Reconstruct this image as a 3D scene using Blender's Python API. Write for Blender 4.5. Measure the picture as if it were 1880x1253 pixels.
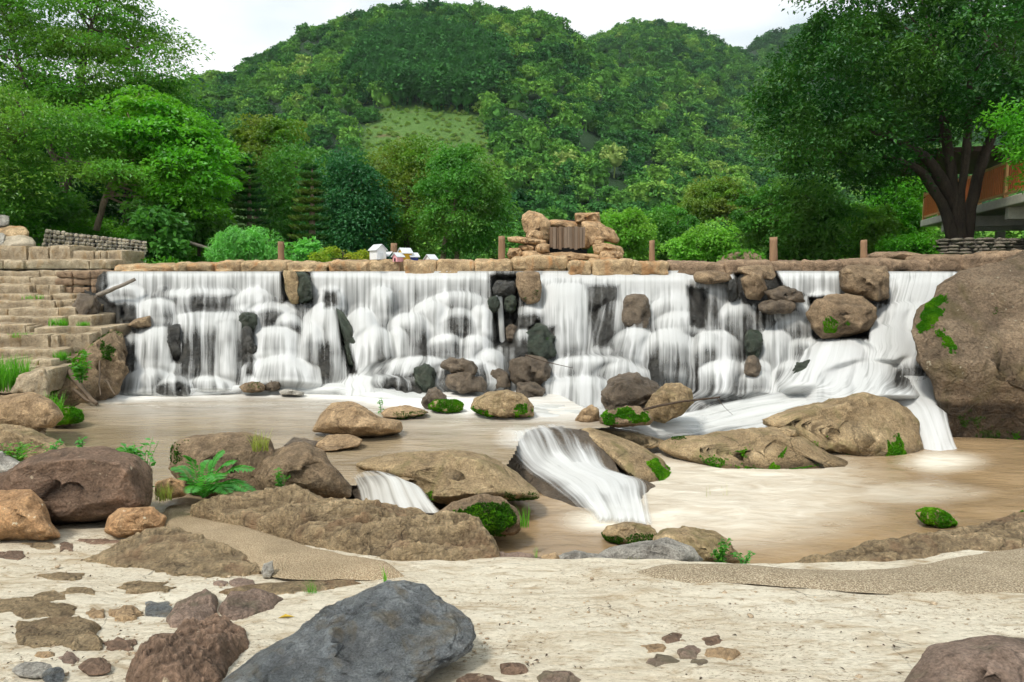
import bpy, math, random
import numpy as np
from mathutils import Vector

for o in list(bpy.data.objects):
    bpy.data.objects.remove(o)
scene = bpy.context.scene
COL = scene.collection

# ------------------------------------------------------------------ camera
FPX = 1253.33
PITCH = math.atan(126.5 / FPX)
CAMZ = 1.7
cam_d = bpy.data.cameras.new("camera")
cam_d.lens = 24.0
cam_d.sensor_width = 36.0
cam_d.clip_start = 0.05
cam_d.clip_end = 5000.0
cam = bpy.data.objects.new("camera", cam_d)
COL.objects.link(cam)
cam.location = (0, 0, CAMZ)
cam.rotation_euler = (math.pi / 2 - PITCH, 0, 0)
scene.camera = cam

# ------------------------------------------------------------------ sky, sun, exposure
HAZE = 0.00014
SUN_EL, SUN_AZ = 56.0, 222.0        # azimuth: clockwise from +Y
world = bpy.data.worlds.new("World")
scene.world = world
world.use_nodes = True
wn, wl = world.node_tree.nodes, world.node_tree.links
wn.clear()
w_out = wn.new('ShaderNodeOutputWorld')
w_bg = wn.new('ShaderNodeBackground')
w_sky = wn.new('ShaderNodeTexSky')
w_sky.sky_type = 'NISHITA'
w_sky.sun_disc = False
w_sky.sun_elevation = math.radians(SUN_EL)
w_sky.sun_rotation = math.radians(SUN_AZ)
w_sky.dust_density = 3.0
w_tc = wn.new('ShaderNodeTexCoord')
w_map = wn.new('ShaderNodeMapping')
w_map.inputs['Scale'].default_value = (1.0, 1.0, 2.6)
w_map.inputs['Location'].default_value = (0.35, 0.1, 0.25)
w_n = wn.new('ShaderNodeTexNoise')
w_n.inputs['Scale'].default_value = 2.3
w_n.inputs['Detail'].default_value = 7.0
w_n.inputs['Roughness'].default_value = 0.5
w_n.inputs['Distortion'].default_value = 0.3
w_r = wn.new('ShaderNodeValToRGB')
w_r.color_ramp.elements[0].position = 0.36
w_r.color_ramp.elements[0].color = (5.4, 6.9, 7.6, 1)
w_r.color_ramp.elements[1].position = 0.58
w_r.color_ramp.elements[1].color = (11.6, 11.8, 11.8, 1)
w_mix = wn.new('ShaderNodeMixRGB')
w_mix.inputs['Fac'].default_value = 0.9
wl.new(w_tc.outputs['Generated'], w_map.inputs['Vector'])
wl.new(w_map.outputs['Vector'], w_n.inputs['Vector'])
wl.new(w_n.outputs['Fac'], w_r.inputs['Fac'])
wl.new(w_sky.outputs['Color'], w_mix.inputs['Color1'])
wl.new(w_r.outputs['Color'], w_mix.inputs['Color2'])
wl.new(w_mix.outputs['Color'], w_bg.inputs['Color'])
w_bg.inputs['Strength'].default_value = 0.05
wl.new(w_bg.outputs['Background'], w_out.inputs['Surface'])

sun_d = bpy.data.lights.new("sun", 'SUN')
sun_d.energy = 1.5
sun_d.angle = math.radians(10)
sun_d.color = (1.0, 0.95, 0.86)
sun = bpy.data.objects.new("sun", sun_d)
COL.objects.link(sun)
_az, _el = math.radians(SUN_AZ), math.radians(SUN_EL)
_to = Vector((math.sin(_az) * math.cos(_el), math.cos(_az) * math.cos(_el), math.sin(_el)))
sun.rotation_euler = _to.to_track_quat('Z', 'Y').to_euler()

vs = scene.view_settings
vs.view_transform = 'Standard'
vs.look = 'None'
vs.exposure = 1.14
vs.gamma = 1.0
vs.use_curve_mapping = False
scene.cycles.transparent_max_bounces = 16
scene.cycles.max_bounces = 7
scene.cycles.diffuse_bounces = 2
scene.cycles.glossy_bounces = 2
scene.cycles.transmission_bounces = 3
scene.cycles.volume_bounces = 0
scene.cycles.use_adaptive_sampling = True
scene.cycles.adaptive_threshold = 0.03
scene.cycles.caustics_reflective = False
scene.cycles.caustics_refractive = False
scene.cycles.use_denoising = True

# ------------------------------------------------------------------ placing: photo pixel + distance -> point in the place
SP, CP = math.sin(PITCH), math.cos(PITCH)

def P(px, py, Y):
    px, py, Y = np.asarray(px, float), np.asarray(py, float), np.asarray(Y, float)
    cx, cy = (px - 940.0) / FPX, (626.5 - py) / FPX
    t = Y / (CP + cy * SP)
    return np.stack([cx * t, Y + 0 * t, CAMZ + (-SP + cy * CP) * t], -1)

def pix(p):
    p = np.asarray(p, float)
    x, y, z = p[..., 0], p[..., 1], p[..., 2] - CAMZ
    d = y * CP - z * SP
    u = y * SP + z * CP
    return 940.0 + FPX * x / d, 626.5 - FPX * u / d

def dist_z(py, z):                      # distance at which a pixel row meets the level z
    cy = (626.5 - py) / FPX
    return (z - CAMZ) * (CP + cy * SP) / (-SP + cy * CP)

def onz(px, py, z):
    return P(px, py, dist_z(py, z))

GA, GB = 0.575, 0.19                    # foreground ledge: z = GA - GB*Y
def dist_g(py):
    cy = (626.5 - py) / FPX
    k = (-SP + cy * CP) / (CP + cy * SP)
    return (GA - CAMZ) / (k + GB)

Z_UP, Z_LOW, Z_BACK = -0.66, -1.15, 1.78

# ------------------------------------------------------------------ numeric helpers
def _hash(ix, iy, iz, s):
    h = (ix * 374761393 + iy * 668265263 + iz * 2147483647 + s * 974634541) & 0xFFFFFFFF
    h = ((h ^ (h >> 13)) * 1274126177) & 0xFFFFFFFF
    h = ((h ^ (h >> 16)) * 2246822519) & 0xFFFFFFFF
    return ((h ^ (h >> 15)) & 0xFFFF) / 32767.5 - 1.0

def vnoise(p, s=0):
    p = np.asarray(p, float)
    i = np.floor(p).astype(np.int64)
    f = p - i
    f = f * f * f * (f * (f * 6 - 15) + 10)
    r = 0
    for dx in (0, 1):
        for dy in (0, 1):
            for dz in (0, 1):
                w = (f[..., 0] if dx else 1 - f[..., 0]) * (f[..., 1] if dy else 1 - f[..., 1]) * (f[..., 2] if dz else 1 - f[..., 2])
                r = r + w * _hash(i[..., 0] + dx, i[..., 1] + dy, i[..., 2] + dz, s)
    return r

def fbm(p, octv=4, s=0, gain=0.5, ridge=False):
    p = np.asarray(p, float)
    r, a, tot = 0, 1.0, 0.0
    for k in range(octv):
        n = vnoise(p * (2.03 ** k) + 17.3 * k, s + k)
        if ridge:
            n = 1 - 2 * np.abs(n)
        r = r + a * n
        tot += a
        a *= gain
    return r / tot

def inpoly(px, py, poly):
    px, py = np.asarray(px, float), np.asarray(py, float)
    c = np.zeros(px.shape, bool)
    n = len(poly)
    for i in range(n):
        x0, y0 = poly[i]
        x1, y1 = poly[(i + 1) % n]
        if y0 == y1:
            continue
        c ^= ((y0 > py) != (y1 > py)) & (px < (x1 - x0) * (py - y0) / (y1 - y0) + x0)
    return c

def edgedist(px, py, poly):
    px, py = np.asarray(px, float), np.asarray(py, float)
    d = np.full(px.shape, 1e9)
    n = len(poly)
    for i in range(n):
        x0, y0 = poly[i]
        x1, y1 = poly[(i + 1) % n]
        ex, ey = x1 - x0, y1 - y0
        t = np.clip(((px - x0) * ex + (py - y0) * ey) / max(ex * ex + ey * ey, 1e-9), 0, 1)
        d = np.minimum(d, np.hypot(px - x0 - t * ex, py - y0 - t * ey))
    return d

def sample_poly(poly, n, rng):
    a = np.array(poly, float)
    lo, hi = a.min(0), a.max(0)
    out = np.zeros((0, 2))
    while len(out) < n:
        q = lo + (hi - lo) * rng.random((n * 3, 2))
        out = np.vstack([out, q[inpoly(q[:, 0], q[:, 1], poly)]])
    return out[:n]

def smooth01(x, a, b):
    t = np.clip((np.asarray(x, float) - a) / (b - a), 0, 1)
    return t * t * (3 - 2 * t)

# ------------------------------------------------------------------ object helpers
def mesh_data(name, v, faces, mat=None, smooth=True, uv=None, attrs=None):
    """faces: list of int arrays (each Mx3 or Mx4)"""
    me = bpy.data.meshes.new(name)
    if isinstance(faces, np.ndarray):
        faces = [faces]
    v = np.asarray(v, np.float32)
    loops = np.concatenate([f.reshape(-1) for f in faces]).astype(np.int32)
    used = np.zeros(len(v), bool); used[loops] = True
    if not used.all():                                     # drop loose vertices
        remap = np.cumsum(used) - 1
        v, loops = v[used], remap[loops].astype(np.int32)
        uv = None if uv is None else np.asarray(uv)[used]
        attrs = {k_: np.asarray(x_)[used] for k_, x_ in (attrs or {}).items()}
    tot = np.concatenate([np.full(len(f), f.shape[1], np.int32) for f in faces])
    start = np.concatenate([[0], np.cumsum(tot)[:-1]]).astype(np.int32)
    me.vertices.add(len(v))
    me.vertices.foreach_set('co', v.reshape(-1))
    me.loops.add(len(loops))
    me.loops.foreach_set('vertex_index', loops)
    me.polygons.add(len(tot))
    me.polygons.foreach_set('loop_start', start)
    me.polygons.foreach_set('loop_total', tot)
    me.polygons.foreach_set('use_smooth', np.full(len(tot), smooth, bool))
    if uv is not None:
        l = me.uv_layers.new(name="UVMap")
        l.data.foreach_set('uv', np.asarray(uv, np.float32)[loops].reshape(-1))
    for k, a in (attrs or {}).items():
        at = me.attributes.new(k, 'FLOAT', 'POINT')
        at.data.foreach_set('value', np.asarray(a, np.float32))
    me.update(calc_edges=True)
    if mat is not None:
        me.materials.append(mat)
    return me

def obj(name, me, parent=None, label=None, cat=None, group=None, kind=None):
    o = bpy.data.objects.new(name, me)
    COL.objects.link(o)
    if parent is not None:
        o.parent = parent
        o.matrix_parent_inverse = parent_inv(parent)
    if label: o['label'] = label
    if cat: o['category'] = cat
    if group: o['group'] = group
    if kind: o['kind'] = kind
    return o

from mathutils import Matrix
def parent_inv(p):
    return (Matrix.Translation(p.location) @ p.rotation_euler.to_matrix().to_4x4()).inverted()

def empty(name, loc, label=None, cat=None, group=None, kind=None):
    o = obj(name, None, None, label, cat, group, kind)
    o.location = [float(c) for c in loc]
    o.empty_display_size = 0.1
    return o

def grid_faces(nu, nv):
    i = np.arange((nv - 1) * (nu - 1))
    r, c = i // (nu - 1), i % (nu - 1)
    a = r * nu + c
    return np.stack([a, a + 1, a + nu + 1, a + nu], -1)

class MB:
    """collects boxes, prisms and tubes into one mesh"""
    def __init__(self):
        self.v, self.f = [], {3: [], 4: []}
        self.n = 0
    def add(self, v, faces):
        v = np.asarray(v, float).reshape(-1, 3)
        for f in faces:
            f = np.asarray(f, int)
            self.f[f.shape[1]].append(f + self.n)
        self.v.append(v)
        self.n += len(v)
    def box(self, c, size, R=None, bev=0.0):
        hx, hy, hz = [s / 2 for s in size]
        b = min(bev, hx * .6, hy * .6, hz * .6)
        if b <= 0:
            v = np.array([[x, y, z] for x in (-hx, hx) for y in (-hy, hy) for z in (-hz, hz)])
            q = np.array([[0, 1, 3, 2], [4, 6, 7, 5], [0, 4, 5, 1], [2, 3, 7, 6], [0, 2, 6, 4], [1, 5, 7, 3]])
            fs = [q]
        else:
            v, idx = [], {}
            for sx in (-1, 1):
                for sy in (-1, 1):
                    for sz in (-1, 1):
                        for k in range(3):
                            p = [sx * (hx - b), sy * (hy - b), sz * (hz - b)]
                            p[k] += (sx, sy, sz)[k] * b
                            idx[sx, sy, sz, k] = len(v)
                            v.append(p)
            q, t = [], []
            for k in range(3):
                a, c2 = [(1, 2), (2, 0), (0, 1)][k]
                for s in (-1, 1):
                    f = []
                    for (sa, sc) in ((-1, -1), (1, -1), (1, 1), (-1, 1)):
                        g = [0, 0, 0]; g[k] = s; g[a] = sa; g[c2] = sc
                        f.append(idx[g[0], g[1], g[2], k])
                    q.append(f if s > 0 else f[::-1])
                for sa in (-1, 1):
                    for sc in (-1, 1):
                        g0 = [0, 0, 0]; g1 = [0, 0, 0]
                        g0[k] = -1; g1[k] = 1
                        for g in (g0, g1): g[a] = sa; g[c2] = sc
                        f = [idx[(*g0, a)], idx[(*g1, a)], idx[(*g1, c2)], idx[(*g0, c2)]]
                        q.append(f if sa * sc < 0 else f[::-1])
            for sx in (-1, 1):
                for sy in (-1, 1):
                    for sz in (-1, 1):
                        f = [idx[sx, sy, sz, k] for k in range(3)]
                        t.append(f if sx * sy * sz > 0 else f[::-1])
            v = np.array(v)
            fs = [np.array(q), np.array(t)]
        if R is not None:
            v = v @ np.asarray(R).T
        self.add(v + np.asarray(c, float), fs)
        return self
    def tube(self, pts, radii, n=8, seed=None):
        pts = np.asarray(pts, float)
        m = len(pts)
        radii = np.broadcast_to(np.asarray(radii, float), (m,))
        t = np.gradient(pts, axis=0)
        t /= np.linalg.norm(t, axis=1, keepdims=True) + 1e-9
        ref = np.array([0.31, 0.9, 0.2]) if abs(t[0][2]) > .6 else np.array([0, 0, 1.0])
        a = np.cross(t, ref); a /= np.linalg.norm(a, axis=1, keepdims=True) + 1e-9
        b = np.cross(t, a)
        ang = np.linspace(0, 2 * math.pi, n, endpoint=False)
        v = pts[:, None] + radii[:, None, None] * (np.cos(ang)[None, :, None] * a[:, None] + np.sin(ang)[None, :, None] * b[:, None])
        v = v.reshape(-1, 3)
        i = np.arange((m - 1) * n)
        r, c = i // n, i % n
        q = np.stack([r * n + c, r * n + (c + 1) % n, (r + 1) * n + (c + 1) % n, (r + 1) * n + c], -1)
        v = np.vstack([v, pts[:1], pts[-1:]])
        c = np.arange(n)
        t0 = np.stack([np.full(n, m * n), (c + 1) % n, c], -1)
        t1 = np.stack([np.full(n, m * n + 1), (m - 1) * n + c, (m - 1) * n + (c + 1) % n], -1)
        self.add(v, [q, t0, t1])
        return self
    def verts(self):
        return np.vstack(self.v)
    def mesh(self, name, mat, smooth=False, rough=0.0, freq=3.0, seed=0):
        v = self.verts()
        if rough:
            for k in range(3):
                v[:, k] += rough * fbm(np.vstack(self.v) * freq + 31.7 * k, 3, seed)
        fs = [np.vstack(x) for x in self.f.values() if x]
        return mesh_data(name, v, fs, mat, smooth)
    def build(self, name, mat, parent=None, smooth=False, rough=0.0, freq=3.0, seed=0, **kw):
        return obj(name, self.mesh(name, mat, smooth, rough, freq, seed), parent, **kw)

def rotz(a):
    c, s = math.cos(a), math.sin(a)
    return np.array([[c, -s, 0], [s, c, 0], [0, 0, 1]])

def icosphere(sub, _c={}):
    if sub in _c:
        return _c[sub]
    import bmesh
    bm = bmesh.new()
    bmesh.ops.create_icosphere(bm, subdivisions=sub, radius=1.0)
    bm.verts.ensure_lookup_table()
    v = np.array([q.co[:] for q in bm.verts])
    f = np.array([[q.index for q in fc.verts] for fc in bm.faces])
    bm.free()
    _c[sub] = (v, f)
    return _c[sub]

def spline(pts, n):
    """Catmull-Rom through pts (m x k), n samples, even in parameter"""
    p = np.asarray(pts, float)
    m = len(p)
    t = np.linspace(0, m - 1, n)
    i = np.clip(t.astype(int), 0, m - 2)
    f = (t - i)[:, None]
    p0, p1, p2, p3 = p[np.maximum(i - 1, 0)], p[i], p[i + 1], p[np.minimum(i + 2, m - 1)]
    return 0.5 * (2 * p1 + (p2 - p0) * f + (2 * p0 - 5 * p1 + 4 * p2 - p3) * f * f + (3 * p1 - p0 - 3 * p2 + p3) * f ** 3)

# ------------------------------------------------------------------ materials
class NT:
    def __init__(self, name):
        self.m = bpy.data.materials.new(name)
        self.m.use_nodes = True
        self.t = self.m.node_tree
        self.t.nodes.clear()
        self.out = self.n('ShaderNodeOutputMaterial')
    def n(self, kind, **kw):
        nd = self.t.nodes.new(kind)
        for k, v in kw.items():
            if k.startswith('i_'):
                nd.inputs[k[2:].replace('_', ' ')].default_value = v
            else:
                setattr(nd, k, v)
        return nd
    def l(self, a, b):
        self.t.links.new(a, b)
    def pos(self, scale=(1, 1, 1)):
        g = self.n('ShaderNodeNewGeometry')
        if tuple(scale) == (1, 1, 1):
            return g.outputs['Position']
        m = self.n('ShaderNodeMapping')
        m.inputs['Scale'].default_value = scale
        self.l(g.outputs['Position'], m.inputs['Vector'])
        return m.outputs['Vector']
    def noise(self, vec, scale, detail=4.0, rough=0.55, dist=0.0):
        nd = self.n('ShaderNodeTexNoise')
        nd.inputs['Scale'].default_value = scale
        nd.inputs['Detail'].default_value = detail
        nd.inputs['Roughness'].default_value = rough
        nd.inputs['Distortion'].default_value = dist
        if vec is not None:
            self.l(vec, nd.inputs['Vector'])
        return nd.outputs['Fac']
    def ramp(self, fac, a, b, ca=(0, 0, 0, 1), cb=(1, 1, 1, 1)):
        r = self.n('ShaderNodeValToRGB')
        e = r.color_ramp.elements
        e[0].position, e[1].position = a, b
        e[0].color, e[1].color = ca, cb
        self.l(fac, r.inputs['Fac'])
        return r.outputs['Color']
    def mix(self, fac, a, b, mode='MIX'):
        nd = self.n('ShaderNodeMixRGB', blend_type=mode)
        for s, v in ((nd.inputs['Fac'], fac), (nd.inputs['Color1'], a), (nd.inputs['Color2'], b)):
            if isinstance(v, (int, float)):
                s.default_value = v
            elif isinstance(v, (tuple, list)):
                s.default_value = (*v[:3], 1)
            else:
                self.l(v, s)
        return nd.outputs['Color']
    def math(self, op, a, b=0.0, c=0.0, clamp=False):
        nd = self.n('ShaderNodeMath', operation=op, use_clamp=clamp)
        for s, v in zip(nd.inputs, (a, b, c)):
            if isinstance(v, (int, float)):
                s.default_value = v
            else:
                self.l(v, s)
        return nd.outputs[0]
    def attr(self, name, kind='GEOMETRY'):
        nd = self.n('ShaderNodeAttribute', attribute_name=name, attribute_type=kind)
        return nd.outputs['Fac']
    def bump(self, h, strength, dist=0.02, normal=None):
        b = self.n('ShaderNodeBump')
        b.inputs['Strength'].default_value = strength
        b.inputs['Distance'].default_value = dist
        self.l(h, b.inputs['Height'])
        if normal is not None:
            self.l(normal, b.inputs['Normal'])
        return b.outputs['Normal']
    def principled(self, col, rough=0.8, normal=None, spec=0.3):
        p = self.n('ShaderNodeBsdfPrincipled')
        for s, v in ((p.inputs['Base Color'], col), (p.inputs['Roughness'], rough)):
            if isinstance(v, (int, float)):
                s.default_value = v
            elif isinstance(v, (tuple, list)):
                s.default_value = (*v[:3], 1)
            else:
                self.l(v, s)
        p.inputs['Specular IOR Level'].default_value = spec
        if normal is not None:
            self.l(normal, p.inputs['Normal'])
        return p.outputs['BSDF']
    def done(self, sh):
        self.l(sh, self.out.inputs['Surface'])
        return self.m

def sc(c, k):
    return tuple(x * k for x in c)

ALB = 1.55
def rock_mat(name, base, light, dark, scale=1.0, rough=0.85, bump=1.0, spots=0.35, crack=0.5, layers=0.0, spec=0.3, lichen=None, stain=None, gz=(1, 1, 1), wet=None):
    t = NT(name)
    base, light, dark = sc(base, ALB), sc(light, ALB * 1.05), sc(dark, ALB * .9)
    stain = sc(stain, ALB) if stain else None
    lichen = sc(lichen, ALB) if lichen else None
    ps = t.pos(gz)
    big = t.noise(ps, 1.6 * scale, 5, 0.6, 0.4)
    med = t.noise(ps, 7.0 * scale, 6, 0.65, 0.6)
    fine = t.noise(ps, 38.0 * scale, 5, 0.7)
    col = t.mix(t.ramp(big, 0.35, 0.65), dark, light)
    col = t.mix(t.ramp(med, 0.30, 0.62), col, base)
    col = t.mix(t.ramp(med, 0.60, 0.78), col, sc(dark, 0.75))
    sp = t.ramp(fine, 0.32, 0.68, (1 - spots * 1.3, 1 - spots * 1.3, 1 - spots * 1.3, 1), (1 + spots * .9, 1 + spots * .9, 1 + spots * .9, 1))
    col = t.mix(1.0, col, sp, 'MULTIPLY')
    if stain:
        s = t.noise(t.pos((1, 1, .45)), 2.3 * scale, 4, 0.6, 0.8)
        col = t.mix(t.ramp(s, 0.52, 0.68), col, stain)
    if lichen:
        ln = t.noise(ps, 15 * scale, 3, 0.5)
        col = t.mix(t.ramp(ln, 0.68, 0.74), col, lichen)
    vor = t.n('ShaderNodeTexVoronoi', feature='DISTANCE_TO_EDGE')
    vor.inputs['Scale'].default_value = 1.9 * scale
    wob = t.n('ShaderNodeMixRGB'); wob.blend_type = 'ADD'
    wob.inputs['Fac'].default_value = 0.35
    t.l(ps, wob.inputs['Color1'])
    nn = t.n('ShaderNodeTexNoise'); nn.inputs['Scale'].default_value = 3.0 * scale; nn.inputs['Detail'].default_value = 4
    t.l(ps, nn.inputs['Vector'])
    t.l(nn.outputs['Color'], wob.inputs['Color2'])
    t.l(wob.outputs['Color'], vor.inputs['Vector'])
    cr = t.ramp(vor.outputs['Distance'], 0.0, 0.035)
    crn = t.ramp(t.noise(ps, 1.1 * scale, 2), 0.45, 0.6)
    crk = t.mix(crn, (1, 1, 1), cr)
    if crack:
        col = t.mix(crack * 0.7, col, t.mix(1.0, col, crk, 'MULTIPLY'))
    h = t.math('ADD', t.math('MULTIPLY', med, 1.0), t.math('MULTIPLY', fine, 0.35))
    h = t.math('ADD', h, t.math('MULTIPLY', crk, 0.25 * crack))
    if layers:
        w = t.n('ShaderNodeTexWave', bands_direction='Z', wave_profile='SAW')
        w.inputs['Scale'].default_value = 2.6 * scale
        w.inputs['Distortion'].default_value = 6.0
        w.inputs['Detail'].default_value = 4
        w.inputs['Detail Scale'].default_value = 1.2
        t.l(ps, w.inputs['Vector'])
        h = t.math('ADD', h, t.math('MULTIPLY', w.outputs['Fac'], 0.5 * layers))
        col = t.mix(0.35 * layers, col, t.mix(w.outputs['Fac'], sc(dark, .8), light))
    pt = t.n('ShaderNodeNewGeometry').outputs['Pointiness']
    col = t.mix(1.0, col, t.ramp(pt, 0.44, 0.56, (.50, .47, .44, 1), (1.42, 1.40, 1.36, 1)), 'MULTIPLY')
    if wet is not None:                                   # damp band just above the water line
        sx = t.n('ShaderNodeSeparateXYZ'); t.l(t.pos(), sx.inputs[0])
        zz = t.math('ADD', sx.outputs['Z'], t.math('MULTIPLY', med, .10))
        wm = t.math('SUBTRACT', 1.0, t.math('MULTIPLY', t.math('SUBTRACT', zz, wet), 9.0, clamp=True), clamp=True)
        col = t.mix(wm, col, t.mix(1.0, col, (.36, .34, .32), 'MULTIPLY'))
        rough = t.math('SUBTRACT', rough, t.math('MULTIPLY', wm, .45))
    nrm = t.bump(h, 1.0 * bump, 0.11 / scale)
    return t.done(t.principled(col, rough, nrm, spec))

def leaf_mat(name, dark, light, tip=None, trans=0.3, gloss=0.12, nscale=0.5):
    sat = lambda c: None if c is None else (c[0] * .90, c[1] * 1.10, c[2] * .75)
    dark, light, tip = sat(dark), sat(light), sat(tip)
    trans = min(.45, trans + .08)
    t = NT(name)
    g = t.n('ShaderNodeNewGeometry')
    ri = g.outputs['Random Per Island']
    tone = t.attr('tone')
    col = t.mix(t.math('ADD', t.math('MULTIPLY', ri, .42), t.math('MULTIPLY', tone, .72), clamp=True), sc(dark, 1.7), sc(light, 1.95))
    if tip:
        ns = t.noise(t.pos(), nscale, 3, 0.5)
        col = t.mix(t.ramp(ns, 0.42, 0.66), col, t.mix(ri, sc(tip, 1.0), sc(tip, 1.6)))
    d = t.n('ShaderNodeBsdfDiffuse'); t.l(col, d.inputs['Color'])
    tr = t.n('ShaderNodeBsdfTranslucent')
    t.l(t.mix(1.0, col, (1.15, 1.25, 0.6), 'MULTIPLY'), tr.inputs['Color'])
    m = t.n('ShaderNodeMixShader'); m.inputs[0].default_value = trans
    t.l(d.outputs[0], m.inputs[1]); t.l(tr.outputs[0], m.inputs[2])
    gl = t.n('ShaderNodeBsdfGlossy'); gl.inputs['Roughness'].default_value = 0.45
    gl.inputs['Color'].default_value = (.7, .8, .75, 1)
    lw = t.n('ShaderNodeLayerWeight'); lw.inputs['Blend'].default_value = 0.25
    m2 = t.n('ShaderNodeMixShader')
    t.l(t.math('MULTIPLY', lw.outputs['Fresnel'], gloss * .6, clamp=True), m2.inputs[0])
    t.l(m.outputs[0], m2.inputs[1]); t.l(gl.outputs[0], m2.inputs[2])
    return t.done(m2.outputs[0])

def flat_mat(name, col, rough=0.7, var=0.25, scale=6.0, bump=0.2, stretch=(1, 1, 1), spec=0.3):
    t = NT(name)
    ps = t.pos(stretch)
    n1 = t.noise(ps, scale, 5, 0.6)
    n2 = t.noise(ps, scale * 6, 4, 0.6)
    c = t.mix(t.ramp(n1, 0.3, 0.7), sc(col, 1 - var), sc(col, 1 + var * .6))
    c = t.mix(0.35, c, t.ramp(n2, 0.3, 0.7, (*sc(col, 1 - var), 1), (*sc(col, 1 + var), 1)))
    return t.done(t.principled(c, rough, t.bump(n2, bump, 0.01), spec))

M = {}
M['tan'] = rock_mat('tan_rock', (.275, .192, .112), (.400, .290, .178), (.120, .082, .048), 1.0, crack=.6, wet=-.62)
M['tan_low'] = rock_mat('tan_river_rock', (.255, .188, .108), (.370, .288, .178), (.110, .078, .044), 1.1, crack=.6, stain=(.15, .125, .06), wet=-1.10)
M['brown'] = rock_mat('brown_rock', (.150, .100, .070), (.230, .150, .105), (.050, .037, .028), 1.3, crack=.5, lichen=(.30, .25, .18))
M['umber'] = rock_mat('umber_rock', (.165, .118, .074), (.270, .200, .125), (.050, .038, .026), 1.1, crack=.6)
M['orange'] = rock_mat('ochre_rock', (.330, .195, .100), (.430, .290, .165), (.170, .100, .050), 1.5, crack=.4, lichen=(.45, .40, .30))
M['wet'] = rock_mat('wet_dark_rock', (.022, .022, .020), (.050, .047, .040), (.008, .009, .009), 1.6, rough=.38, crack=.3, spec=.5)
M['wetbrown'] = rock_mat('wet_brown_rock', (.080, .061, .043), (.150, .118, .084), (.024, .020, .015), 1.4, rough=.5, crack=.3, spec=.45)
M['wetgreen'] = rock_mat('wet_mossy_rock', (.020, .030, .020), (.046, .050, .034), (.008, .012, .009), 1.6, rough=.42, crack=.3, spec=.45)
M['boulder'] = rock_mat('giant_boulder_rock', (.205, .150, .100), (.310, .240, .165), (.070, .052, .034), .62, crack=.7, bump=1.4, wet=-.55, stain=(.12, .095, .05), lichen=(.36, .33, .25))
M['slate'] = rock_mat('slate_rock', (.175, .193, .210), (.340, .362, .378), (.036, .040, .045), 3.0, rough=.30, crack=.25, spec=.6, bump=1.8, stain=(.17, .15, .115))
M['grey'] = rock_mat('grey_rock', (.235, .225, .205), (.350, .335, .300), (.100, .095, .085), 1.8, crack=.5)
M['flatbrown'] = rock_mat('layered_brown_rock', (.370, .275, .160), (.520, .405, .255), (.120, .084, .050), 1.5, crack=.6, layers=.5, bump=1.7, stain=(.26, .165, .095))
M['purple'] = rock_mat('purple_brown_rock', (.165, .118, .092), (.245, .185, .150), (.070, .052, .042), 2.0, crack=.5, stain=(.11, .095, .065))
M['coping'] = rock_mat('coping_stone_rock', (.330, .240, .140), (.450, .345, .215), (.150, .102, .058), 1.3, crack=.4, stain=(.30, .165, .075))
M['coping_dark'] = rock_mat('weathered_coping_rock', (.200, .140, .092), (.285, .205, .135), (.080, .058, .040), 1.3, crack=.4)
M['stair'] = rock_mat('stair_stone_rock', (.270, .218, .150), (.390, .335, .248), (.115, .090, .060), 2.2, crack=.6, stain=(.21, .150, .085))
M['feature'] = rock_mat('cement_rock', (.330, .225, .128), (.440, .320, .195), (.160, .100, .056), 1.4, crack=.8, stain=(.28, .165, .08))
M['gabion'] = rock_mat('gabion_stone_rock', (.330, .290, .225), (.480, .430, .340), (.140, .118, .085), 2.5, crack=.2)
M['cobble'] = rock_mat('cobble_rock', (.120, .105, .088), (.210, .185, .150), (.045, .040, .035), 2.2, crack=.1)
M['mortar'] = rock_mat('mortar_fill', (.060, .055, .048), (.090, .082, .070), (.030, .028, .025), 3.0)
M['pebble'] = rock_mat('pebble_rock', (.250, .190, .130), (.400, .330, .240), (.110, .082, .056), 4.0, crack=.2)

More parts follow.
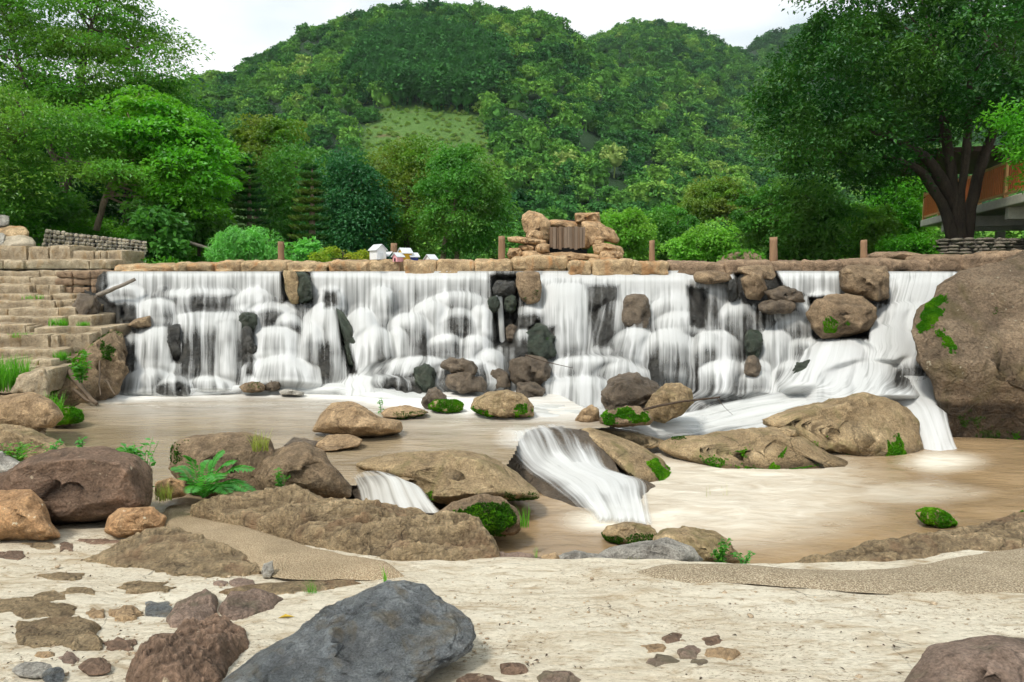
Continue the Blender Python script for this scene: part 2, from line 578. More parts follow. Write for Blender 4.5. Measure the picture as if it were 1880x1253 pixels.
def ground_mat():
    t = NT('pale_cement_ground')
    ps = t.pos()
    big = t.noise(ps, 0.9, 5, 0.6, 0.5)
    med = t.noise(t.pos((1, 2.2, 1)), 4.5, 8, 0.72, 0.8)
    fin = t.noise(ps, 34, 5, 0.7)
    spk = t.noise(t.pos((1, 1.7, 1)), 17, 6, 0.75, 0.6)
    col = t.mix(t.ramp(big, 0.3, 0.7), (.62, .555, .435), (.76, .715, .60))
    col = t.mix(t.ramp(med, 0.50, 0.70), col, (.36, .265, .155))
    col = t.mix(t.ramp(spk, 0.57, 0.68), col, (.22, .155, .09))
    blot = t.noise(t.pos((1, 1.6, 1)), 1.7, 7, .68, 1.0)
    col = t.mix(t.math('MULTIPLY', t.ramp(blot, .52, .66), .55), col, (.42, .325, .205))
    msk = t.ramp(t.noise(ps, 1.3, 3, .5), 0.42, 0.62)
    spk2 = t.noise(t.pos((1, 1.5, 1)), 42, 4, 0.7)
    col = t.mix(t.mix(1.0, msk, t.ramp(spk2, 0.56, 0.64), 'MULTIPLY'), col, (.22, .16, .10))
    col = t.mix(1.0, col, t.ramp(fin, 0.25, 0.75, (.82, .80, .76, 1), (1.12, 1.1, 1.08, 1)), 'MULTIPLY')
    vor = t.n('ShaderNodeTexVoronoi', feature='DISTANCE_TO_EDGE')
    vor.inputs['Scale'].default_value = 1.05
    wob = t.n('ShaderNodeMixRGB', blend_type='ADD'); wob.inputs['Fac'].default_value = 0.5
    nn = t.n('ShaderNodeTexNoise'); nn.inputs['Scale'].default_value = 2.5; nn.inputs['Detail'].default_value = 5
    t.l(ps, nn.inputs['Vector']); t.l(ps, wob.inputs['Color1']); t.l(nn.outputs['Color'], wob.inputs['Color2'])
    t.l(wob.outputs['Color'], vor.inputs['Vector'])
    ck = t.ramp(vor.outputs['Distance'], 0.0, 0.006)
    cmask = t.ramp(t.noise(ps, 0.8, 2), 0.50, 0.60)
    ck = t.mix(cmask, (1, 1, 1), ck)
    col = t.mix(0.6, col, t.mix(1.0, col, ck, 'MULTIPLY'))
    h = t.math('ADD', t.math('MULTIPLY', med, -0.8), t.math('MULTIPLY', fin, 0.35))
    h = t.math('ADD', h, t.math('MULTIPLY', spk, -0.9))
    return t.done(t.principled(col, 0.9, t.bump(h, 0.8, 0.03), 0.2))
M['ground'] = ground_mat()

def pebble_dash(name, a, b, d):
    t = NT(name)
    ps = t.pos()
    v = t.n('ShaderNodeTexVoronoi'); v.inputs['Scale'].default_value = 95
    t.l(ps, v.inputs['Vector'])
    sepv = t.n('ShaderNodeSeparateColor'); t.l(v.outputs['Color'], sepv.inputs['Color'])
    col = t.mix(sepv.outputs[0], a, b)
    col = t.mix(t.ramp(v.outputs['Distance'], 0.28, 0.62), col, d)
    big = t.noise(ps, 2.0, 4, .6, .5)
    col = t.mix(1.0, col, t.ramp(big, .3, .7, (.82, .80, .76, 1), (1.1, 1.08, 1.05, 1)), 'MULTIPLY')
    h = t.math('SUBTRACT', 1.0, v.outputs['Distance'])
    return t.done(t.principled(col, 0.9, t.bump(h, 1.0, 0.012), 0.2))
M['pebbledash'] = pebble_dash('pebble_dash_cement', (.48, .40, .28), (.70, .61, .46), (.26, .205, .14))
M['sandcement'] = pebble_dash('rough_sand_cement', (.47, .375, .25), (.60, .49, .345), (.33, .25, .16))

def bed_mat():
    t = NT('river_bed_earth')
    ps = t.pos()
    n = t.noise(ps, 1.5, 6, .65)
    col = t.mix(t.ramp(n, .3, .7), (.055, .042, .028), (.17, .125, .078))
    return t.done(t.principled(col, .9, t.bump(t.noise(ps, 6, 6, .65), 1.0, .08)))
M['bed'] = bed_mat()

def lawn_mat():
    t = NT('lawn_earth')
    ps = t.pos()
    n = t.noise(ps, .6, 6, .65)
    f = t.noise(ps, 9, 5, .7)
    col = t.mix(t.ramp(n, .35, .65), (.030, .075, .014), (.075, .150, .028))
    col = t.mix(t.ramp(f, .62, .75), col, (.10, .085, .045))
    return t.done(t.principled(col, .95, t.bump(f, .9, .06)))
M['lawn'] = lawn_mat()

def hill_mat():
    t = NT('hill_ground')
    ps = t.pos()
    n = t.noise(ps, .08, 6, .65)
    f = t.noise(t.pos((1, 1, 2.2)), .55, 6, .75, .5)
    forest = t.mix(t.ramp(n, .35, .65), (.010, .032, .012), (.022, .060, .018))
    grass = t.mix(t.ramp(f, .35, .65), (.062, .150, .026), (.130, .235, .050))
    dead = t.noise(ps, .14, 4, .6, .4)
    grass = t.mix(t.ramp(dead, .60, .74), grass, (.185, .150, .075))
    col = t.mix(t.attr('clear'), forest, grass)
    return t.done(t.principled(col, .95, t.bump(f, 1.0, .9)))
M['hill'] = hill_mat()

def water_mat(name, streak_u=9.0, streak_v=0.45, col=(.84, .85, .85), lo=0.32, hi=0.68, tint=(.74, .74, .71), gain=1.0):
    """long-exposure white water: fine threads along the flow (u across, v along, in metres)"""
    t = NT(name)
    uv = t.n('ShaderNodeUVMap', uv_map='UVMap')
    def th(su, sv, det, rough, dist):
        m = t.n('ShaderNodeMapping'); m.inputs['Scale'].default_value = (su, sv, 1)
        t.l(uv.outputs['UV'], m.inputs['Vector'])
        return t.noise(m.outputs['Vector'], 1.0, det, rough, dist)
    a = th(streak_u, streak_v, 3, .55, .15)
    b = th(streak_u * 3.4, streak_v * 1.2, 2, .5, .1)
    c = th(1.6, .5, 2, .5, .3)
    s = t.math('ADD', t.math('MULTIPLY', a, .56), t.math('MULTIPLY', b, .16))
    s = t.math('ADD', s, t.math('MULTIPLY', c, .28))
    s = t.ramp(s, lo, hi)
    op = t.attr('op')
    # opacity: op 0 -> nothing, op .5 -> threads, op 1 -> solid white
    al = t.math('ADD', t.math('MULTIPLY', op, 1.65 * gain), t.math('MULTIPLY', s, 0.95))
    al = t.math('SUBTRACT', al, 0.9, clamp=True)
    al = t.math('SMOOTH_MIN', al, 0.985, 0.05)
    fade = t.math('MULTIPLY', op, 5.0, clamp=True)
    al = t.math('MULTIPLY', al, fade)
    colr = t.mix(s, tint, col)
    d = t.n('ShaderNodeBsdfDiffuse'); t.l(colr, d.inputs['Color'])
    tr = t.n('ShaderNodeBsdfTranslucent'); t.l(colr, tr.inputs['Color'])
    m = t.n('ShaderNodeMixShader'); m.inputs[0].default_value = .3
    t.l(d.outputs[0], m.inputs[1]); t.l(tr.outputs[0], m.inputs[2])
    tp = t.n('ShaderNodeBsdfTransparent')
    mx = t.n('ShaderNodeMixShader'); t.l(al, mx.inputs[0])
    t.l(tp.outputs[0], mx.inputs[1]); t.l(m.outputs[0], mx.inputs[2])
    return t.done(mx.outputs[0])
M['veil'] = water_mat('silky_white_water', 10.0, .34, (.84, .85, .85), .34, .66, (.64, .65, .63))
M['lipveil'] = water_mat('lip_curtain_water', 11.0, .12, (.80, .80, .77), .36, .62, (.52, .49, .43))
M['foamflow'] = water_mat('rapids_white_water', 5.0, .35, (.84, .85, .85), .34, .66, (.60, .61, .58))

def pool_mat(name, mud, foamc, rough=.13, stretch=(.35, 1.6, 1)):
    t = NT(name)
    ps = t.pos(stretch)
    big = t.noise(ps, 1.1, 4, .55, .6)
    streak = t.noise(ps, 3.2, 5, .6, .9)
    col = t.mix(t.ramp(big, .32, .68), sc(mud, .78), sc(mud, 1.22))
    f = t.attr('foam')
    st = t.math('SUBTRACT', t.ramp(streak, .25, .75), .5)
    fa = t.math('ADD', f, t.math('MULTIPLY', st, t.math('ADD', t.math('MULTIPLY', f, .75), .10)), clamp=True)
    col = t.mix(fa, col, foamc)
    rg = t.math('ADD', t.math('MULTIPLY', fa, .5), rough, clamp=True)
    rip = t.noise(t.pos((.5, 1.8, 1)), 7.0, 4, .6, .8)
    h = t.math('ADD', t.math('ADD', streak, t.math('MULTIPLY', big, .6)), t.math('MULTIPLY', rip, .45))
    return t.done(t.principled(col, rg, t.bump(h, .26, .10), .6))
M['pool_up'] = pool_mat('muddy_pool_water', (.285, .220, .138), (.84, .83, .79))
M['pool_low'] = pool_mat('churned_pool_water', (.300, .205, .110), (.76, .71, .60), .16, (.6, 1.5, 1))

# leaves
M['l_feather'] = leaf_mat('feathery_leaf', (.035, .095, .018), (.085, .190, .036), (.15, .22, .055), .34)
M['l_bright'] = leaf_mat('bright_leaf', (.034, .115, .014), (.088, .235, .026), (.14, .28, .035), .4)
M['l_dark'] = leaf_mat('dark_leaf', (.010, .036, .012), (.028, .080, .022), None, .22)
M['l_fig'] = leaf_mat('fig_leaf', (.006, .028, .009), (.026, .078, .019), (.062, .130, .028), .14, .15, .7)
M['l_mid'] = leaf_mat('mid_leaf', (.028, .090, .022), (.075, .175, .042), (.13, .215, .055), .3)
M['l_olive'] = leaf_mat('olive_leaf', (.050, .098, .020), (.120, .185, .040), (.19, .19, .055), .32)
M['l_lime'] = leaf_mat('lime_leaf', (.070, .165, .028), (.155, .285, .055), (.22, .33, .08), .4)
M['l_pine'] = leaf_mat('pine_needle', (.016, .056, .022), (.045, .110, .032), (.10, .13, .035), .15)
M['l_blue'] = leaf_mat('bluish_leaf', (.016, .060, .034), (.042, .118, .062), None, .25)
M['l_bamboo'] = leaf_mat('bamboo_leaf', (.060, .165, .045), (.130, .290, .095), None, .35)
M['l_fern'] = leaf_mat('fern_leaf', (.050, .170, .040), (.115, .300, .090), None, .35)
M['l_grass'] = leaf_mat('grass_blade', (.070, .185, .022), (.150, .320, .045), None, .4)
M['l_dry'] = leaf_mat('dry_grass_blade', (.220, .200, .075), (.330, .300, .120), None, .35)
M['l_moss'] = leaf_mat('moss_frond', (.025, .085, .007), (.075, .190, .012), (.12, .24, .015), .2, .05, 4.0)
M['l_mossdark'] = leaf_mat('dark_moss_frond', (.018, .045, .008), (.060, .110, .016), None, .2, .05)
M['l_flower'] = leaf_mat('yellow_shrub_leaf', (.110, .170, .025), (.240, .270, .040), (.36, .28, .05), .35)
M['bark'] = rock_mat('bark', (.060, .046, .034), (.105, .082, .060), (.022, .017, .013), 3.0, gz=(1, 1, .2))
M['bark_dark'] = rock_mat('dark_bark', (.034, .026, .020), (.060, .046, .034), (.013, .010, .008), 3.0, gz=(1, 1, .2))
M['bark_pale'] = rock_mat('pale_bark', (.150, .115, .082), (.240, .190, .140), (.060, .045, .032), 3.0, gz=(1, 1, .2))

M['post'] = flat_mat('post_wood', (.270, .165, .095), .85, .35, 9, .6, (1, 1, .15))
M['plank'] = flat_mat('grey_plank_wood', (.225, .170, .125), .85, .45, 7, .7, (1, 1, .08))
M['plank2'] = flat_mat('brown_plank_wood', (.175, .120, .080), .85, .45, 7, .7, (1, 1, .08))
M['rail'] = flat_mat('red_rail_wood', (.560, .135, .035), .45, .3, 6, .2, (1, 1, .2))
M['railpost'] = flat_mat('ochre_rail_wood', (.620, .330, .130), .5, .3, 6, .2, (1, 1, .2))
M['concrete'] = flat_mat('deck_concrete', (.560, .530, .450), .85, .25, 2.5, .3)
M['darkwall'] = flat_mat('stained_wall_plaster', (.150, .145, .130), .9, .6, 1.6, .3, (1, 1, .5))
M['darkwood'] = flat_mat('dark_house_wood', (.060, .034, .022), .8, .4, 4, .3, (1, 1, .3))
M['white'] = flat_mat('white_paint', (.780, .790, .800), .5, .06, 8, .1)
M['roofwhite'] = flat_mat('pale_roof_paint', (.640, .670, .690), .5, .1, 8, .1)
M['yellow'] = flat_mat('yellow_paint', (.640, .400, .030), .5, .12, 8, .1)
M['blue'] = flat_mat('blue_paint', (.030, .055, .250), .5, .12, 8, .1)
M['pink'] = flat_mat('pink_paint', (.700, .330, .360), .5, .12, 8, .1)
M['teal'] = flat_mat('teal_paint', (.030, .130, .110), .5, .12, 8, .1)
M['black'] = flat_mat('dark_opening', (.012, .012, .012), .8, .1)
M['stick'] = flat_mat('dead_stick_wood', (.075, .052, .036), .85, .35, 8, .4)
M['pole'] = flat_mat('grey_pole_wood', (.240, .205, .165), .8, .35, 6, .4)
M['wire'] = flat_mat('wire_steel', (.200, .190, .175), .5, .2)
M['yellowleaf'] = flat_mat('fallen_leaf_yellow', (.480, .330, .035), .6, .2, 30, .2)
M['wetwood'] = flat_mat('root_wood', (.130, .095, .065), .8, .4, 6, .5)

# ------------------------------------------------------------------ builders
def poly_radius(poly, c, n=720, soft=2.0):
    ang = np.linspace(-math.pi, math.pi, n, endpoint=False)
    R = np.zeros(n)
    dx, dy = np.cos(ang), np.sin(ang)
    m = len(poly)
    for i in range(m):
        x0, y0 = poly[i][0] - c[0], poly[i][1] - c[1]
        x1, y1 = poly[(i + 1) % m][0] - c[0], poly[(i + 1) % m][1] - c[1]
        ex, ey = x1 - x0, y1 - y0
        den = dx * ey - dy * ex
        with np.errstate(divide='ignore', invalid='ignore'):
            tt = (x0 * ey - y0 * ex) / den
            ss = (x0 * dy - y0 * dx) / den
        ok = (np.abs(den) > 1e-9) & (tt > 0) & (ss >= -1e-6) & (ss <= 1 + 1e-6)
        R = np.where(ok & (tt > R), tt, R)
    R = np.where(R <= 0, np.median(R), R)
    k = int(soft * n / 360)
    if k > 0:
        w = np.hanning(2 * k + 3)[1:-1]
        w /= w.sum()
        R = np.convolve(np.concatenate([R[-k:], R, R[:k]]), w, 'valid')
    return R

def ell(x0, y0, x1, y1, n=12, sq=0.75, seed=0, jit=0.06):
    r = np.random.default_rng(seed + int(x0) * 7 + int(y0))
    out = []
    for i in range(n):
        a = 2 * math.pi * i / n
        c, s = math.cos(a), math.sin(a)
        k = 1 + jit * r.normal()
        out.append(((x0 + x1) / 2 + (x1 - x0) / 2 * math.copysign(abs(c) ** sq, c) * k,
                    (y0 + y1) / 2 + (y1 - y0) / 2 * math.copysign(abs(s) ** sq, s) * k))
    return out

def rock_mesh(name, poly, mat, Y=None, z=None, ground=False, th=None, lean=0.5, seed=0, sub=4, rough=0.05, cuts=9, freq=2.2,
              box=0.7, strata=0.22, soft=2.5, ridge=0.6, under=0.0, facet=(.52, .80)):
    poly = [(float(a), float(b)) for a, b in poly]
    a = np.array(poly)
    c = (a.min(0) + a.max(0)) / 2
    if not inpoly(np.array([c[0]]), np.array([c[1]]), poly)[0]:
        c = a.mean(0)
    bot = a[:, 1].max()
    if Y is None:
        Y = float(dist_g(bot) if ground else dist_z(bot, z))
    s = Y / FPX
    wid = np.ptp(a[:, 0]) * s
    hgt = np.ptp(a[:, 1]) * s
    if th is None:
        th = 0.42 * min(wid, hgt * 2.2)
    v, f = icosphere(sub)
    rng = np.random.default_rng(seed + 101)
    v = v.copy()
    for _ in range(cuts):
        n = rng.normal(size=3); n[1] = -abs(n[1]) * 1.3
        n /= np.linalg.norm(n)
        d = v @ n
        o = rng.uniform(*facet)
        v -= np.outer(np.where(d > o, (d - o) * .95, 0), n)
    R = poly_radius(poly, c, soft=soft)
    r = np.hypot(v[:, 0], v[:, 2])
    ang = np.arctan2(-v[:, 2], v[:, 0])
    Ri = np.interp(ang, np.linspace(-math.pi, math.pi, 721), np.append(R, R[0]))
    r0 = np.hypot(icosphere(sub)[0][:, 0], icosphere(sub)[0][:, 2])
    rr = np.clip(r0, 0, 1) ** box
    px = c[0] + Ri * np.cos(ang) * rr
    py = c[1] + Ri * np.sin(ang) * rr
    Yv = Y + lean * (bot - py) * s + th * v[:, 1] * .98
    if under:
        Yv = Yv + under * smooth01((py - a[:, 1].min()) / np.ptp(a[:, 1]), .5, 1.0)
    p = P(px, py, np.maximum(Yv, .3))
    cen = p.mean(0)
    size = (wid + hgt) / 2
    q = p / max(size, .05)
    nrm = p - cen
    nrm /= np.linalg.norm(nrm, axis=1, keepdims=True) + 1e-9
    d = fbm(q * freq + seed * 3.7, 6, seed, .58)
    if ridge:
        d = d + ridge * fbm(q * freq * 1.3 + seed * 1.7, 4, seed + 50, .55, True)
    if strata:
        lay = (q[:, 2] + .35 * math.sin(seed) * q[:, 0]) * (7 if strata > .3 else 4) + 1.6 * fbm(q * 1.7, 3, seed + 9)
        d = d + strata * (np.abs((lay % 1.0) - .5) * 2 - .5)
    amp = rough * 1.35 * size * 2 * (0.35 + 0.65 * np.abs(v[:, 1]) ** .5)
    p = p + nrm * (d * amp)[:, None]
    return mesh_data(name, p, f, mat)

def rock(name, label, poly, mat='tan', parent=None, cat='rock', group=None, kind=None, **kw):
    if mat.startswith('wet'):
        for k_, x_ in (('ridge', 1.0), ('rough', .075), ('box', .6), ('cuts', 12)):
            kw.setdefault(k_, x_)
    me = rock_mesh(name, poly, M[mat], **kw)
    if parent is not None:
        return obj(name, me, parent, label=label)
    return obj(name, me, None, label, cat, group, kind)

def mesh_np(me):
    v = np.zeros(len(me.vertices) * 3, np.float32); me.vertices.foreach_get('co', v)
    l = np.zeros(len(me.loops), np.int32); me.loops.foreach_get('vertex_index', l)
    return v.reshape(-1, 3).astype(float), l

def leaf_arrays(c, d, n, L, W, fold=0.12):
    """rhombic leaves: centre c, axis d, normal n, length L, width W"""
    d = d / (np.linalg.norm(d, axis=1, keepdims=True) + 1e-9)
    s = np.cross(n, d); s /= np.linalg.norm(s, axis=1, keepdims=True) + 1e-9
    n = np.cross(d, s)
    L = np.broadcast_to(L, (len(c),))[:, None]; W = np.broadcast_to(W, (len(c),))[:, None]
    a = c - d * L * .5
    b = c + s * W * .5 + n * L * fold - d * L * .06
    e = c + d * L * .5 - n * L * fold * .6
    g = c - s * W * .5 + n * L * fold - d * L * .06
    v = np.stack([a, b, e, g], 1).reshape(-1, 3)
    f = np.arange(len(c) * 4).reshape(-1, 4)
    return v, f

def scatter_on(o, poly, n, seed=0, face=-0.05):
    """random points and normals on the faces of o that the photo shows inside poly"""
    rng = np.random.default_rng(seed)
    v, l = mesh_np(o.data)
    k = len(l) // len(o.data.polygons)
    tri = l.reshape(-1, k)[:, :3]
    a, b, c = v[tri[:, 0]], v[tri[:, 1]], v[tri[:, 2]]
    nr = np.cross(b - a, c - a)
    ar = np.linalg.norm(nr, axis=1) + 1e-12
    nr = nr / ar[:, None]
    cen = (a + b + c) / 3
    view = cen - np.array([0, 0, CAMZ]); view /= np.linalg.norm(view, axis=1, keepdims=True)
    px, py = pix(cen)
    w = ar * inpoly(px, py, poly) * (np.sum(nr * view, 1) < -face)
    if w.sum() <= 0:
        return np.zeros((0, 3)), np.zeros((0, 3))
    i = rng.choice(len(w), n, p=w / w.sum())
    u = rng.random((n, 2)); u = np.where(u.sum(1, keepdims=True) > 1, 1 - u, u)
    return a[i] + (b - a)[i] * u[:, :1] + (c - a)[i] * u[:, 1:], nr[i]

def moss(o, poly, n=900, size=0.035, mat='l_moss', seed=0, patch=0.25):
    n, size, patch = int(n * 2.0), size * .8, patch - .02
    rng = np.random.default_rng(seed + 5)
    p, nr = scatter_on(o, poly, n, seed)
    if not len(p):
        return None
    ns = fbm(p * 4.5, 4, seed, .65) * 1.35
    px, py = pix(p)
    ed = edgedist(px, py, poly) / 18.0
    k = ns + np.minimum(ed, 1.0) * .7 > patch
    p, nr = p[k], nr[k]
    if not len(p):
        return None
    d = nr * .8 + rng.normal(size=p.shape) * .6 + np.array([0, 0, .35])
    nn = nr + rng.normal(size=p.shape) * .7
    S = size * rng.uniform(.6, 1.4, len(p))
    v, f = leaf_arrays(p + nr * S[:, None] * .22, d, nn, S, S * .62)
    m = obj('moss', mesh_data('moss', v, f, M[mat], False), o)
    m['kind'] = 'stuff'
    return m

def clump_leaves(cen, rad, nl, rng, size, flat=.6, droop=.25, aspect=.5, upb=.6, tone=False):
    m = len(cen)
    i = np.repeat(np.arange(m), nl)
    d = rng.normal(size=(len(i), 3))
    d /= np.linalg.norm(d, axis=1, keepdims=True)
    d[:, 2] = np.where(rng.random(len(i)) < upb, np.abs(d[:, 2]), d[:, 2])
    r = rng.random(len(i)) ** .33
    off = d * r[:, None] * rad[i][:, None]
    off[:, 2] *= flat
    off[:, 2] -= droop * (off[:, 0] ** 2 + off[:, 1] ** 2) / np.maximum(rad[i], .05)
    c = cen[i] + off
    ax = d * [1, 1, .5] + rng.normal(size=c.shape) * .55 - np.array([0, 0, .25])
    n = np.array([0, 0, 1.0]) + d * .45 + rng.normal(size=c.shape) * .45
    S = size * rng.uniform(.65, 1.35, len(c))
    v, f = leaf_arrays(c, ax, n, S, S * aspect)
    return (v, f, np.repeat(rng.random(m)[i], 4)) if tone else (v, f)

def crown_mesh(name, poly, Y, th, ncl, nl, crad, size, mat, seed=0, flat=.6, droop=.25, aspect=.5, edge=60.0, up=0.0, ybias=0.0):
    rng = np.random.default_rng(seed + 77)
    ncl, crad, nl = int(ncl * .62), crad * 1.15, int(nl * 1.5)
    q = sample_poly(poly, ncl, rng)
    out = rng.random(ncl) < .30                       # stray sprays that break the outline
    pc = np.array(poly).mean(0)
    q = np.where(out[:, None], pc + (q - pc) * (1 + .17 * rng.random((ncl, 1))), q)
    ed = np.clip(edgedist(q[:, 0], q[:, 1], poly) / edge, 0.02, 1)
    h = th * np.sqrt(1 - (1 - ed) ** 2)
    u = rng.uniform(-1, 1, ncl)
    u = np.sign(u) * np.abs(u) ** .6
    Yv = Y + h * u
    cen = P(q[:, 0], q[:, 1], Yv)
    cen = P(*pix(cen), Yv)
    rad = crad * (.45 + 1.1 * rng.random(ncl) ** 1.5)
    v, f, tn = clump_leaves(cen, rad, int(nl * 1.55), rng, size * .78, flat, droop, aspect, tone=True)
    return mesh_data(name, v, f, M[mat], False, None, {'tone': tn}), cen

def tree(name, label, poly, Y, th, trunk, mat, ncl=120, nl=90, crad=.55, size=.16, bark='bark', seed=0, flat=.6, droop=.25,
         aspect=.5, cat='tree', limbs=10, group=None, edge=60.0, n_side=8):
    """trunk: list of stems, each a list of (px, py, Y, radius)"""
    base = P(*trunk[0][0][:3])
    e = empty(name, base, label, cat, group)
    me, cen = crown_mesh('crown', poly, Y, th, ncl, nl, crad, size, mat, seed, flat, droop, aspect, edge)
    obj('crown', me, e)
    rng = np.random.default_rng(seed)
    mb = MB()
    allp = []
    for st in trunk:
        pts = np.array([[*P(a, b, c), r] for a, b, c, r in st])
        sp = spline(pts, max(8, 5 * len(pts)))
        k = sp[:, :3] + .35 * sp[:, 3:4] * np.stack([fbm(sp[:, :3] * 1.3 + 9 * j, 2, seed) for j in range(3)], -1)
        mb.tube(k, sp[:, 3], n_side)
        allp.append(sp[len(sp) // 3:])
    ap = np.vstack(allp)
    for i in rng.choice(len(cen), min(limbs, len(cen)), replace=False):
        d = np.linalg.norm(ap[:, :3] - cen[i], axis=1) + np.maximum(0, ap[:, 2] - cen[i][2]) * 1.5
        j = int(np.argmin(d))
        a, b = ap[j, :3], cen[i]
        mid = (a + b) / 2 + rng.normal(size=3) * .12 * d[j] + np.array([0, 0, .06 * d[j]])
        r0 = max(.015, min(ap[j, 3] * .6, .05 + .012 * d[j]))
        mb.tube(spline(np.array([a, mid, b]), 9), np.linspace(r0, .012, 9), 6)
    mb.build('trunk', M[bark], e, True, .02, 4, seed)
    return e

def araucaria(label, px, ytop, ybot, Y, rpx, mat='l_pine', whorls=11, seed=0):
    rng = np.random.default_rng(seed)
    base = P(px, ybot, Y)
    e = empty('araucaria_tree', base, label, 'tree')
    top = P(px, ytop, Y)
    mb = MB().tube(np.linspace(base, top, 8), np.linspace(.13, .02, 8), 8)
    mb.build('trunk', M['bark_pale'], e, True)
    H = top[2] - base[2]
    R = rpx * Y / FPX
    vs_, fs_, n0 = [], [], 0
    br = MB()
    for w in range(whorls):
        t = .14 + .84 * (w / (whorls - 1)) ** .92
        zc = base[2] + H * t
        rad = R * (1 - t) ** .62 * rng.uniform(.85, 1.08) + .08
        nb = 7
        a0 = rng.random() * 6.28
        for b in range(nb):
            a = a0 + 6.2832 * b / nb + rng.normal() * .08
            k = rad * rng.uniform(.85, 1.1)
            s = np.linspace(0.08, 1, 7)
            pts = np.stack([base[0] + math.cos(a) * k * s, base[1] + math.sin(a) * k * s, zc + .10 * k * s ** 2 - .10 * k * s], -1)
            br.tube(pts, np.linspace(.022, .008, 7), 5)
            m = 85
            ss = rng.random(m) ** .75
            c = np.stack([base[0] + math.cos(a) * k * ss, base[1] + math.sin(a) * k * ss, zc + .10 * k * ss ** 2 - .10 * k * ss], -1)
            side = np.array([-math.sin(a), math.cos(a), 0])
            c = c + side * (rng.normal(size=(m, 1)) * .10 * (1.1 - .5 * ss[:, None])) + np.array([0, 0, 1]) * rng.random((m, 1)) * .05
            d = np.array([math.cos(a), math.sin(a), 0]) * .6 + side * rng.normal(size=(m, 1)) * .8 + np.array([0, 0, .55])
            v, f = leaf_arrays(c, d, rng.normal(size=c.shape), .22, .045, .05)
            vs_.append(v); fs_.append(f + n0); n0 += len(v)
    br.build('branch', M['bark'], e, True)
    obj('crown', mesh_data('crown', np.vstack(vs_), np.vstack(fs_), M[mat], False), e)
    return e

def blades(pts, n, h, w, lean, rng, seg=4):
    """grass blades rooted round pts"""
    i = rng.integers(0, len(pts), n)
    root = pts[i]
    az = rng.random(n) * 6.2832
    dirx = np.stack([np.cos(az), np.sin(az), 0 * az], -1)
    side = np.stack([-np.sin(az), np.cos(az), 0 * az], -1)
    H = h * rng.uniform(.55, 1.25, n)
    Ln = lean * rng.uniform(.2, 1.3, n) * H
    t = np.linspace(0, 1, seg)
    c = root[:, None] + np.array([0, 0, 1.0]) * (H[:, None] * (t - .25 * (Ln / H)[:, None] * t ** 2))[..., None] + dirx[:, None] * (Ln[:, None] * t ** 1.8)[..., None]
    ww = w * (1 - t ** 1.6 * .95)
    v = np.stack([c - side[:, None] * ww[None, :, None] * .5, c + side[:, None] * ww[None, :, None] * .5], 2).reshape(-1, 3)
    k = np.arange(seg - 1)
    f = np.stack([2 * k, 2 * k + 1, 2 * k + 3, 2 * k + 2], -1)
    f = (f[None] + (np.arange(n) * seg * 2)[:, None, None]).reshape(-1, 4)
    return v, f

def tuft(label, px, py, Y, h, spread, n=60, mat='l_grass', w=.012, lean=.5, seed=0, name='grass_tuft', cat='grass', group=None):
    rng = np.random.default_rng(seed + int(px))
    b = P(px, py, Y)
    a, r = rng.random(40) * 6.28, spread * np.sqrt(rng.random(40))
    pts = b + np.stack([np.cos(a) * r, np.sin(a) * r * .6, 0 * a - .02], -1)
    v, f = blades(pts, n, h, w, lean, rng)
    return obj(name, mesh_data(name, v, f, M[mat], True), None, label, cat, group)

def weed(label, px, py, Y, h, spread, stems=7, mat='l_fern', leaf=.05, seed=0, name='weed', cat='plant', per=9, group=None):
    """leafy weed: stems with leaves on both sides"""
    rng = np.random.default_rng(seed + int(px))
    b = P(px, py, Y)
    e = empty(name, b, label, cat, group)
    mb = MB(); C, D, N = [], [], []
    for k in range(stems):
        a = rng.random() * 6.28
        hh = h * rng.uniform(.5, 1.1)
        tipo = np.array([math.cos(a), math.sin(a) * .7, 0]) * spread * rng.uniform(.4, 1)
        pts = spline(np.array([b + tipo * .15 - [0, 0, .03], b + tipo * .4 + [0, 0, hh * .55], b + tipo + [0, 0, hh]]), 10)
        mb.tube(pts, np.linspace(.004, .0018, 10), 5)
        for j in range(per):
            t = rng.uniform(.2, 1)
            i = min(9, int(t * 9))
            aa = rng.random() * 6.28
            d = np.array([math.cos(aa), math.sin(aa), rng.uniform(-.25, .5)])
            C.append(pts[i] + d * leaf * .5); D.append(d); N.append(np.array([0, 0, 1]) + rng.normal(size=3) * .4)
    v, f = leaf_arrays(np.array(C), np.array(D), np.array(N), leaf * rng.uniform(.6, 1.3, len(C)), leaf * .5)
    mb.build('stem', M['l_fern'], e, True)
    obj('foliage', mesh_data('foliage', v, f, M[mat], True), e)
    return e

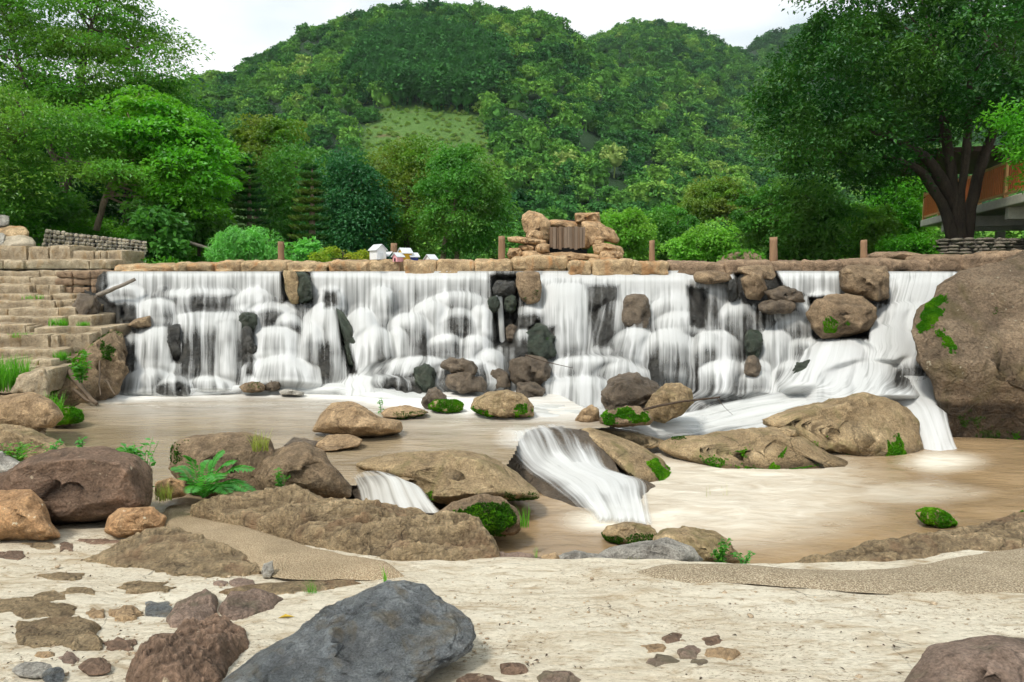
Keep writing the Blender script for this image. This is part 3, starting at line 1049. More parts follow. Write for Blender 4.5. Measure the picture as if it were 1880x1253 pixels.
def fern(label, px, py, Y, fronds, mat='l_fern', seed=0):
    """fronds: list of (tip px, tip py, tip dY)"""
    rng = np.random.default_rng(seed)
    b = P(px, py, Y)
    e = empty('fern', b, label, 'fern')
    for (tx, ty, dy) in fronds:
        tip = P(tx, ty, Y + dy)
        L = np.linalg.norm(tip - b)
        mid = b * .45 + tip * .55 + np.array([0, 0, .22 * L])
        pts = spline(np.array([b, mid, tip]), 26)
        mb = MB().tube(pts, np.linspace(.004, .0012, 26), 4)
        tg = np.gradient(pts, axis=0); tg /= np.linalg.norm(tg, axis=1, keepdims=True)
        sd = np.cross(tg, [0, 0, 1]); sd /= np.linalg.norm(sd, axis=1, keepdims=True) + 1e-9
        up = np.cross(sd, tg)
        k = np.arange(4, 26)
        t = k / 25
        ln = L * .27 * np.sin(np.pi * (t * .86 + .10)) ** .8
        for s in (-1, 1):
            d = sd[k] * s + tg[k] * .45 - up[k] * .12 + rng.normal(size=(len(k), 3)) * .05
            v, f = leaf_arrays(pts[k] + d / np.linalg.norm(d, axis=1, keepdims=True) * ln[:, None] * .5, d, up[k] + rng.normal(size=(len(k), 3)) * .12, ln, ln * .24, .04)
            mb.add(v, [f])
        mb.build('frond', M[mat], e, True)
    return e

def sheet(name, secs, parent, mat='veil', nu=36, nv=44, seed=0, edge=.22, wob=.03, core=None, core_mat='wet', lump=0.0, linear=False):
    """water running through cross-sections (py, pxL, pxR, Y, arch_px, round_m, op) from top to bottom; a wet rock core behind if asked"""
    s_ = np.array(secs, float)
    sp = spline(s_, nv) if not linear else np.stack([np.interp(np.linspace(0, len(s_) - 1, nv), np.arange(len(s_)), s_[:, k]) for k in range(7)], -1)
    u = np.linspace(-1, 1, nu)
    U = np.broadcast_to(u, (nv, nu))
    cxs, hw = (sp[:, 1] + sp[:, 2]) / 2, (sp[:, 2] - sp[:, 1]) / 2
    px = cxs[:, None] + hw[:, None] * U
    py = sp[:, 0][:, None] + sp[:, 4][:, None] * np.abs(U) ** 2.2
    Yv = sp[:, 3][:, None] + sp[:, 5][:, None] * np.abs(U) ** 2.2
    base = P(px, py, Yv)
    n = fbm(np.stack([px / 30.0, py / 90.0, 0 * px + seed], -1), 3, seed)
    Yw = Yv + wob * n + lump * fbm(np.stack([px / 55.0, py / 55.0, 0 * px + seed * 2.2], -1), 2, seed + 3)
    p = P(px, py, Yw).reshape(-1, 3)
    wm = (np.ptp(px, axis=1).mean()) * sp[:, 3].mean() / FPX
    seglen = np.concatenate([[0], np.cumsum(np.linalg.norm(np.diff(base[:, nu // 2], axis=0), axis=1))])
    uv = np.stack([(U * .5 * wm + seed * 1.37), np.broadcast_to(seglen[:, None], U.shape) + seed * 2.1], -1).reshape(-1, 2)
    ef = 1 - smooth01(np.abs(U), 1 - edge, 1.0)
    en = fbm(np.stack([px / 14.0, py / 60.0, 0 * px + seed], -1), 2, seed + 8) * .35
    op = np.clip(sp[:, 6], 0, 1.1)[:, None] * np.clip(ef * (1 + en), 0, 1)
    o = obj(name, mesh_data(name, p, grid_faces(nu, nv)[:, ::-1], M[mat], True, uv, {'op': op.reshape(-1)}), parent)
    if core is not None:
        nu2, nv2 = 28, 28
        t2 = np.linspace(0, nv - 1, nv2)
        sp2 = np.stack([np.interp(t2, np.arange(nv), sp[:, k]) for k in range(7)], -1)
        U2 = np.broadcast_to(np.linspace(-1, 1, nu2), (nv2, nu2))
        px2 = ((sp2[:, 1] + sp2[:, 2]) / 2)[:, None] + ((sp2[:, 2] - sp2[:, 1]) / 2 * .95)[:, None] * U2
        py2 = sp2[:, 0][:, None] + sp2[:, 4][:, None] * np.abs(U2) ** 2.2 + 3
        Y2 = sp2[:, 3][:, None] + sp2[:, 5][:, None] * np.abs(U2) ** 2.2 + core
        Y2 = Y2 + .55 * np.clip((np.abs(U2) - .86) / .14, 0, 1) ** 2
        Y2 = Y2 + .10 * fbm(np.stack([px2 / 26.0, py2 / 26.0, 0 * px2 + seed * 3.1], -1), 4, seed + 21)
        obj('wet_rock', mesh_data('wet_rock', P(px2, py2, Y2).reshape(-1, 3), grid_faces(nu2, nv2)[:, ::-1], M[core_mat], True), parent)
    return o

def block_mesh(name, x0, y0, x1, y1, Y, depth, mat, seed=0, rnd=.05, rough=.02, n=(12, 6, 6), skew=0.0):
    """rough-hewn stone block: its front face fills the pixel rectangle at distance Y"""
    rng = np.random.default_rng(seed + 900)
    a, b = P(x0, y0, Y), P(x1, y1, Y)
    w, h = b[0] - a[0], a[2] - b[2]
    c = np.array([(a[0] + b[0]) / 2, Y + depth / 2, (a[2] + b[2]) / 2])
    hs = np.array([w, depth, h]) / 2
    vs, fs, k = [], [], 0
    for ax in range(3):
        u, v = [i for i in range(3) if i != ax]
        nu, nv = n[u] + 1, n[v] + 1
        A, B = np.meshgrid(np.linspace(-1, 1, nu), np.linspace(-1, 1, nv))
        for sg in (-1, 1):
            p = np.zeros((nv, nu, 3)); p[..., u] = A; p[..., v] = B; p[..., ax] = sg
            g = grid_faces(nu, nv)
            flip = (sg > 0) == (ax == 1)
            vs.append(p.reshape(-1, 3)); fs.append((g[:, ::-1] if flip else g) + k); k += nu * nv
    p = np.vstack(vs)
    q = p * hs
    r = min(rnd, hs.min() * .8)
    inner = np.clip(q, -(hs - r), hs - r)
    d = q - inner
    q = inner + d / (np.linalg.norm(d, axis=1, keepdims=True) + 1e-9) * r
    wq = q + c
    nr = q / hs; nr /= np.linalg.norm(nr, axis=1, keepdims=True)
    cor = fbm(wq * 1.9 + seed, 2, seed) * rough * 1.3
    ds = cor + rough * fbm(wq * 6 + seed * 2.1, 4, seed + 1, .6) + rough * .7 * fbm(wq * 3.0, 3, seed + 7, .5, True)
    wq = wq + nr * ds[:, None]
    return mesh_data(name, wq, np.vstack(fs), mat)

def shelf(label, poly, h, mat, seed=0, plane=None, w=10.0, step=2.0, rough=.5, margin=14.0, name='rock_shelf', cat='rock', aniso=(1.6, 5.0), lay=4.0, group=None):
    """bedrock growing out of the ground: a low eroded shelf that follows the pixel outline on a gently sloping plane z = a - b*Y"""
    a_, b_ = plane or (GA, GB)
    pl = np.array(poly, float)
    lo, hi = pl.min(0) - margin, pl.max(0) + margin
    n = np.maximum(((hi - lo) / step).astype(int), 6)
    PX, PY = np.meshgrid(np.linspace(lo[0], hi[0], n[0]), np.linspace(hi[1], lo[1], n[1]))
    jit = float(np.clip(np.ptp(pl[:, 1]) / 90.0, .12, 1))
    jx = PX + 5 * jit * fbm(np.stack([PX / 16, PY / 10, 0 * PX + seed], -1), 3, seed)
    jy = PY + 3 * jit * fbm(np.stack([PX / 16, PY / 10, 0 * PX + seed + 9], -1), 3, seed + 1)
    ins = inpoly(jx, jy, poly)
    ed = edgedist(jx, jy, poly)
    cy = (626.5 - PY) / FPX
    k = (-SP + cy * CP) / (CP + cy * SP)
    p = P(PX, PY, (a_ - CAMZ) / (k + b_))
    q = np.stack([p[..., 0] * aniso[0], p[..., 1] * aniso[1], 0 * PX + seed], -1)
    nz = fbm(q, 5, seed + 2, .58)
    rg = fbm(q * .8 + 4, 5, seed + 3, .58, True)
    rise = 1 - np.exp(-ed / w)
    hh = h * rise * (.75 + rough * nz + rough * .6 * rg)
    t = hh / max(h, 1e-6) * lay + .6 * nz
    hh = hh + h * rise * .20 * (smooth01(t % 1.0, .3, .7) - (t % 1.0))          # ledges
    hh = np.where(ins, np.maximum(hh, -.01), -.5 * (ed / margin) - .012)
    v = p.copy(); v[..., 2] += hh
    f = grid_faces(n[0], n[1])
    keep = (ins | (ed < margin * .95)).reshape(-1)[f].all(1)
    me = mesh_data(name, v.reshape(-1, 3), f[keep], M[mat], True)
    return obj(name, me, None, label, cat, group)

# ================================================================== THE SETTING
# ------------------------------------------------------------------ lawn and valley floor, out to the horizon
def grow(a, b, n, p=1.0):
    return a + (b - a) * np.linspace(0, 1, n) ** p

def bank_z(x, y):
    z = Z_BACK + 0 * x
    left = smooth01(-x, 8.5, 17) * smooth01(y, 16.6, 19.0)
    z = z + left * (1.1 + .12 * np.clip(y - 16, 0, 40))
    z = z + smooth01(-x, 17, 40) * 6 * smooth01(y, 16.6, 19.0)
    right = smooth01(x, 9.0, 14)
    z = z + right * .35
    z = z + .10 * fbm(np.stack([x * .35, y * .35, 0 * x], -1), 3, 4) * smooth01(y, 15.6, 18)
    return z

xs = np.concatenate([-grow(14, 650, 26, 2.5)[::-1], np.linspace(-13.5, 13.5, 60), grow(14, 650, 26, 2.5)])
ys = np.concatenate([np.linspace(15.35, 40, 50), grow(42, 880, 40, 2.6)])
X_, Y_ = np.meshgrid(xs, ys)
Zl = bank_z(X_, Y_)
Zl = Zl + smooth01(Y_, 60, 200) * 0
lawn = obj('lawn', mesh_data('lawn', np.stack([X_, Y_, Zl], -1).reshape(-1, 3), grid_faces(len(xs), len(ys)), M['lawn']), kind='structure',
           label='grassy valley floor behind the stone weir')

# ------------------------------------------------------------------ forested hills
def hill(name, label, ridge, Yr, Yb, zb, shape=1.0, back=.5, seed=0, nu=120, nv=60, amp=5.0, clear=None):
    r = np.array(ridge, float)
    px = np.linspace(r[0, 0], r[-1, 0], nu)
    py = np.interp(px, r[:, 0], r[:, 1]) + 13
    top = P(px, py, Yr)
    t = np.concatenate([np.linspace(0, 1, nv), 1 + np.linspace(0, back, nv // 3)[1:]])
    Yv = Yb + (Yr - Yb) * t
    prof = np.where(t <= 1, np.sin(np.clip(t, 0, 1) * math.pi / 2) ** shape, 1 - .9 * ((t - 1) / back) ** 1.5)
    X = top[None, :, 0] * ((Yv / Yr) ** .92)[:, None]
    slope = (top[None, :, 2] - CAMZ) / Yr
    front = CAMZ - .5 + slope * (Yv * np.clip(prof, 0, 1))[:, None]
    Z = np.where((t <= 1)[:, None], front, zb + (top[None, :, 2] - zb) * prof[:, None])
    Yg = np.broadcast_to(Yv[:, None], X.shape)
    n = fbm(np.stack([X / 45, Yg / 45, 0 * X], -1), 4, seed)
    Z = Z + amp * n * (np.sin(np.clip(t, 0, 1) * math.pi) ** .8)[:, None] * (t < 1)[:, None]
    v = np.stack([X, Yg, Z], -1)
    cl = np.zeros(X.shape)
    if clear is not None:
        qx, qy = pix(v)
        ins = inpoly(qx, qy, clear)
        cl = np.where(ins, np.clip(edgedist(qx, qy, clear) / 10, .0, 1), 0) * (t <= 1)[:, None]
    o = obj(name, mesh_data(name, v.reshape(-1, 3), grid_faces(nu, len(t)), M['hill'], True, None, {'clear': cl.reshape(-1)}), None, label, None, None, 'structure')
    return o, v

CLEAR = [(660, 240), (700, 195), (755, 183), (800, 190), (850, 195), (890, 215), (905, 245), (900, 275), (925, 330), (935, 380), (955, 420), (900, 440),
         (800, 420), (700, 350), (640, 300)]
PLANT = [(640, 140), (680, 95), (740, 75), (800, 68), (860, 78), (905, 105), (915, 140), (890, 175), (850, 190), (800, 188), (740, 182), (690, 178), (650, 165)]
RIDGE_A = [(-350, 250), (-100, 215), (150, 180), (330, 160), (345, 150), (420, 135), (500, 100), (560, 60), (620, 36), (700, 20), (790, 10), (870, 14), (950, 22), (1010, 40),
           (1045, 62), (1062, 80), (1100, 110), (1180, 170), (1260, 235), (1340, 290), (1420, 330), (1500, 360), (1600, 390)]
RIDGE_B = [(900, 160), (1000, 120), (1050, 92), (1080, 76), (1105, 64), (1150, 48), (1200, 38), (1240, 44), (1280, 60), (1320, 84), (1350, 98), (1400, 130), (1460, 180), (1600, 230), (1750, 280), (2000, 300)]
RIDGE_C = [(1150, 150), (1260, 125), (1340, 98), (1370, 86), (1410, 66), (1450, 52), (1520, 40), (1650, 30), (1900, 30), (2200, 60), (2500, 100)]
hillA, vA = hill('hill', 'broad forested hill with a pale green clearing on its slope', RIDGE_A, 270, 62, 1.5, 1.15, .5, 1, clear=CLEAR)
hillB, vB = hill('hill', 'second forested hill beyond the notch, its summit just right of centre', RIDGE_B, 390, 120, 1.5, 1.1, .5, 2)
hillC, vC = hill('hill', 'farthest bluish forested ridge, half hidden by the dark fig tree', RIDGE_C, 520, 200, 1.5, 1.1, .5, 3)

# forest on the hills: far off, one mass
def crown_proto(name, seed, mat, tall=1.0, n=400, lsz=.21):
    rng = np.random.default_rng(seed)
    k = 20
    d = rng.normal(size=(k, 3)); d /= np.linalg.norm(d, axis=1, keepdims=True)
    d[:, 2] = np.abs(d[:, 2]) * 1.1 - .25
    cen = d * rng.uniform(.45, .8, (k, 1)); cen[:, 2] = cen[:, 2] * tall + .55 * tall
    v, f = clump_leaves(cen, rng.uniform(.26, .46, k), n // k, rng, lsz, .75, .1, .75)
    iv, jf = icosphere(2)
    b = iv * ((.46 if tall < 1.4 else .22) + .2 * fbm(iv * 1.8, 3, seed)[:, None]); b[:, 2] = b[:, 2] * tall * .95 + .45 * tall
    mb = MB(); mb.add(v, [f]); mb.add(b, [jf])
    ang = rng.random() * 6
    mb.tube(np.array([[0, 0, -.9], [.05, .02, 0], [0, 0, .4]]), [.05, .045, .03], 5)
    me = mb.mesh(name, mat, False)
    o = bpy.data.objects.new(name, me)
    return o

def far_leaf(name):
    t = NT(name)
    g = t.n('ShaderNodeNewGeometry')
    ri = g.outputs['Random Per Island']
    tint = t.attr('tint', 'INSTANCER')
    r = t.n('ShaderNodeValToRGB')
    el = r.color_ramp.elements
    el[0].position, el[0].color = 0.0, (.034, .118, .040, 1)
    el[1].position, el[1].color = 1.0, (.330, .450, .130, 1)
    for p_, c_ in ((.25, (.062, .192, .050, 1)), (.5, (.115, .290, .055, 1)), (.75, (.200, .400, .070, 1)), (.9, (.270, .430, .085, 1))):
        e = el.new(p_); e.color = c_
    t.l(tint, r.inputs['Fac'])
    col = t.mix(1.0, r.outputs['Color'], t.ramp(ri, 0, 1, (.78, .8, .8, 1), (1.2, 1.18, 1.15, 1)), 'MULTIPLY')
    d = t.n('ShaderNodeBsdfDiffuse'); t.l(col, d.inputs['Color'])
    tr = t.n('ShaderNodeBsdfTranslucent'); t.l(col, tr.inputs['Color'])
    m = t.n('ShaderNodeMixShader'); m.inputs[0].default_value = .2
    t.l(d.outputs[0], m.inputs[1]); t.l(tr.outputs[0], m.inputs[2])
    return t.done(m.outputs[0])
M['far'] = far_leaf('far_forest_leaf')
proto_col = bpy.data.collections.new('forest_crowns')
for k in range(9):
    proto_col.objects.link(crown_proto('crown_%d' % k, 300 + k, M['far'], [.8, .95, 1.0, 1.15, .7, 1.0, .9, 1.7, 2.0][k]))

def instancer(name, pts, scl, tint, idx, label, seed=0):
    me = bpy.data.meshes.new(name)
    me.vertices.add(len(pts))
    me.vertices.foreach_set('co', np.asarray(pts, np.float32).reshape(-1))
    for nm, ty, a in (('scl', 'FLOAT', scl), ('tint', 'FLOAT', tint), ('rot', 'FLOAT', np.random.default_rng(seed).random(len(pts)) * 6.28)):
        at = me.attributes.new(nm, ty, 'POINT'); at.data.foreach_set('value', np.asarray(a, np.float32))
    at = me.attributes.new('idx', 'INT', 'POINT'); at.data.foreach_set('value', np.asarray(idx, np.int32))
    o = obj(name, me, None, label, None, None, 'stuff')
    ng = bpy.data.node_groups.new(name, 'GeometryNodeTree')
    ng.interface.new_socket('Geometry', in_out='INPUT', socket_type='NodeSocketGeometry')
    ng.interface.new_socket('Geometry', in_out='OUTPUT', socket_type='NodeSocketGeometry')
    nn, ln = ng.nodes, ng.links
    gi, go = nn.new('NodeGroupInput'), nn.new('NodeGroupOutput')
    ci = nn.new('GeometryNodeCollectionInfo')
    ci.inputs['Collection'].default_value = proto_col
    ci.inputs['Separate Children'].default_value = True
    ci.inputs['Reset Children'].default_value = True
    iop = nn.new('GeometryNodeInstanceOnPoints')
    iop.inputs['Pick Instance'].default_value = True
    def named(nm, dt):
        a = nn.new('GeometryNodeInputNamedAttribute'); a.data_type = dt
        a.inputs['Name'].default_value = nm
        return a.outputs['Attribute']
    ln.new(gi.outputs[0], iop.inputs['Points'])
    ln.new(ci.outputs[0], iop.inputs['Instance'])
    ln.new(named('idx', 'INT'), iop.inputs['Instance Index'])
    cx = nn.new('ShaderNodeCombineXYZ')
    ln.new(named('rot', 'FLOAT'), cx.inputs['Z'])
    ln.new(cx.outputs[0], iop.inputs['Rotation'])
    ln.new(named('scl', 'FLOAT'), iop.inputs['Scale'])
    ln.new(iop.outputs[0], go.inputs[0])
    md = o.modifiers.new('scatter', 'NODES')
    md.node_group = ng
    return o

def forest(v, n, s0, s1, seed, clear=None, plant=None):
    rng = np.random.default_rng(seed)
    a = np.linalg.norm(np.cross(v[1:, :-1] - v[:-1, :-1], v[:-1, 1:] - v[:-1, :-1]), axis=-1)
    w = a.reshape(-1) / a.sum()
    i = rng.choice(len(w), n, p=w)
    r, c = i // a.shape[1], i % a.shape[1]
    f, g = rng.random((n, 1)), rng.random((n, 1))
    p = v[r, c] * (1 - f) * (1 - g) + v[r + 1, c] * f * (1 - g) + v[r, c + 1] * (1 - f) * g + v[r + 1, c + 1] * f * g
    qx, qy = pix(p)
    keep = (qx > -150) & (qx < 2050)
    scl = rng.uniform(s0, s1, n) * (1 + .45 * (rng.random(n) < .08))
    tint = .42 + .36 * fbm(p / 26.0, 3, seed) + rng.normal(size=n) * .21
    p = p + np.array([0, 0, 1.0]) * (rng.random(n) ** 3 * 3.0 - .5)[:, None]
    idx = rng.integers(0, 7, n)
    if clear is not None:
        inside = inpoly(qx, qy, clear)
        small = inside & (edgedist(qx, qy, clear) > 4)
        keep &= ~small
    if plant is not None:
        ip = inpoly(qx, qy, plant)
        tint = np.where(ip, .18 + rng.normal(size=n) * .05, tint)
        idx = np.where(ip, 7, idx)
        scl = np.where(ip, scl * .95, scl)
    tint = np.clip(tint, .02, 1)
    k = keep
    return p[k], scl[k], tint[k], idx[k]

pA, sA, tA, iA = forest(vA, 7400, 1.8, 3.5, 11, CLEAR, PLANT)
# extra stand of taller dark plantation trees above the clearing, low scrub in the clearing
rng = np.random.default_rng(5)
def hill_pts(v, poly, n, rng):
    qx, qy = pix(v)
    ok = np.argwhere(inpoly(qx, qy, poly) & (np.arange(v.shape[0])[:, None] < 58))
    j = ok[rng.integers(0, len(ok), n)]
    p = v[j[:, 0], j[:, 1]]
    d = (v[np.minimum(j[:, 0] + 1, v.shape[0] - 1), j[:, 1]] - p) * rng.random((n, 1)) + (v[j[:, 0], np.minimum(j[:, 1] + 1, v.shape[1] - 1)] - p) * rng.random((n, 1))
    return p + d
pp = hill_pts(vA, [(x, y + 22) for x, y in PLANT], 620, rng)
pc = hill_pts(vA, CLEAR, 700, rng)
PA = np.vstack([pA, pp, pc])
SA = np.concatenate([sA, rng.uniform(3.4, 4.6, len(pp)), rng.uniform(.25, .75, len(pc))])
tc = np.clip(.92 + .10 * fbm(pc / 9.0, 3, 8) + rng.normal(size=len(pc)) * .05, .6, 1)
TA = np.concatenate([tA, np.clip(.20 + rng.normal(size=len(pp)) * .05, .05, .4), tc])
IA = np.concatenate([iA, np.full(len(pp), 7), np.full(len(pc), 4)])
instancer('forest', PA, SA, TA, IA, 'dense green forest covering the broad hill and its scrubby clearing', 1)
pB, sB, tB, iB = forest(vB, 6200, 2.5, 4.5, 12)
instancer('forest', pB, sB, tB, iB, 'forest covering the second hill beyond the notch', 2)
pC, sC, tC, iC = forest(vC, 4200, 3.8, 6.2, 13)
instancer('forest', pC, sC, tC * .8, iC, 'forest on the farthest ridge behind the fig tree', 3)

# belt of trees at the foot of the hills
n = 950
bx = rng.uniform(-60, 75, n); by = rng.uniform(32, 78, n)
bz = bank_z(bx, by)
tb = np.clip(.55 + .3 * fbm(np.stack([bx / 9, by / 9, 0 * bx], -1), 3, 31) + rng.normal(size=n) * .12, .1, .98)
sb = rng.uniform(.45, 1.0, n) * by / 26
instancer('undergrowth', np.stack([bx, by, bz + sb * .3], -1), sb, tb, rng.integers(0, 8, n), 'mixed low trees and scrub at the foot of the hill', 4)

# ------------------------------------------------------------------ foreground ledge, banks, river bed
def edge_y(x):
    return np.interp(x, [-14, -6, -4.4, -3.2, -2.3, -1.6, -.9, 0.0, 1.5, 2.6, 3.4, 4.6, 7, 14], [10.5, 7.6, 6.4, 6.0, 5.5, 5.0, 4.75, 4.6, 4.45, 4.5, 4.85, 5.2, 6.2, 8.5])

xs = np.linspace(-12, 12, 420)
tt = np.concatenate([np.linspace(-1, 1, 300), 1 + np.linspace(0, 1, 40)[1:]])
Xg = np.broadcast_to(xs, (len(tt), len(xs)))
E = edge_y(xs)[None, :]
y0 = -6.0
Yg = np.where(tt[:, None] <= 1, E + (1 - tt[:, None]) / 2 * (y0 - E) * (.3 + .7 * (1 - tt[:, None]) / 2), E + (tt[:, None] - 1) * 1.5)
Zg = GA - GB * np.minimum(Yg, E)
Zg = np.where(Yg < 1.0, GA - GB * 1.0 + 0 * Yg, Zg)
Zg = Zg - np.where(tt[:, None] > 1, 2.2 * smooth01(tt[:, None] - 1, 0, 1), 0)
q = np.stack([Xg, Yg, 0 * Xg], -1)
Zg = Zg + .030 * fbm(q * 1.1, 4, 3) + .012 * fbm(q * 5, 3, 5) + .010 * fbm(q * np.array([3, 9, 1]), 4, 6, .6)
ground = obj('ground', mesh_data('ground', np.stack([Xg, Yg, Zg], -1).reshape(-1, 3), grid_faces(len(xs), len(tt)), M['ground']), kind='structure',
             label='pale cream cement ledge in the foreground with brown stains and cracks')

xs = np.linspace(-24, 24, 160); ys = np.linspace(4.5, 16, 90)
X_, Y_ = np.meshgrid(xs, ys)
Zb = -1.75 + .12 * fbm(np.stack([X_ * .8, Y_ * .8, 0 * X_], -1), 4, 2)
Zb = Zb + smooth01(X_, 9.5, 12) * 2.6 + smooth01(-X_, 10.8 - 0 * X_, 13.5) * 2.6
river = obj('riverbed', mesh_data('riverbed', np.stack([X_, Y_, Zb], -1).reshape(-1, 3), grid_faces(160, 90), M['bed']), kind='structure',
            label='muddy river bed and earth banks under the pools')

# ------------------------------------------------------------------ pools
FOOT = [(200, 728), (350, 722), (520, 722), (640, 724), (760, 742), (860, 752)]     # where the falls meet the upper pool
def pool(name, label, poly_px, z, mat, foam_fn, nx=420, ny=280):
    pts = np.array([onz(a, b, z) for a, b in poly_px])
    lo, hi = pts.min(0) - .1, pts.max(0) + .1
    xs, ys = np.linspace(lo[0], hi[0], nx), np.linspace(lo[1], hi[1], ny)
    X, Y = np.meshgrid(xs, ys)
    Z = z + .012 * fbm(np.stack([X * 1.2, Y * 3, 0 * X], -1), 3, 9)
    v = np.stack([X, Y, Z], -1).reshape(-1, 3)
    f = grid_faces(nx, ny)
    cen = v[f].mean(1)
    k = inpoly(cen[:, 0], cen[:, 1], [(p[0], p[1]) for p in pts])
    qx, qy = pix(v)
    return obj(name, mesh_data(name, v, f[k], M[mat], True, None, {'foam': foam_fn(v, qx, qy)}), None, label, None, None, 'structure')

def foam_up(v, qx, qy):
    fy = np.interp(qx, [100, 200, 350, 520, 640, 760, 860, 980], [720, 732, 722, 722, 728, 748, 756, 765])
    f = 1 - smooth01(qy, fy - 4, fy + 22)
    f = np.maximum(f * .98, .30 * (1 - smooth01(qy, fy, fy + 75)))
    lip = 1 - smooth01(np.hypot((qx - 960) / 60, (qy - 800) / 26), .3, 1.3)
    return np.clip(np.maximum(f, lip * .55), 0, 1) * smooth01(qx, 130, 230) * (1 - .35 * smooth01(qx, 900, 1040))
pool('upper_pool', 'calm muddy brown pool at the foot of the falls',
     [(60, 840), (95, 770), (180, 722), (230, 690), (700, 690), (1000, 712), (1085, 755), (1120, 785), (1010, 793), (955, 806), (945, 832), (930, 856), (820, 866), (740, 884), (640, 893), (560, 905), (200, 960), (40, 900)], Z_UP, 'pool_up', foam_up)

def foam_low(v, qx, qy):
    f = .62 * (1 - smooth01(np.hypot((qx - 1330) / 300, (qy - 900) / 110), .45, 1.25))
    f = np.maximum(f, .75 * (1 - smooth01(np.hypot((qx - 1225) / 60, (qy - 950) / 45), .2, 1.4)))
    f = np.maximum(f, .8 * (1 - smooth01(np.hypot((qx - 1730) / 80, (qy - 848) / 20), .2, 1.4)))
    f = np.maximum(f, .85 * (1 - smooth01(np.hypot((qx - 1130) / 110, (qy - 955) / 30), .3, 1.2)))
    f = np.maximum(f, .55 * (1 - smooth01(np.hypot((qx - 720) / 110, (qy - 940) / 22), .4, 1.2)))
    f = np.maximum(f, .42 * (1 - smooth01(np.hypot((qx - 1640) / 190, (qy - 905) / 24), .3, 1.2)))
    return np.clip(f, 0, 1)
pool('lower_pool', 'churned foamy tan pool below the second drop',
     [(560, 1110), (600, 925), (700, 905), (900, 900), (1100, 840), (1230, 800), (1400, 800), (1700, 800), (2020, 815), (2150, 870), (2150, 1110)], Z_LOW, 'pool_low', foam_low)

# ------------------------------------------------------------------ valley air
hz = bpy.data.materials.new('valley_haze')
hz.use_nodes = True
hz.node_tree.nodes.clear()
ho = hz.node_tree.nodes.new('ShaderNodeOutputMaterial')
hv = hz.node_tree.nodes.new('ShaderNodeVolumePrincipled')
hv.inputs['Color'].default_value = (.80, .93, .94, 1)
hv.inputs['Density'].default_value = HAZE
hz.node_tree.links.new(hv.outputs[0], ho.inputs['Volume'])
mb = MB().box((0, 440, 105), (1320, 960, 222))
if HAZE > 0:
    mb.build('haze', hz, None, label='thin pale air in the valley', kind='stuff')

# ------------------------------------------------------------------ the waterfall
fall = empty('waterfall', P(900, 725, 13.2), 'wide silky white waterfall tumbling over boulders in many small tiers', None, None, 'structure')

def foot(px):
    return np.interp(px, [150, 200, 350, 640, 760, 860, 960, 1100, 1250, 1400, 1500, 1600, 1700, 1760], [690, 730, 722, 726, 745, 756, 764, 785, 815, 798, 766, 735, 722, 700])
def ybase(py, px=800):
    """distance of the cascade slope at a pixel row"""
    t = np.clip((np.asarray(py, float) - 503) / (foot(px) - 503), -.1, 1.3)
    return 15.0 - 1.75 * t - 2.3 * smooth01(t, .66, 1.08) ** 1.2 * smooth01(px, 1040, 1280) * (1 - smooth01(px, 1540, 1680))

# bare dark rock shows here
GAPS = [([(893, 500), (955, 500), (958, 560), (948, 640), (905, 640)], .85), ([(510, 495), (575, 495), (575, 560), (515, 560)], 1.0),
        ([(610, 565), (632, 565), (662, 690), (635, 695)], .9), ([(1070, 520), (1142, 520), (1130, 645), (1085, 640)], .55),
        ([(1255, 520), (1305, 525), (1300, 610), (1262, 600)], .7), ([(305, 598), (332, 598), (335, 670), (312, 668)], .9),
        ([(438, 570), (472, 570), (472, 695), (445, 695)], .75), ([(1478, 540), (1612, 540), (1600, 630), (1490, 625)], 1.0),
        ([(1535, 485), (1635, 485), (1635, 560), (1540, 555)], 1.0), ([(1335, 485), (1425, 485), (1470, 575), (1360, 560)], 1.0),
        ([(965, 595), (1025, 595), (1015, 660), (965, 660)], .6), ([(150, 500), (215, 560), (225, 720), (140, 720)], 1.0),
        ([(590, 530), (625, 530), (625, 570), (590, 570)], .6), ([(700, 690), (900, 660), (900, 770), (700, 770)], .45)]

LIPS, DOMES = [], []
def lip(x0, x1, top, bot, ops, dx=0.0):
    """water sliding over the top edge of the weir"""
    LIPS.append((x0, x1, top, bot, ops, dx))
def dome(cx, top, bot, wt, wb, arch=None, ops=(.85, .9, .62, .55, .72, .5), fwd=0.0, cxb=None, soft=.30):
    """water arching over one boulder: white at the brow, thin on the face, white where it lands"""
    DOMES.append((cx, top, bot, wt, wb, .30 * wt if arch is None else arch, ops, fwd, cx if cxb is None else cxb, soft))
lip(197, 345, 500, 552, (.98, .85, .70, .60, .3))
lip(330, 524, 500, 566, (.98, .82, .66, .55, .3))
lip(566, 735, 502, 590, (.98, .82, .68, .58, .3), 6)
lip(705, 908, 505, 592, (.98, .78, .56, .48, .3))
lip(990, 1045, 509, 545, (.98, .8, .7, .6, .3))
lip(1030, 1150, 508, 545, (.98, .82, .66, .55, .3))
lip(1128, 1275, 506, 566, (1, .95, .86, .78, .5))
lip(1262, 1350, 510, 545, (.9, .62, .5, .5, .3))
lip(1422, 1548, 503, 552, (.98, .8, .7, .66, .4))
lip(1628, 1795, 502, 545, (1, .92, .9, .9, .6))
W = (.95, 1.0, .82, .68, .86, .85)          # thick white water
G = (.85, .90, .52, .40, .52, .7)           # thin, rock shows through
V = (.75, .75, .42, .30, .38, .5)           # very thin
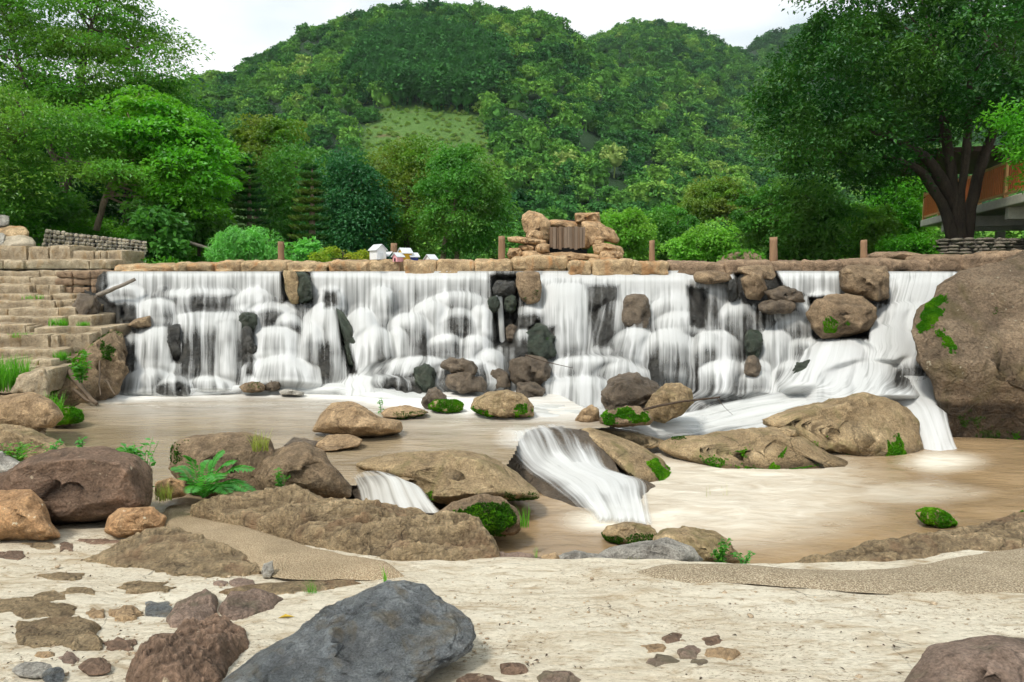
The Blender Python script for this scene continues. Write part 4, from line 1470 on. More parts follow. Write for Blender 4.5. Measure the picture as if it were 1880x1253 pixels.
# left tiers
dome(228, 523, 556, 70, 80, 6, W); dome(300, 528, 562, 40, 46, 10, V)
dome(370, 530, 582, 170, 180, 6, G); dome(455, 540, 590, 70, 80, 8, W)
dome(215, 545, 596, 90, 100, 5, V, fwd=.05)
dome(290, 548, 600, 60, 70, 8, W, fwd=.1)
dome(395, 573, 705, 150, 165, 6, (.9, .9, .52, .5, .62, .8), fwd=.2); dome(350, 575, 700, 46, 56, 8, G, fwd=.24)
dome(420, 585, 706, 40, 50, 8, (.8, .8, .6, .62, .7, .8), fwd=.26)
dome(290, 600, 690, 70, 84, 8, W, fwd=.25); dome(250, 612, 690, 50, 60, 10, V, fwd=.2)
dome(278, 676, 732, 100, 138, 22, (.9, .95, .75, .6, .8, .9), fwd=.35); dome(320, 690, 733, 60, 76, 18, G, fwd=.45)
dome(385, 690, 722, 70, 110, 10, W, fwd=.3)
# centre left
dome(466, 528, 572, 60, 76, 18, W); dome(500, 556, 612, 90, 100, 12, G, fwd=.1)
dome(530, 575, 640, 50, 56, 16, G, fwd=.15)
dome(598, 556, 706, 70, 100, 26, (.95, .98, .8, .62, .66, .8), fwd=.2); dome(575, 590, 706, 40, 50, 20, (.8, .85, .5, .45, .5, .7), fwd=.3)
dome(505, 600, 664, 90, 104, 16, W, fwd=.25); dome(520, 652, 712, 105, 150, 22, W, fwd=.4); dome(470, 662, 712, 50, 70, 14, W, fwd=.35)
dome(606, 530, 572, 50, 60, 16, (.9, .9, .7, .6, .8, .6), fwd=.12)
dome(665, 566, 700, 56, 90, 24, W, fwd=.2, cxb=676); dome(700, 525, 600, 46, 60, 14, W, fwd=.1)
dome(690, 600, 706, 60, 100, 20, W, fwd=.32)
dome(752, 574, 672, 84, 86, 26, (.95, .95, .60, .42, .50, .8), fwd=.25); dome(730, 600, 690, 34, 50, 16, W, fwd=.3)
dome(838, 536, 590, 130, 130, 22, W, fwd=.1); dome(790, 552, 620, 70, 70, 20, W, fwd=.16)
dome(842, 567, 622, 64, 66, 14, (.95, .95, .6, .5, .6, .8), fwd=.22); dome(885, 560, 625, 40, 44, 10, W, fwd=.18)
dome(818, 614, 668, 66, 70, 14, (.95, .9, .6, .5, .6, .9), fwd=.3); dome(872, 616, 672, 60, 66, 12, (.95, .9, .62, .55, .7, .9), fwd=.3)
dome(770, 655, 712, 150, 210, 16, W, fwd=.35, cxb=740); dome(860, 660, 715, 110, 140, 14, W, fwd=.4)
dome(900, 640, 705, 50, 60, 12, W, fwd=.3)
dome(730, 694, 748, 52, 58, 12, (.8, .75, .45, .36, .45, .6), fwd=.55); dome(766, 690, 735, 36, 40, 10, (.8, .75, .5, .4, .5, .8), fwd=.5)
dome(690, 690, 738, 120, 170, 10, W, fwd=.42)
# centre
dome(972, 562, 622, 60, 64, 4, (.8, .75, .35, .35, .3, .2), fwd=.1); dome(1040, 519, 658, 90, 94, 8, (.95, .98, .80, .72, .80, .9), fwd=.12)
dome(1100, 523, 656, 80, 84, 8, (.8, .8, .45, .38, .42, .7), fwd=.06); dome(960, 604, 668, 40, 48, 14, (.85, .85, .6, .5, .6, .8), fwd=.3)
dome(1130, 552, 662, 60, 90, 22, W, fwd=.14, cxb=1112); dome(1172, 544, 612, 50, 54, 14, (.7, .6, .32, .3, .4, .4), fwd=.18)
dome(1240, 540, 610, 90, 110, 26, W, fwd=.15); dome(1250, 571, 616, 90, 100, 16, W, fwd=.22)
dome(1165, 602, 676, 84, 110, 26, (.98, 1, .8, .6, .65, .8), fwd=.28, cxb=1150); dome(1228, 604, 712, 92, 110, 26, (.95, .95, .68, .46, .52, .8), fwd=.34)
dome(1310, 607, 676, 96, 106, 24, W, fwd=.3); dome(1300, 610, 720, 50, 60, 14, G, fwd=.36)
dome(1328, 662, 740, 86, 96, 14, (.98, .95, .72, .6, .7, .9), fwd=.5); dome(1385, 660, 730, 60, 80, 14, W, fwd=.45)
dome(1310, 520, 608, 74, 80, 6, (.85, .8, .52, .46, .5, .5), fwd=.06)
dome(1352, 552, 640, 62, 70, 22, (.95, .9, .6, .5, .6, .8), fwd=.16)
dome(1085, 654, 705, 150, 170, 10, W, fwd=.38); dome(1068, 692, 768, 120, 140, 10, (.98, 1, .9, .86, .95, 1), fwd=.55)
dome(1140, 665, 716, 80, 120, 14, W, fwd=.42); dome(1010, 690, 760, 40, 50, 8, G, fwd=.5)
dome(978, 736, 764, 34, 40, 6, (.8, .8, .6, .6, .7, .8), fwd=.62)
# right
dome(1385, 545, 610, 70, 80, 14, G, fwd=.12); dome(1455, 553, 590, 60, 90, 10, W, fwd=.1); dome(1510, 535, 570, 60, 70, 8, W, fwd=.05)
dome(1455, 580, 630, 70, 80, 22, (.95, .95, .66, .5, .6, .8), fwd=.24); dome(1420, 605, 695, 66, 74, 16, (.95, 1, .82, .72, .8, .9), fwd=.36)
dome(1487, 620, 668, 80, 90, 8, (.9, .9, .7, .62, .7, .9), fwd=.32); dome(1455, 662, 710, 66, 86, 22, (.95, .95, .7, .62, .7, .9), fwd=.48)
dome(1388, 680, 730, 60, 80, 14, W, fwd=.5)


# main chute on the right
W2 = (1, 1.05, 1.0, .95, 1.05, 1)
dome(1700, 508, 580, 136, 116, 10, W2, fwd=.2, cxb=1672); dome(1662, 556, 640, 112, 130, 22, W2, fwd=.35, cxb=1632); dome(1620, 598, 706, 150, 190, 34, W2, fwd=.5, cxb=1604)
dome(1545, 620, 730, 110, 190, 26, W2, fwd=.55, cxb=1510); dome(1676, 655, 720, 78, 92, 26, (.95, .85, .5, .42, .6, .8), fwd=.75); dome(1602, 664, 742, 150, 230, 18, W2, fwd=.62); dome(1690, 560, 700, 50, 70, 20, W2, fwd=.4, cxb=1705)

# one continuous relief: every brow pushes the surface forward, thins it on the face and whitens it where it lands
def relief(PX, PY):
    N2 = fbm(np.stack([PX / 26, PY / 55, 0 * PX + 3], -1), 3, 71)
    N3 = fbm(np.stack([PX / 60, PY / 40, 0 * PX + 5], -1), 3, 64)
    Y = ybase(PY, PX) - .10 - .14 * N3
    T = (PY - 504) / (foot(PX) - 504)
    N4 = fbm(np.stack([PX / 9, PY / 70, 0 * PX + 8], -1), 3, 77)
    op = .40 + .30 * N2 + 0.17 * N4 + .50 * smooth01(T, .76, 1.0) + .30 * smooth01(PX, 1280, 1420) * smooth01(T, .45, .7)
    UU = PX + 2.4 * np.maximum(0, PY - (foot(PX) - 95)) * smooth01(PX, 1150, 1330)
    for (x0, x1, top, bot, ops, dx) in LIPS:
        b = bot + 16 * fbm(np.stack([PX / 22, 0 * PX, 0 * PX + x0], -1), 2, 5)
        t = (PY - top) / (b - top)
        e = 5 + 3 * N2
        m = smooth01(PX, x0 - e, x0 + e) * (1 - smooth01(PX, x1 - e, x1 + e)) * (1 - smooth01(t, .72, 1.05))
        o = np.interp(t, [0, .12, .4, .75, 1], ops) + .12 * N2 + .16 * N4 * smooth01(t, .05, .3)
        yl = 15.0 - .10 - .22 * np.clip(t, 0, 1) ** .7 + .45 * (1 - smooth01(PY, top - 4, top + 3))
        Y = Y + (yl - Y) * m
        op = op + (o - op) * m
    for (cx, top, bot, wt, wb, arch, ops, fwd, cxb, soft) in sorted(DOMES, key=lambda d: d[7]):
        h = bot - top
        t = np.clip((PY - top) / h, 0, 1.2)
        c = cx + (cxb - cx) * t ** 1.4
        w = (wt + (wb - wt) * t) * 1.10
        u = (PX - c) / (w / 2) + .10 * N2
        au = np.abs(u)
        near = au < 1.4
        if not near.any():
            continue
        topu = top + (arch + 3) * np.minimum(au, 1.4) ** 2.4 + 2.5 * N2
        tt = (PY - topu) / np.maximum(bot - topu, 6)
        m = (1 - smooth01(au, 1.05 - soft * 1.5, 1.12)) * smooth01(PY, topu - 3.5, topu + 3.0) * (1 - smooth01(tt, .76, 1.10))
        o = np.interp(tt, [-.05, .05, .16, .34, .62, .86, 1.05], [ops[0], max(ops[0], ops[1]), ops[1], ops[2], ops[3], ops[4], max(ops[5], .8)])
        o = o + (1 - o) * .22 * smooth01(au, .5, .9) - .30 * smooth01(au, .92, 1.1) * smooth01(tt, .25, .5) + .26 * N2 + .15 * N4 - .10      # thicker at the shoulders
        yt, yb = ybase(top + h * .15, cx) - .12 - .75 * fwd, ybase(bot, cxb) - .20 - .75 * fwd
        dep = min(.20, wt * 15 / FPX * .22)
        yd = yt + (yb - yt) * np.clip(tt, 0, 1) + dep * np.minimum(au, 1.1) ** 2.4 + .12 * (1 - smooth01(tt, -.05, .16))
        Y = np.where(near, Y + (np.minimum(yd, Y + .25) - Y) * m, Y)
        op = np.where(near, op + (o - op) * m, op)
        UU = np.where(near, UU + ((cx + np.clip(u, -1.3, 1.3) * wt / 2) - UU) * m * .8, UU)
    for g, k in GAPS:
        ins = inpoly(PX, PY, g)
        op = np.where(ins, op * (1 - k * np.clip(edgedist(PX, PY, g) / 9, 0, 1)), op)
    op = op * smooth01(PX, 162, 205) * (1 - smooth01(PX, 1735, 1790))
    return Y, np.clip(op, 0, 1.05), UU

nu, nv = 820, 170
PX, T = np.meshgrid(np.linspace(155, 1795, nu), np.linspace(-.015, 1.08, nv))
PY = 502 + (foot(PX) - 502) * T
YW, OP, UU = relief(PX, PY)
k5 = np.array([1, 4, 6, 4, 1]) / 16.0
for _ in range(5):                                        # soften the steps between brows
    YW = sum(k5[i] * np.roll(YW, i - 2, 0) for i in range(5)); YW[:2] = YW[2]; YW[-2:] = YW[-3]
    YW = sum(k5[i] * np.roll(YW, i - 2, 1) for i in range(5)); YW[:, :2] = YW[:, 2:3]; YW[:, -2:] = YW[:, -3:-2]
uv = np.stack([UU * 13.9 / FPX, PY * 13.9 / FPX], -1).reshape(-1, 2)
obj('water_veil', mesh_data('water_veil', P(PX, PY, YW).reshape(-1, 3), grid_faces(nu, nv)[:, ::-1], M['veil'], True, uv, {'op': OP.reshape(-1)}), fall)
YC = YW + .10 + .05 * fbm(np.stack([PX / 13, PY / 11, 0 * PX], -1), 4, 62) - .05 * fbm(np.stack([PX / 40, PY / 30, 0 * PX], -1), 3, 61, .5, True)
YC = YC + .35 * smooth01(1 - OP, .75, 1.0)
obj('cliff', mesh_data('cliff', P(PX, PY, YC)[::2, ::2].reshape(-1, 3), grid_faces(len(PX[0, ::2]), len(PX[::2, 0]))[:, ::-1], M['wet'], True), fall)
mb = MB(); a, b = P(150, 500, 15.4), P(1900, 500, 15.4)
mb.box(((a[0] + b[0]) / 2, 15.75, -.3), (b[0] - a[0], .5, 3.2))
mb.build('cliff_core', M['wet'], fall)

# thin falls in the dark recess
sheet('water_thread', [(541, 908, 922, 14.62, 2, .05, .9), (548, 910, 924, 14.5, 2, .05, 1), (600, 914, 927, 14.45, 1, .05, .96), (655, 917, 931, 14.35, 0, .05, .98), (690, 912, 936, 14.1, 0, .05, .95), (705, 900, 944, 13.9, 3, .1, .6)], fall, 'foamflow', 12, 40, 5, .35)
sheet('water_thread', [(560, 886, 903, 14.6, 2, .05, .9), (600, 887, 904, 14.45, 2, .05, .8), (700, 890, 912, 14.1, 0, .05, .9), (730, 880, 930, 13.8, 0, .05, .8)], fall, 'foamflow', 12, 40, 6, .35)

# main chute on the right and the rapids it feeds
def run(secs, seed, mat='foamflow', nu=50, nv=70, edge=.16, wob=.04, lump=.0, core=None, core_mat='wet'):
    return sheet('rapids', secs, fall, mat, nu, nv, seed, edge=edge, wob=wob, lump=lump, core=core, core_mat=core_mat)
run([(690, 1585, 1730, 12.85, 4, .1, .9), (705, 1590, 1735, 12.6, 4, .1, 1), (725, 1625, 1735, 12.2, 4, .1, 1), (750, 1660, 1740, 11.7, 4, .1, 1), (790, 1682, 1748, 11.1, 2, .1, .92), (825, 1690, 1762, 10.75, 2, .1, .95), (850, 1672, 1790, 10.45, 0, .1, .75), (862, 1650, 1820, 10.2, 0, 0, 0)], 23, mat='veil', nu=44, edge=.2, core=.25, core_mat='umber' )
# broad rapids sliding left and down to the lower pool: sections run across the stream
def stream(pts, seed, mat='foamflow', nu=30, nv=90, edge=.34, wob=.05):
    """pts: (px, py, Y) of upper and lower edge + opacity, following the flow"""
    a = np.array(pts, float)
    sp = spline(a, nv)
    U = np.linspace(0, 1, nu)
    A, B = P(sp[:, 0], sp[:, 1], sp[:, 2]), P(sp[:, 3], sp[:, 4], sp[:, 5])
    v = A[:, None] * (1 - U)[None, :, None] + B[:, None] * U[None, :, None]
    v[..., 2] += wob * fbm(v * np.array([1.2, 1.2, 0]), 3, seed) + .08 * np.sin(U * math.pi)[None, :] + .07 * fbm(np.stack([np.broadcast_to(U * 6, v.shape[:2]), np.broadcast_to(np.linspace(0, 5, nv)[:, None], v.shape[:2]), 0 * v[..., 0] + seed], -1), 3, seed + 2)
    w = np.linalg.norm(A - B, axis=1).mean()
    ln = np.concatenate([[0], np.cumsum(np.linalg.norm(np.diff((A + B) / 2, axis=0), axis=1))])
    uv = np.stack([np.broadcast_to(U[None] * w + seed, (nv, nu)), np.broadcast_to(ln[:, None], (nv, nu))], -1).reshape(-1, 2)
    ef = np.minimum(smooth01(U, 0, edge), 1 - smooth01(U, 1 - edge, 1))
    en = .3 * fbm(v * np.array([3, 3, 0]), 2, seed + 4)
    vv = np.linspace(0, 1, nv)
    op = sp[:, 6][:, None] * np.clip(ef[None] * (1 + en), 0, 1) * (smooth01(vv, 0, .10) * (1 - smooth01(vv, .86, 1)))[:, None]
    op = op * (1 - .22 * smooth01(fbm(np.stack([np.broadcast_to(U * 7, (nv, nu)), np.broadcast_to(ln[:, None] * .5, (nv, nu)), 0 * v[..., 0] + seed], -1), 3, seed + 6), .0, .5))
    return obj('rapids', mesh_data('rapids', v.reshape(-1, 3), grid_faces(nu, nv), M[mat], True, uv, {'op': np.clip(op, 0, 1.1).reshape(-1)}), fall)
stream([(1650, 690, 13.0, 1640, 735, 12.1, .9), (1590, 690, 13.1, 1590, 728, 12.2, 1.0), (1520, 695, 13.1, 1520, 755, 11.9, 1.0), (1440, 715, 13.0, 1440, 782, 11.6, 1.0),
        (1360, 730, 12.9, 1350, 800, 11.3, 1.0), (1290, 742, 12.7, 1270, 822, 11.0, .95), (1215, 760, 12.3, 1215, 838, 10.6, .85), (1150, 785, 11.6, 1190, 850, 10.2, .55), (1110, 800, 11.0, 1200, 870, 9.9, .25)], 31, nu=44, nv=110)
stream([(930, 738, 12.4, 960, 778, 10.7, .9), (1040, 742, 12.4, 1040, 790, 10.4, 1.0), (1130, 750, 12.2, 1120, 804, 10.3, 1.0), (1220, 756, 12.2, 1200, 816, 10.4, 1.0), (1320, 750, 12.5, 1300, 806, 11.0, .9)], 32)
# white apron along the foot of the left falls
stream([(195, 716, 13.6, 205, 738, 12.75, .55), (300, 712, 13.6, 300, 736, 12.7, .85), (430, 704, 13.6, 430, 728, 12.9, .85), (560, 700, 13.6, 570, 727, 12.95, 1.0), (680, 700, 13.5, 690, 742, 12.5, 1.05), (780, 715, 13.3, 770, 756, 12.2, .95), (860, 730, 13.1, 850, 766, 12.0, .7)], 33, nu=24)

# ------------------------------------------------------------------ second drop: water sliding over the rounded slab from the upper pool
fall2 = empty('lower_cascade', P(1060, 940, 8.4), 'short bright cascade sliding over a rounded slab into the lower pool', None, None, 'structure')
def over(path, seed, parent, mat='veil', nu=56, nv=60, edge=.3, core=None, thin=0.0):
    """path: rows of (left px, py, Y, right px, py, Y, op), following the flow"""
    a = np.array(path, float)
    sp = spline(a, nv)
    U = np.linspace(0, 1, nu)
    A, B = P(sp[:, 0], sp[:, 1], sp[:, 2]), P(sp[:, 3], sp[:, 4], sp[:, 5])
    v = A[:, None] * (1 - U)[None, :, None] + B[:, None] * U[None, :, None]
    bul = np.sin(U * math.pi)[None, :]
    v[..., 2] += .13 * bul ** .8 * np.sin(np.linspace(.15, .95, nv) * math.pi)[:, None] + .05 * fbm(v * 2.4, 3, seed)
    w = np.linalg.norm(A - B, axis=1).mean()
    ln = np.concatenate([[0], np.cumsum(np.linalg.norm(np.diff((A + B) / 2, axis=0), axis=1))])
    uv = np.stack([np.broadcast_to(U[None] * w + seed, (nv, nu)), np.broadcast_to(ln[:, None] * 1.5, (nv, nu))], -1).reshape(-1, 2)
    ef = np.minimum(smooth01(U, 0, edge), 1 - smooth01(U, 1 - edge, 1))
    pat = .26 * fbm(np.stack([np.broadcast_to(U * 5, (nv, nu)), np.broadcast_to(ln[:, None] * 1.6, (nv, nu)), 0 * v[..., 0]], -1), 3, seed + 2)
    vv = np.linspace(0, 1, nv)[:, None]
    pat = pat - thin * np.exp(-((U[None] - .68) / .2) ** 2 - ((vv - .26) / .13) ** 2)
    op = np.clip((sp[:, 6][:, None] + pat * (sp[:, 6][:, None] < .97)) * ef[None], 0, 1.1)
    o = obj('water_curtain', mesh_data('water_curtain', v.reshape(-1, 3), grid_faces(nu, nv), M[mat], True, uv, {'op': op.reshape(-1)}), parent)
    if core:
        c = v.copy(); c[..., 2] -= core; c[..., 1] += core * .6
        c += .03 * fbm(c * 3, 3, seed)[..., None]
        obj('wet_rock', mesh_data('wet_rock', c.reshape(-1, 3), grid_faces(nu, nv), M['wetbrown'], True), parent)
    return o
over([(912, 799, 9.80, 1070, 780, 10.45, .25), (916, 806, 9.50, 1085, 788, 10.1, .55), (915, 828, 9.22, 1110, 800, 9.8, .66), (935, 860, 9.0, 1128, 838, 9.35, .82), (975, 885, 8.75, 1142, 870, 9.0, 1.0),
      (1008, 915, 8.32, 1202, 885, 8.9, .95), (1040, 940, 7.95, 1208, 915, 8.4, .80), (1065, 955, 7.7, 1212, 955, 7.65, .92), (1055, 968, 7.45, 1222, 972, 7.3, .0)], 41, fall2, nu=70, nv=80, core=.06, thin=.5)
fall3 = empty('small_cascade', P(740, 940, 7.9), 'little fan of water spilling between two tan boulders', None, None, 'structure')
over([(636, 878, 7.75, 722, 870, 7.9, .3), (645, 893, 7.42, 745, 884, 7.6, .55), (652, 908, 7.3, 772, 896, 7.4, .78), (655, 925, 7.15, 792, 915, 7.2, .82), (655, 948, 6.95, 818, 940, 7.0, .6)], 42, fall3, 'lipveil', 40, 40, .1, .05)

# ================================================================== STONEWORK
def rect(x0, y0, x1, y1, rng, j=2.0, slope=0.0):
    m = (x0 + x1) / 2
    w = (x1 - x0)
    s = slope * w
    pts = [(x0, y0), (x0 + w * .3, y0), (x0 + w * .7, y0 + s * .7), (x1, y0 + s), (x1, (y0 + y1) / 2 + s), (x1, y1 + s), (x0 + w * .65, y1 + s * .65), (x0 + w * .3, y1), (x0, y1), (x0, (y0 + y1) / 2)]
    return [(a + rng.normal() * j, b + rng.normal() * j * .6) for a, b in pts]

rng = np.random.default_rng(12)
weir = empty('weir_wall', P(940, 505, 15.3), 'long low weir wall of rough coping stones above the waterfall', 'wall')
COPE = [(200, 330, 487, 502, 0), (318, 392, 483, 501, 0), (388, 446, 481, 502, 0), (440, 528, 479, 502, 0), (522, 606, 480, 502, 0), (600, 680, 479, 503, 0), (674, 745, 478, 505, 0), (738, 806, 479, 506, 0),
        (800, 872, 478, 507, 0), (866, 942, 478, 507, 0), (934, 1046, 474, 507, 0), (1040, 1090, 478, 507, 0), (1084, 1165, 476, 506, 0), (1158, 1232, 477, 505, 0), (1230, 1338, 482, 503, 1),
        (1332, 1424, 479, 503, 1), (1418, 1480, 479, 505, 1), (1472, 1552, 477, 504, 1), (1545, 1645, 476, 502, 1), (1636, 1712, 476, 500, 1), (1704, 1775, 473, 499, 1), (1768, 1850, 468, 498, 1), (1840, 1930, 462, 498, 1)]
for i, (a, b, c, d, dk) in enumerate(COPE):
    me = block_mesh('coping_stone', a + 2.5, c + rng.normal() * 1.6, b - 3, d + 3 + rng.normal(), 15.25 + rng.normal() * .07, 1.0, M['coping_dark' if dk else 'coping'], i, .10, .05, (20, 8, 10))
    obj('coping_stone', me, weir)
    if i % 2 == 0 and i < 14:
        me = rock_mesh('coping_stone', rect(a + 4, d - 9, (a + b) / 2 + 14, d + 8, rng, 2), M['coping_dark' if dk else 'coping'], Y=15.5, th=.4, lean=0, seed=i + 40, sub=3, rough=.03, cuts=4, freq=4, box=.6, soft=3)
        obj('coping_stone', me, weir)
mb = MB()
a, b = P(180, 490, 15.9), P(1930, 490, 15.9)
mb.box(((a[0] + b[0]) / 2, 15.95, .5), (b[0] - a[0], .5, 2.5), None, .05)
mb.build('wall_core', M['coping_dark'], weir)

# posts on the weir
for px, top, bot, w, lab in ((516, 444, 480, 12, 'weathered wooden post left of the white toy house, beside the pine trees'), (723, 447, 479, 12, 'short brown post standing between the white and yellow toy houses'),
                             (921, 434, 477, 13, 'tall post just left of the stacked rock feature'), (1197, 442, 477, 11, 'slim post just right of the stacked rock feature'),
                             (1420, 436, 481, 14, 'thick tapering post before the bushy green trees'), (1586, 441, 476, 12, 'brown post beside the earthen bank near the stone planter')):
    Y = 15.75
    p0, p1 = P(px, bot + 8, Y), P(px, top, Y)
    r = w / 2 * Y / FPX
    k = np.linspace(0, 1, 8)[:, None]
    pts = p0 * (1 - k) + p1 * k
    post = MB().tube(pts, np.linspace(r * 1.05, r * .92, 8), 10)
    post.build('wooden_post', M['post'], None, True, .012, 6, px, label=lab, cat='post', group='posts along the weir')

# ------------------------------------------------------------------ stone steps on the left bank
steps = empty('stone_steps', P(60, 700, 12.0), 'flight of rough tan stone steps climbing the left bank', 'steps')
ROWS = [(452, 480, -80, 130, 15.9), (462, 484, 100, 225, 16.0), (478, 499, -80, 205, 15.6), (497, 512, -80, 198, 15.3), (510, 526, -80, 196, 15.1), (524, 541, -80, 112, 14.8), (540, 554, -80, 134, 14.5), (552, 567, -80, 138, 14.2), (565, 583, -80, 140, 13.9),
        (581, 602, -80, 170, 13.6), (600, 618, -80, 188, 13.25), (615, 646, -80, 166, 12.9), (643, 664, -80, 108, 12.5), (660, 682, -80, 96, 12.15), (680, 715, -80, 92, 11.8)]
k = 0
for (y0, y1, x0, x1, Y) in ROWS:
    x = x0
    n = int(rng.integers(3, 6)) if x1 - x0 > 120 else 2
    cuts_ = np.sort(np.concatenate([[x0, x1], rng.uniform(x0 + 20, x1 - 20, n - 1)]))
    for a, b in zip(cuts_[:-1], cuts_[1:]):
        if b < -30 or b - a < 9:
            continue
        me = block_mesh('step_stone', a + .5, y0 + rng.normal() * .9, b - .5, y1 + 6, Y + rng.normal() * .03, 1.0, M['stair'], k, .03, .034, (14, 7, 7))
        obj('step_stone', me, steps)
        k += 1
for j in range(9):
    me = block_mesh('wall_stone', 100 + 33 * (j % 3), 498 + 14 * (j // 3), 132 + 33 * (j % 3), 511 + 14 * (j // 3), 14.95 + rng.normal() * .03, .5, M['coping_dark'], k + j, .05, .03)
    obj('wall_stone', me, steps)
# earth body of the bank below the steps, down to the pool
rock('earth_bank', 'steep earthy bank with roots under the stone steps', [(-90, 720), (60, 700), (110, 650), (160, 640), (195, 612), (215, 640), (218, 690), (205, 725), (170, 745), (120, 775), (60, 800), (-90, 810)], 'umber', Y=12.2, th=.6, lean=.5, seed=3, sub=6, rough=.05, cat='bank', ridge=1.1, freq=3.5)
for _i, _pl in enumerate(([(110, 650), (160, 640), (160, 690), (120, 700)], [(180, 610), (215, 640), (215, 680), (190, 670)], [(60, 720), (110, 710), (120, 760), (60, 780)])):
    moss(bpy.data.objects['earth_bank'], _pl, 700, .05, 'l_mossdark' if _i else 'l_moss', _i, .25)

# ------------------------------------------------------------------ stone pile and gabion on the far left bank
rock('boulder', 'grey boulder topping the stone pile above the steps', ell(-30, 394, 18, 418), 'grey', Y=17, cat='boulder', seed=1)
rock('boulder', 'ochre block in the stone pile above the steps', ell(-20, 416, 54, 438, sq=.5), 'coping', Y=16.8, cat='boulder', seed=2)
rock('boulder', 'wide pale slab at the bottom of the stone pile above the steps', ell(-10, 432, 66, 458, sq=.6), 'gabion', Y=16.6, cat='boulder', seed=3)
rock('boulder', 'small grey stone wedged under the ochre block at the picture edge', ell(-25, 428, 12, 454), 'grey', Y=16.5, cat='boulder', seed=4)
gab = empty('gabion_wall', P(170, 468, 18.5), 'low gabion retaining wall of pale rubble in wire mesh', 'wall')
k = 0
rg = np.random.default_rng(3)
for i in range(24):
    t = i / 23
    x = 84 + 182 * t
    ytop, ybot = 423 + 20 * t + (0 if x > 118 else -2), 462 + 7 * t
    rows = 5
    for j in range(rows):
        yc = ytop + (ybot - ytop) * (j + .5) / rows
        h = (ybot - ytop) / rows
        a = x + rg.normal() * 1.5
        me = rock_mesh('rubble_stone', ell(a - 4.6, yc - h * .56, a + 4.6, yc + h * .56, 8, .8, k), M['gabion'], Y=17.9 + rg.normal() * .03, th=.13, lean=0, seed=k, sub=2, rough=.05, cuts=3)
        obj('rubble_stone', me, gab)
        k += 1
mb = MB()
for (xa, xb) in ((84, 118), (120, 200), (202, 266)):
    ta, tb = (xa - 84) / 182, (xb - 84) / 182
    c = [P(xa, 424 + 20 * ta, 18.05), P(xb, 424 + 20 * tb, 18.05), P(xb, 466 + 7 * tb, 18.05), P(xa, 466 + 7 * ta, 18.05)]
    mb.add(np.array(c + [q + np.array([0, .8, 0]) for q in c]), [np.array([[3, 2, 1, 0], [0, 1, 5, 4], [1, 2, 6, 5], [3, 0, 4, 7]])])
mb.build('rubble_fill', M['mortar'], gab)
mb = MB()
for i in range(22):
    t = i / 21
    mb.tube(np.array([P(84 + 182 * t, 423 + 20 * t, 17.74), P(84 + 182 * t, 468 + 6 * t, 17.74)]), .006, 4)
for j in range(6):
    mb.tube(np.array([P(84, 424 + 8 * j, 17.73), P(266, 444 + 6 * j, 17.73)]), .006, 4)
mb.build('wire_mesh', M['wire'], gab)

# ------------------------------------------------------------------ stacked rock feature with wooden panel
feat = empty('rock_feature', P(1040, 478, 16.4), 'stacked ochre cement rocks round a wooden plank panel on the weir', 'rock feature')
FE = [([(958, 395), (972, 386), (988, 390), (1010, 408), (1009, 440), (1004, 452), (985, 445), (962, 425)], 16.6), (ell(966, 424, 997, 446, sq=.6), 16.2), ([(932, 436), (950, 434), (975, 438), (1002, 442), (998, 452), (960, 448), (934, 444)], 16.0),
      (ell(932, 456, 958, 478, sq=.55), 15.9), (ell(952, 449, 985, 462, sq=.6), 16.05), (ell(982, 447, 1009, 466, sq=.6), 15.9), (ell(954, 461, 1000, 478, sq=.6), 15.8), ([(1056, 392), (1100, 390), (1102, 409), (1058, 410)], 16.9),
      ([(1070, 408), (1100, 408), (1128, 425), (1136, 440), (1132, 448), (1100, 440), (1090, 445), (1082, 456), (1070, 456)], 16.5), (ell(1084, 434, 1108, 452, sq=.6), 16.1), ([(1086, 450), (1105, 446), (1140, 454), (1147, 466), (1130, 470), (1090, 466)], 16.0),
      (ell(1100, 460, 1144, 477, sq=.6), 15.85), ([(992, 466), (1030, 464), (1102, 467), (1104, 478), (992, 478)], 15.95), ([(1005, 404), (1022, 404), (1062, 408), (1074, 410), (1074, 420), (1005, 418)], 17.1)]
for i, (pl, Y) in enumerate(FE):
    me = rock_mesh('stacked_rock', pl, M['feature'], Y=Y + .3, th=.42, lean=.1, seed=20 + i, sub=5, rough=.04, cuts=10, box=.55, soft=1.5, ridge=.7)
    obj('stacked_rock', me, feat)
mb = MB()
a, b = P(1000, 403, 17.2), P(1080, 477, 17.2)
mb.box((a + b) / 2 + [0, .35, 0], (b[0] - a[0], .4, a[2] - b[2]), None, .03)
panel = mb.build('wood_panel', M['black'], feat)
rg = np.random.default_rng(9)
x = 1009.0
i = 0
while x < 1071:
    w = rg.uniform(3.6, 6.2)
    a, b = P(x, 417 + rg.normal() * .8, 16.35), P(x + w, 457 + rg.normal() * 1.2, 16.35)
    mb = MB().box((a + b) / 2 + [0, rg.normal() * .012, 0], (b[0] - a[0] - .006, .045, a[2] - b[2]), None, .004)
    mb.build('plank', M['plank' if rg.random() < .65 else 'plank2'], panel)
    x += w
    i += 1

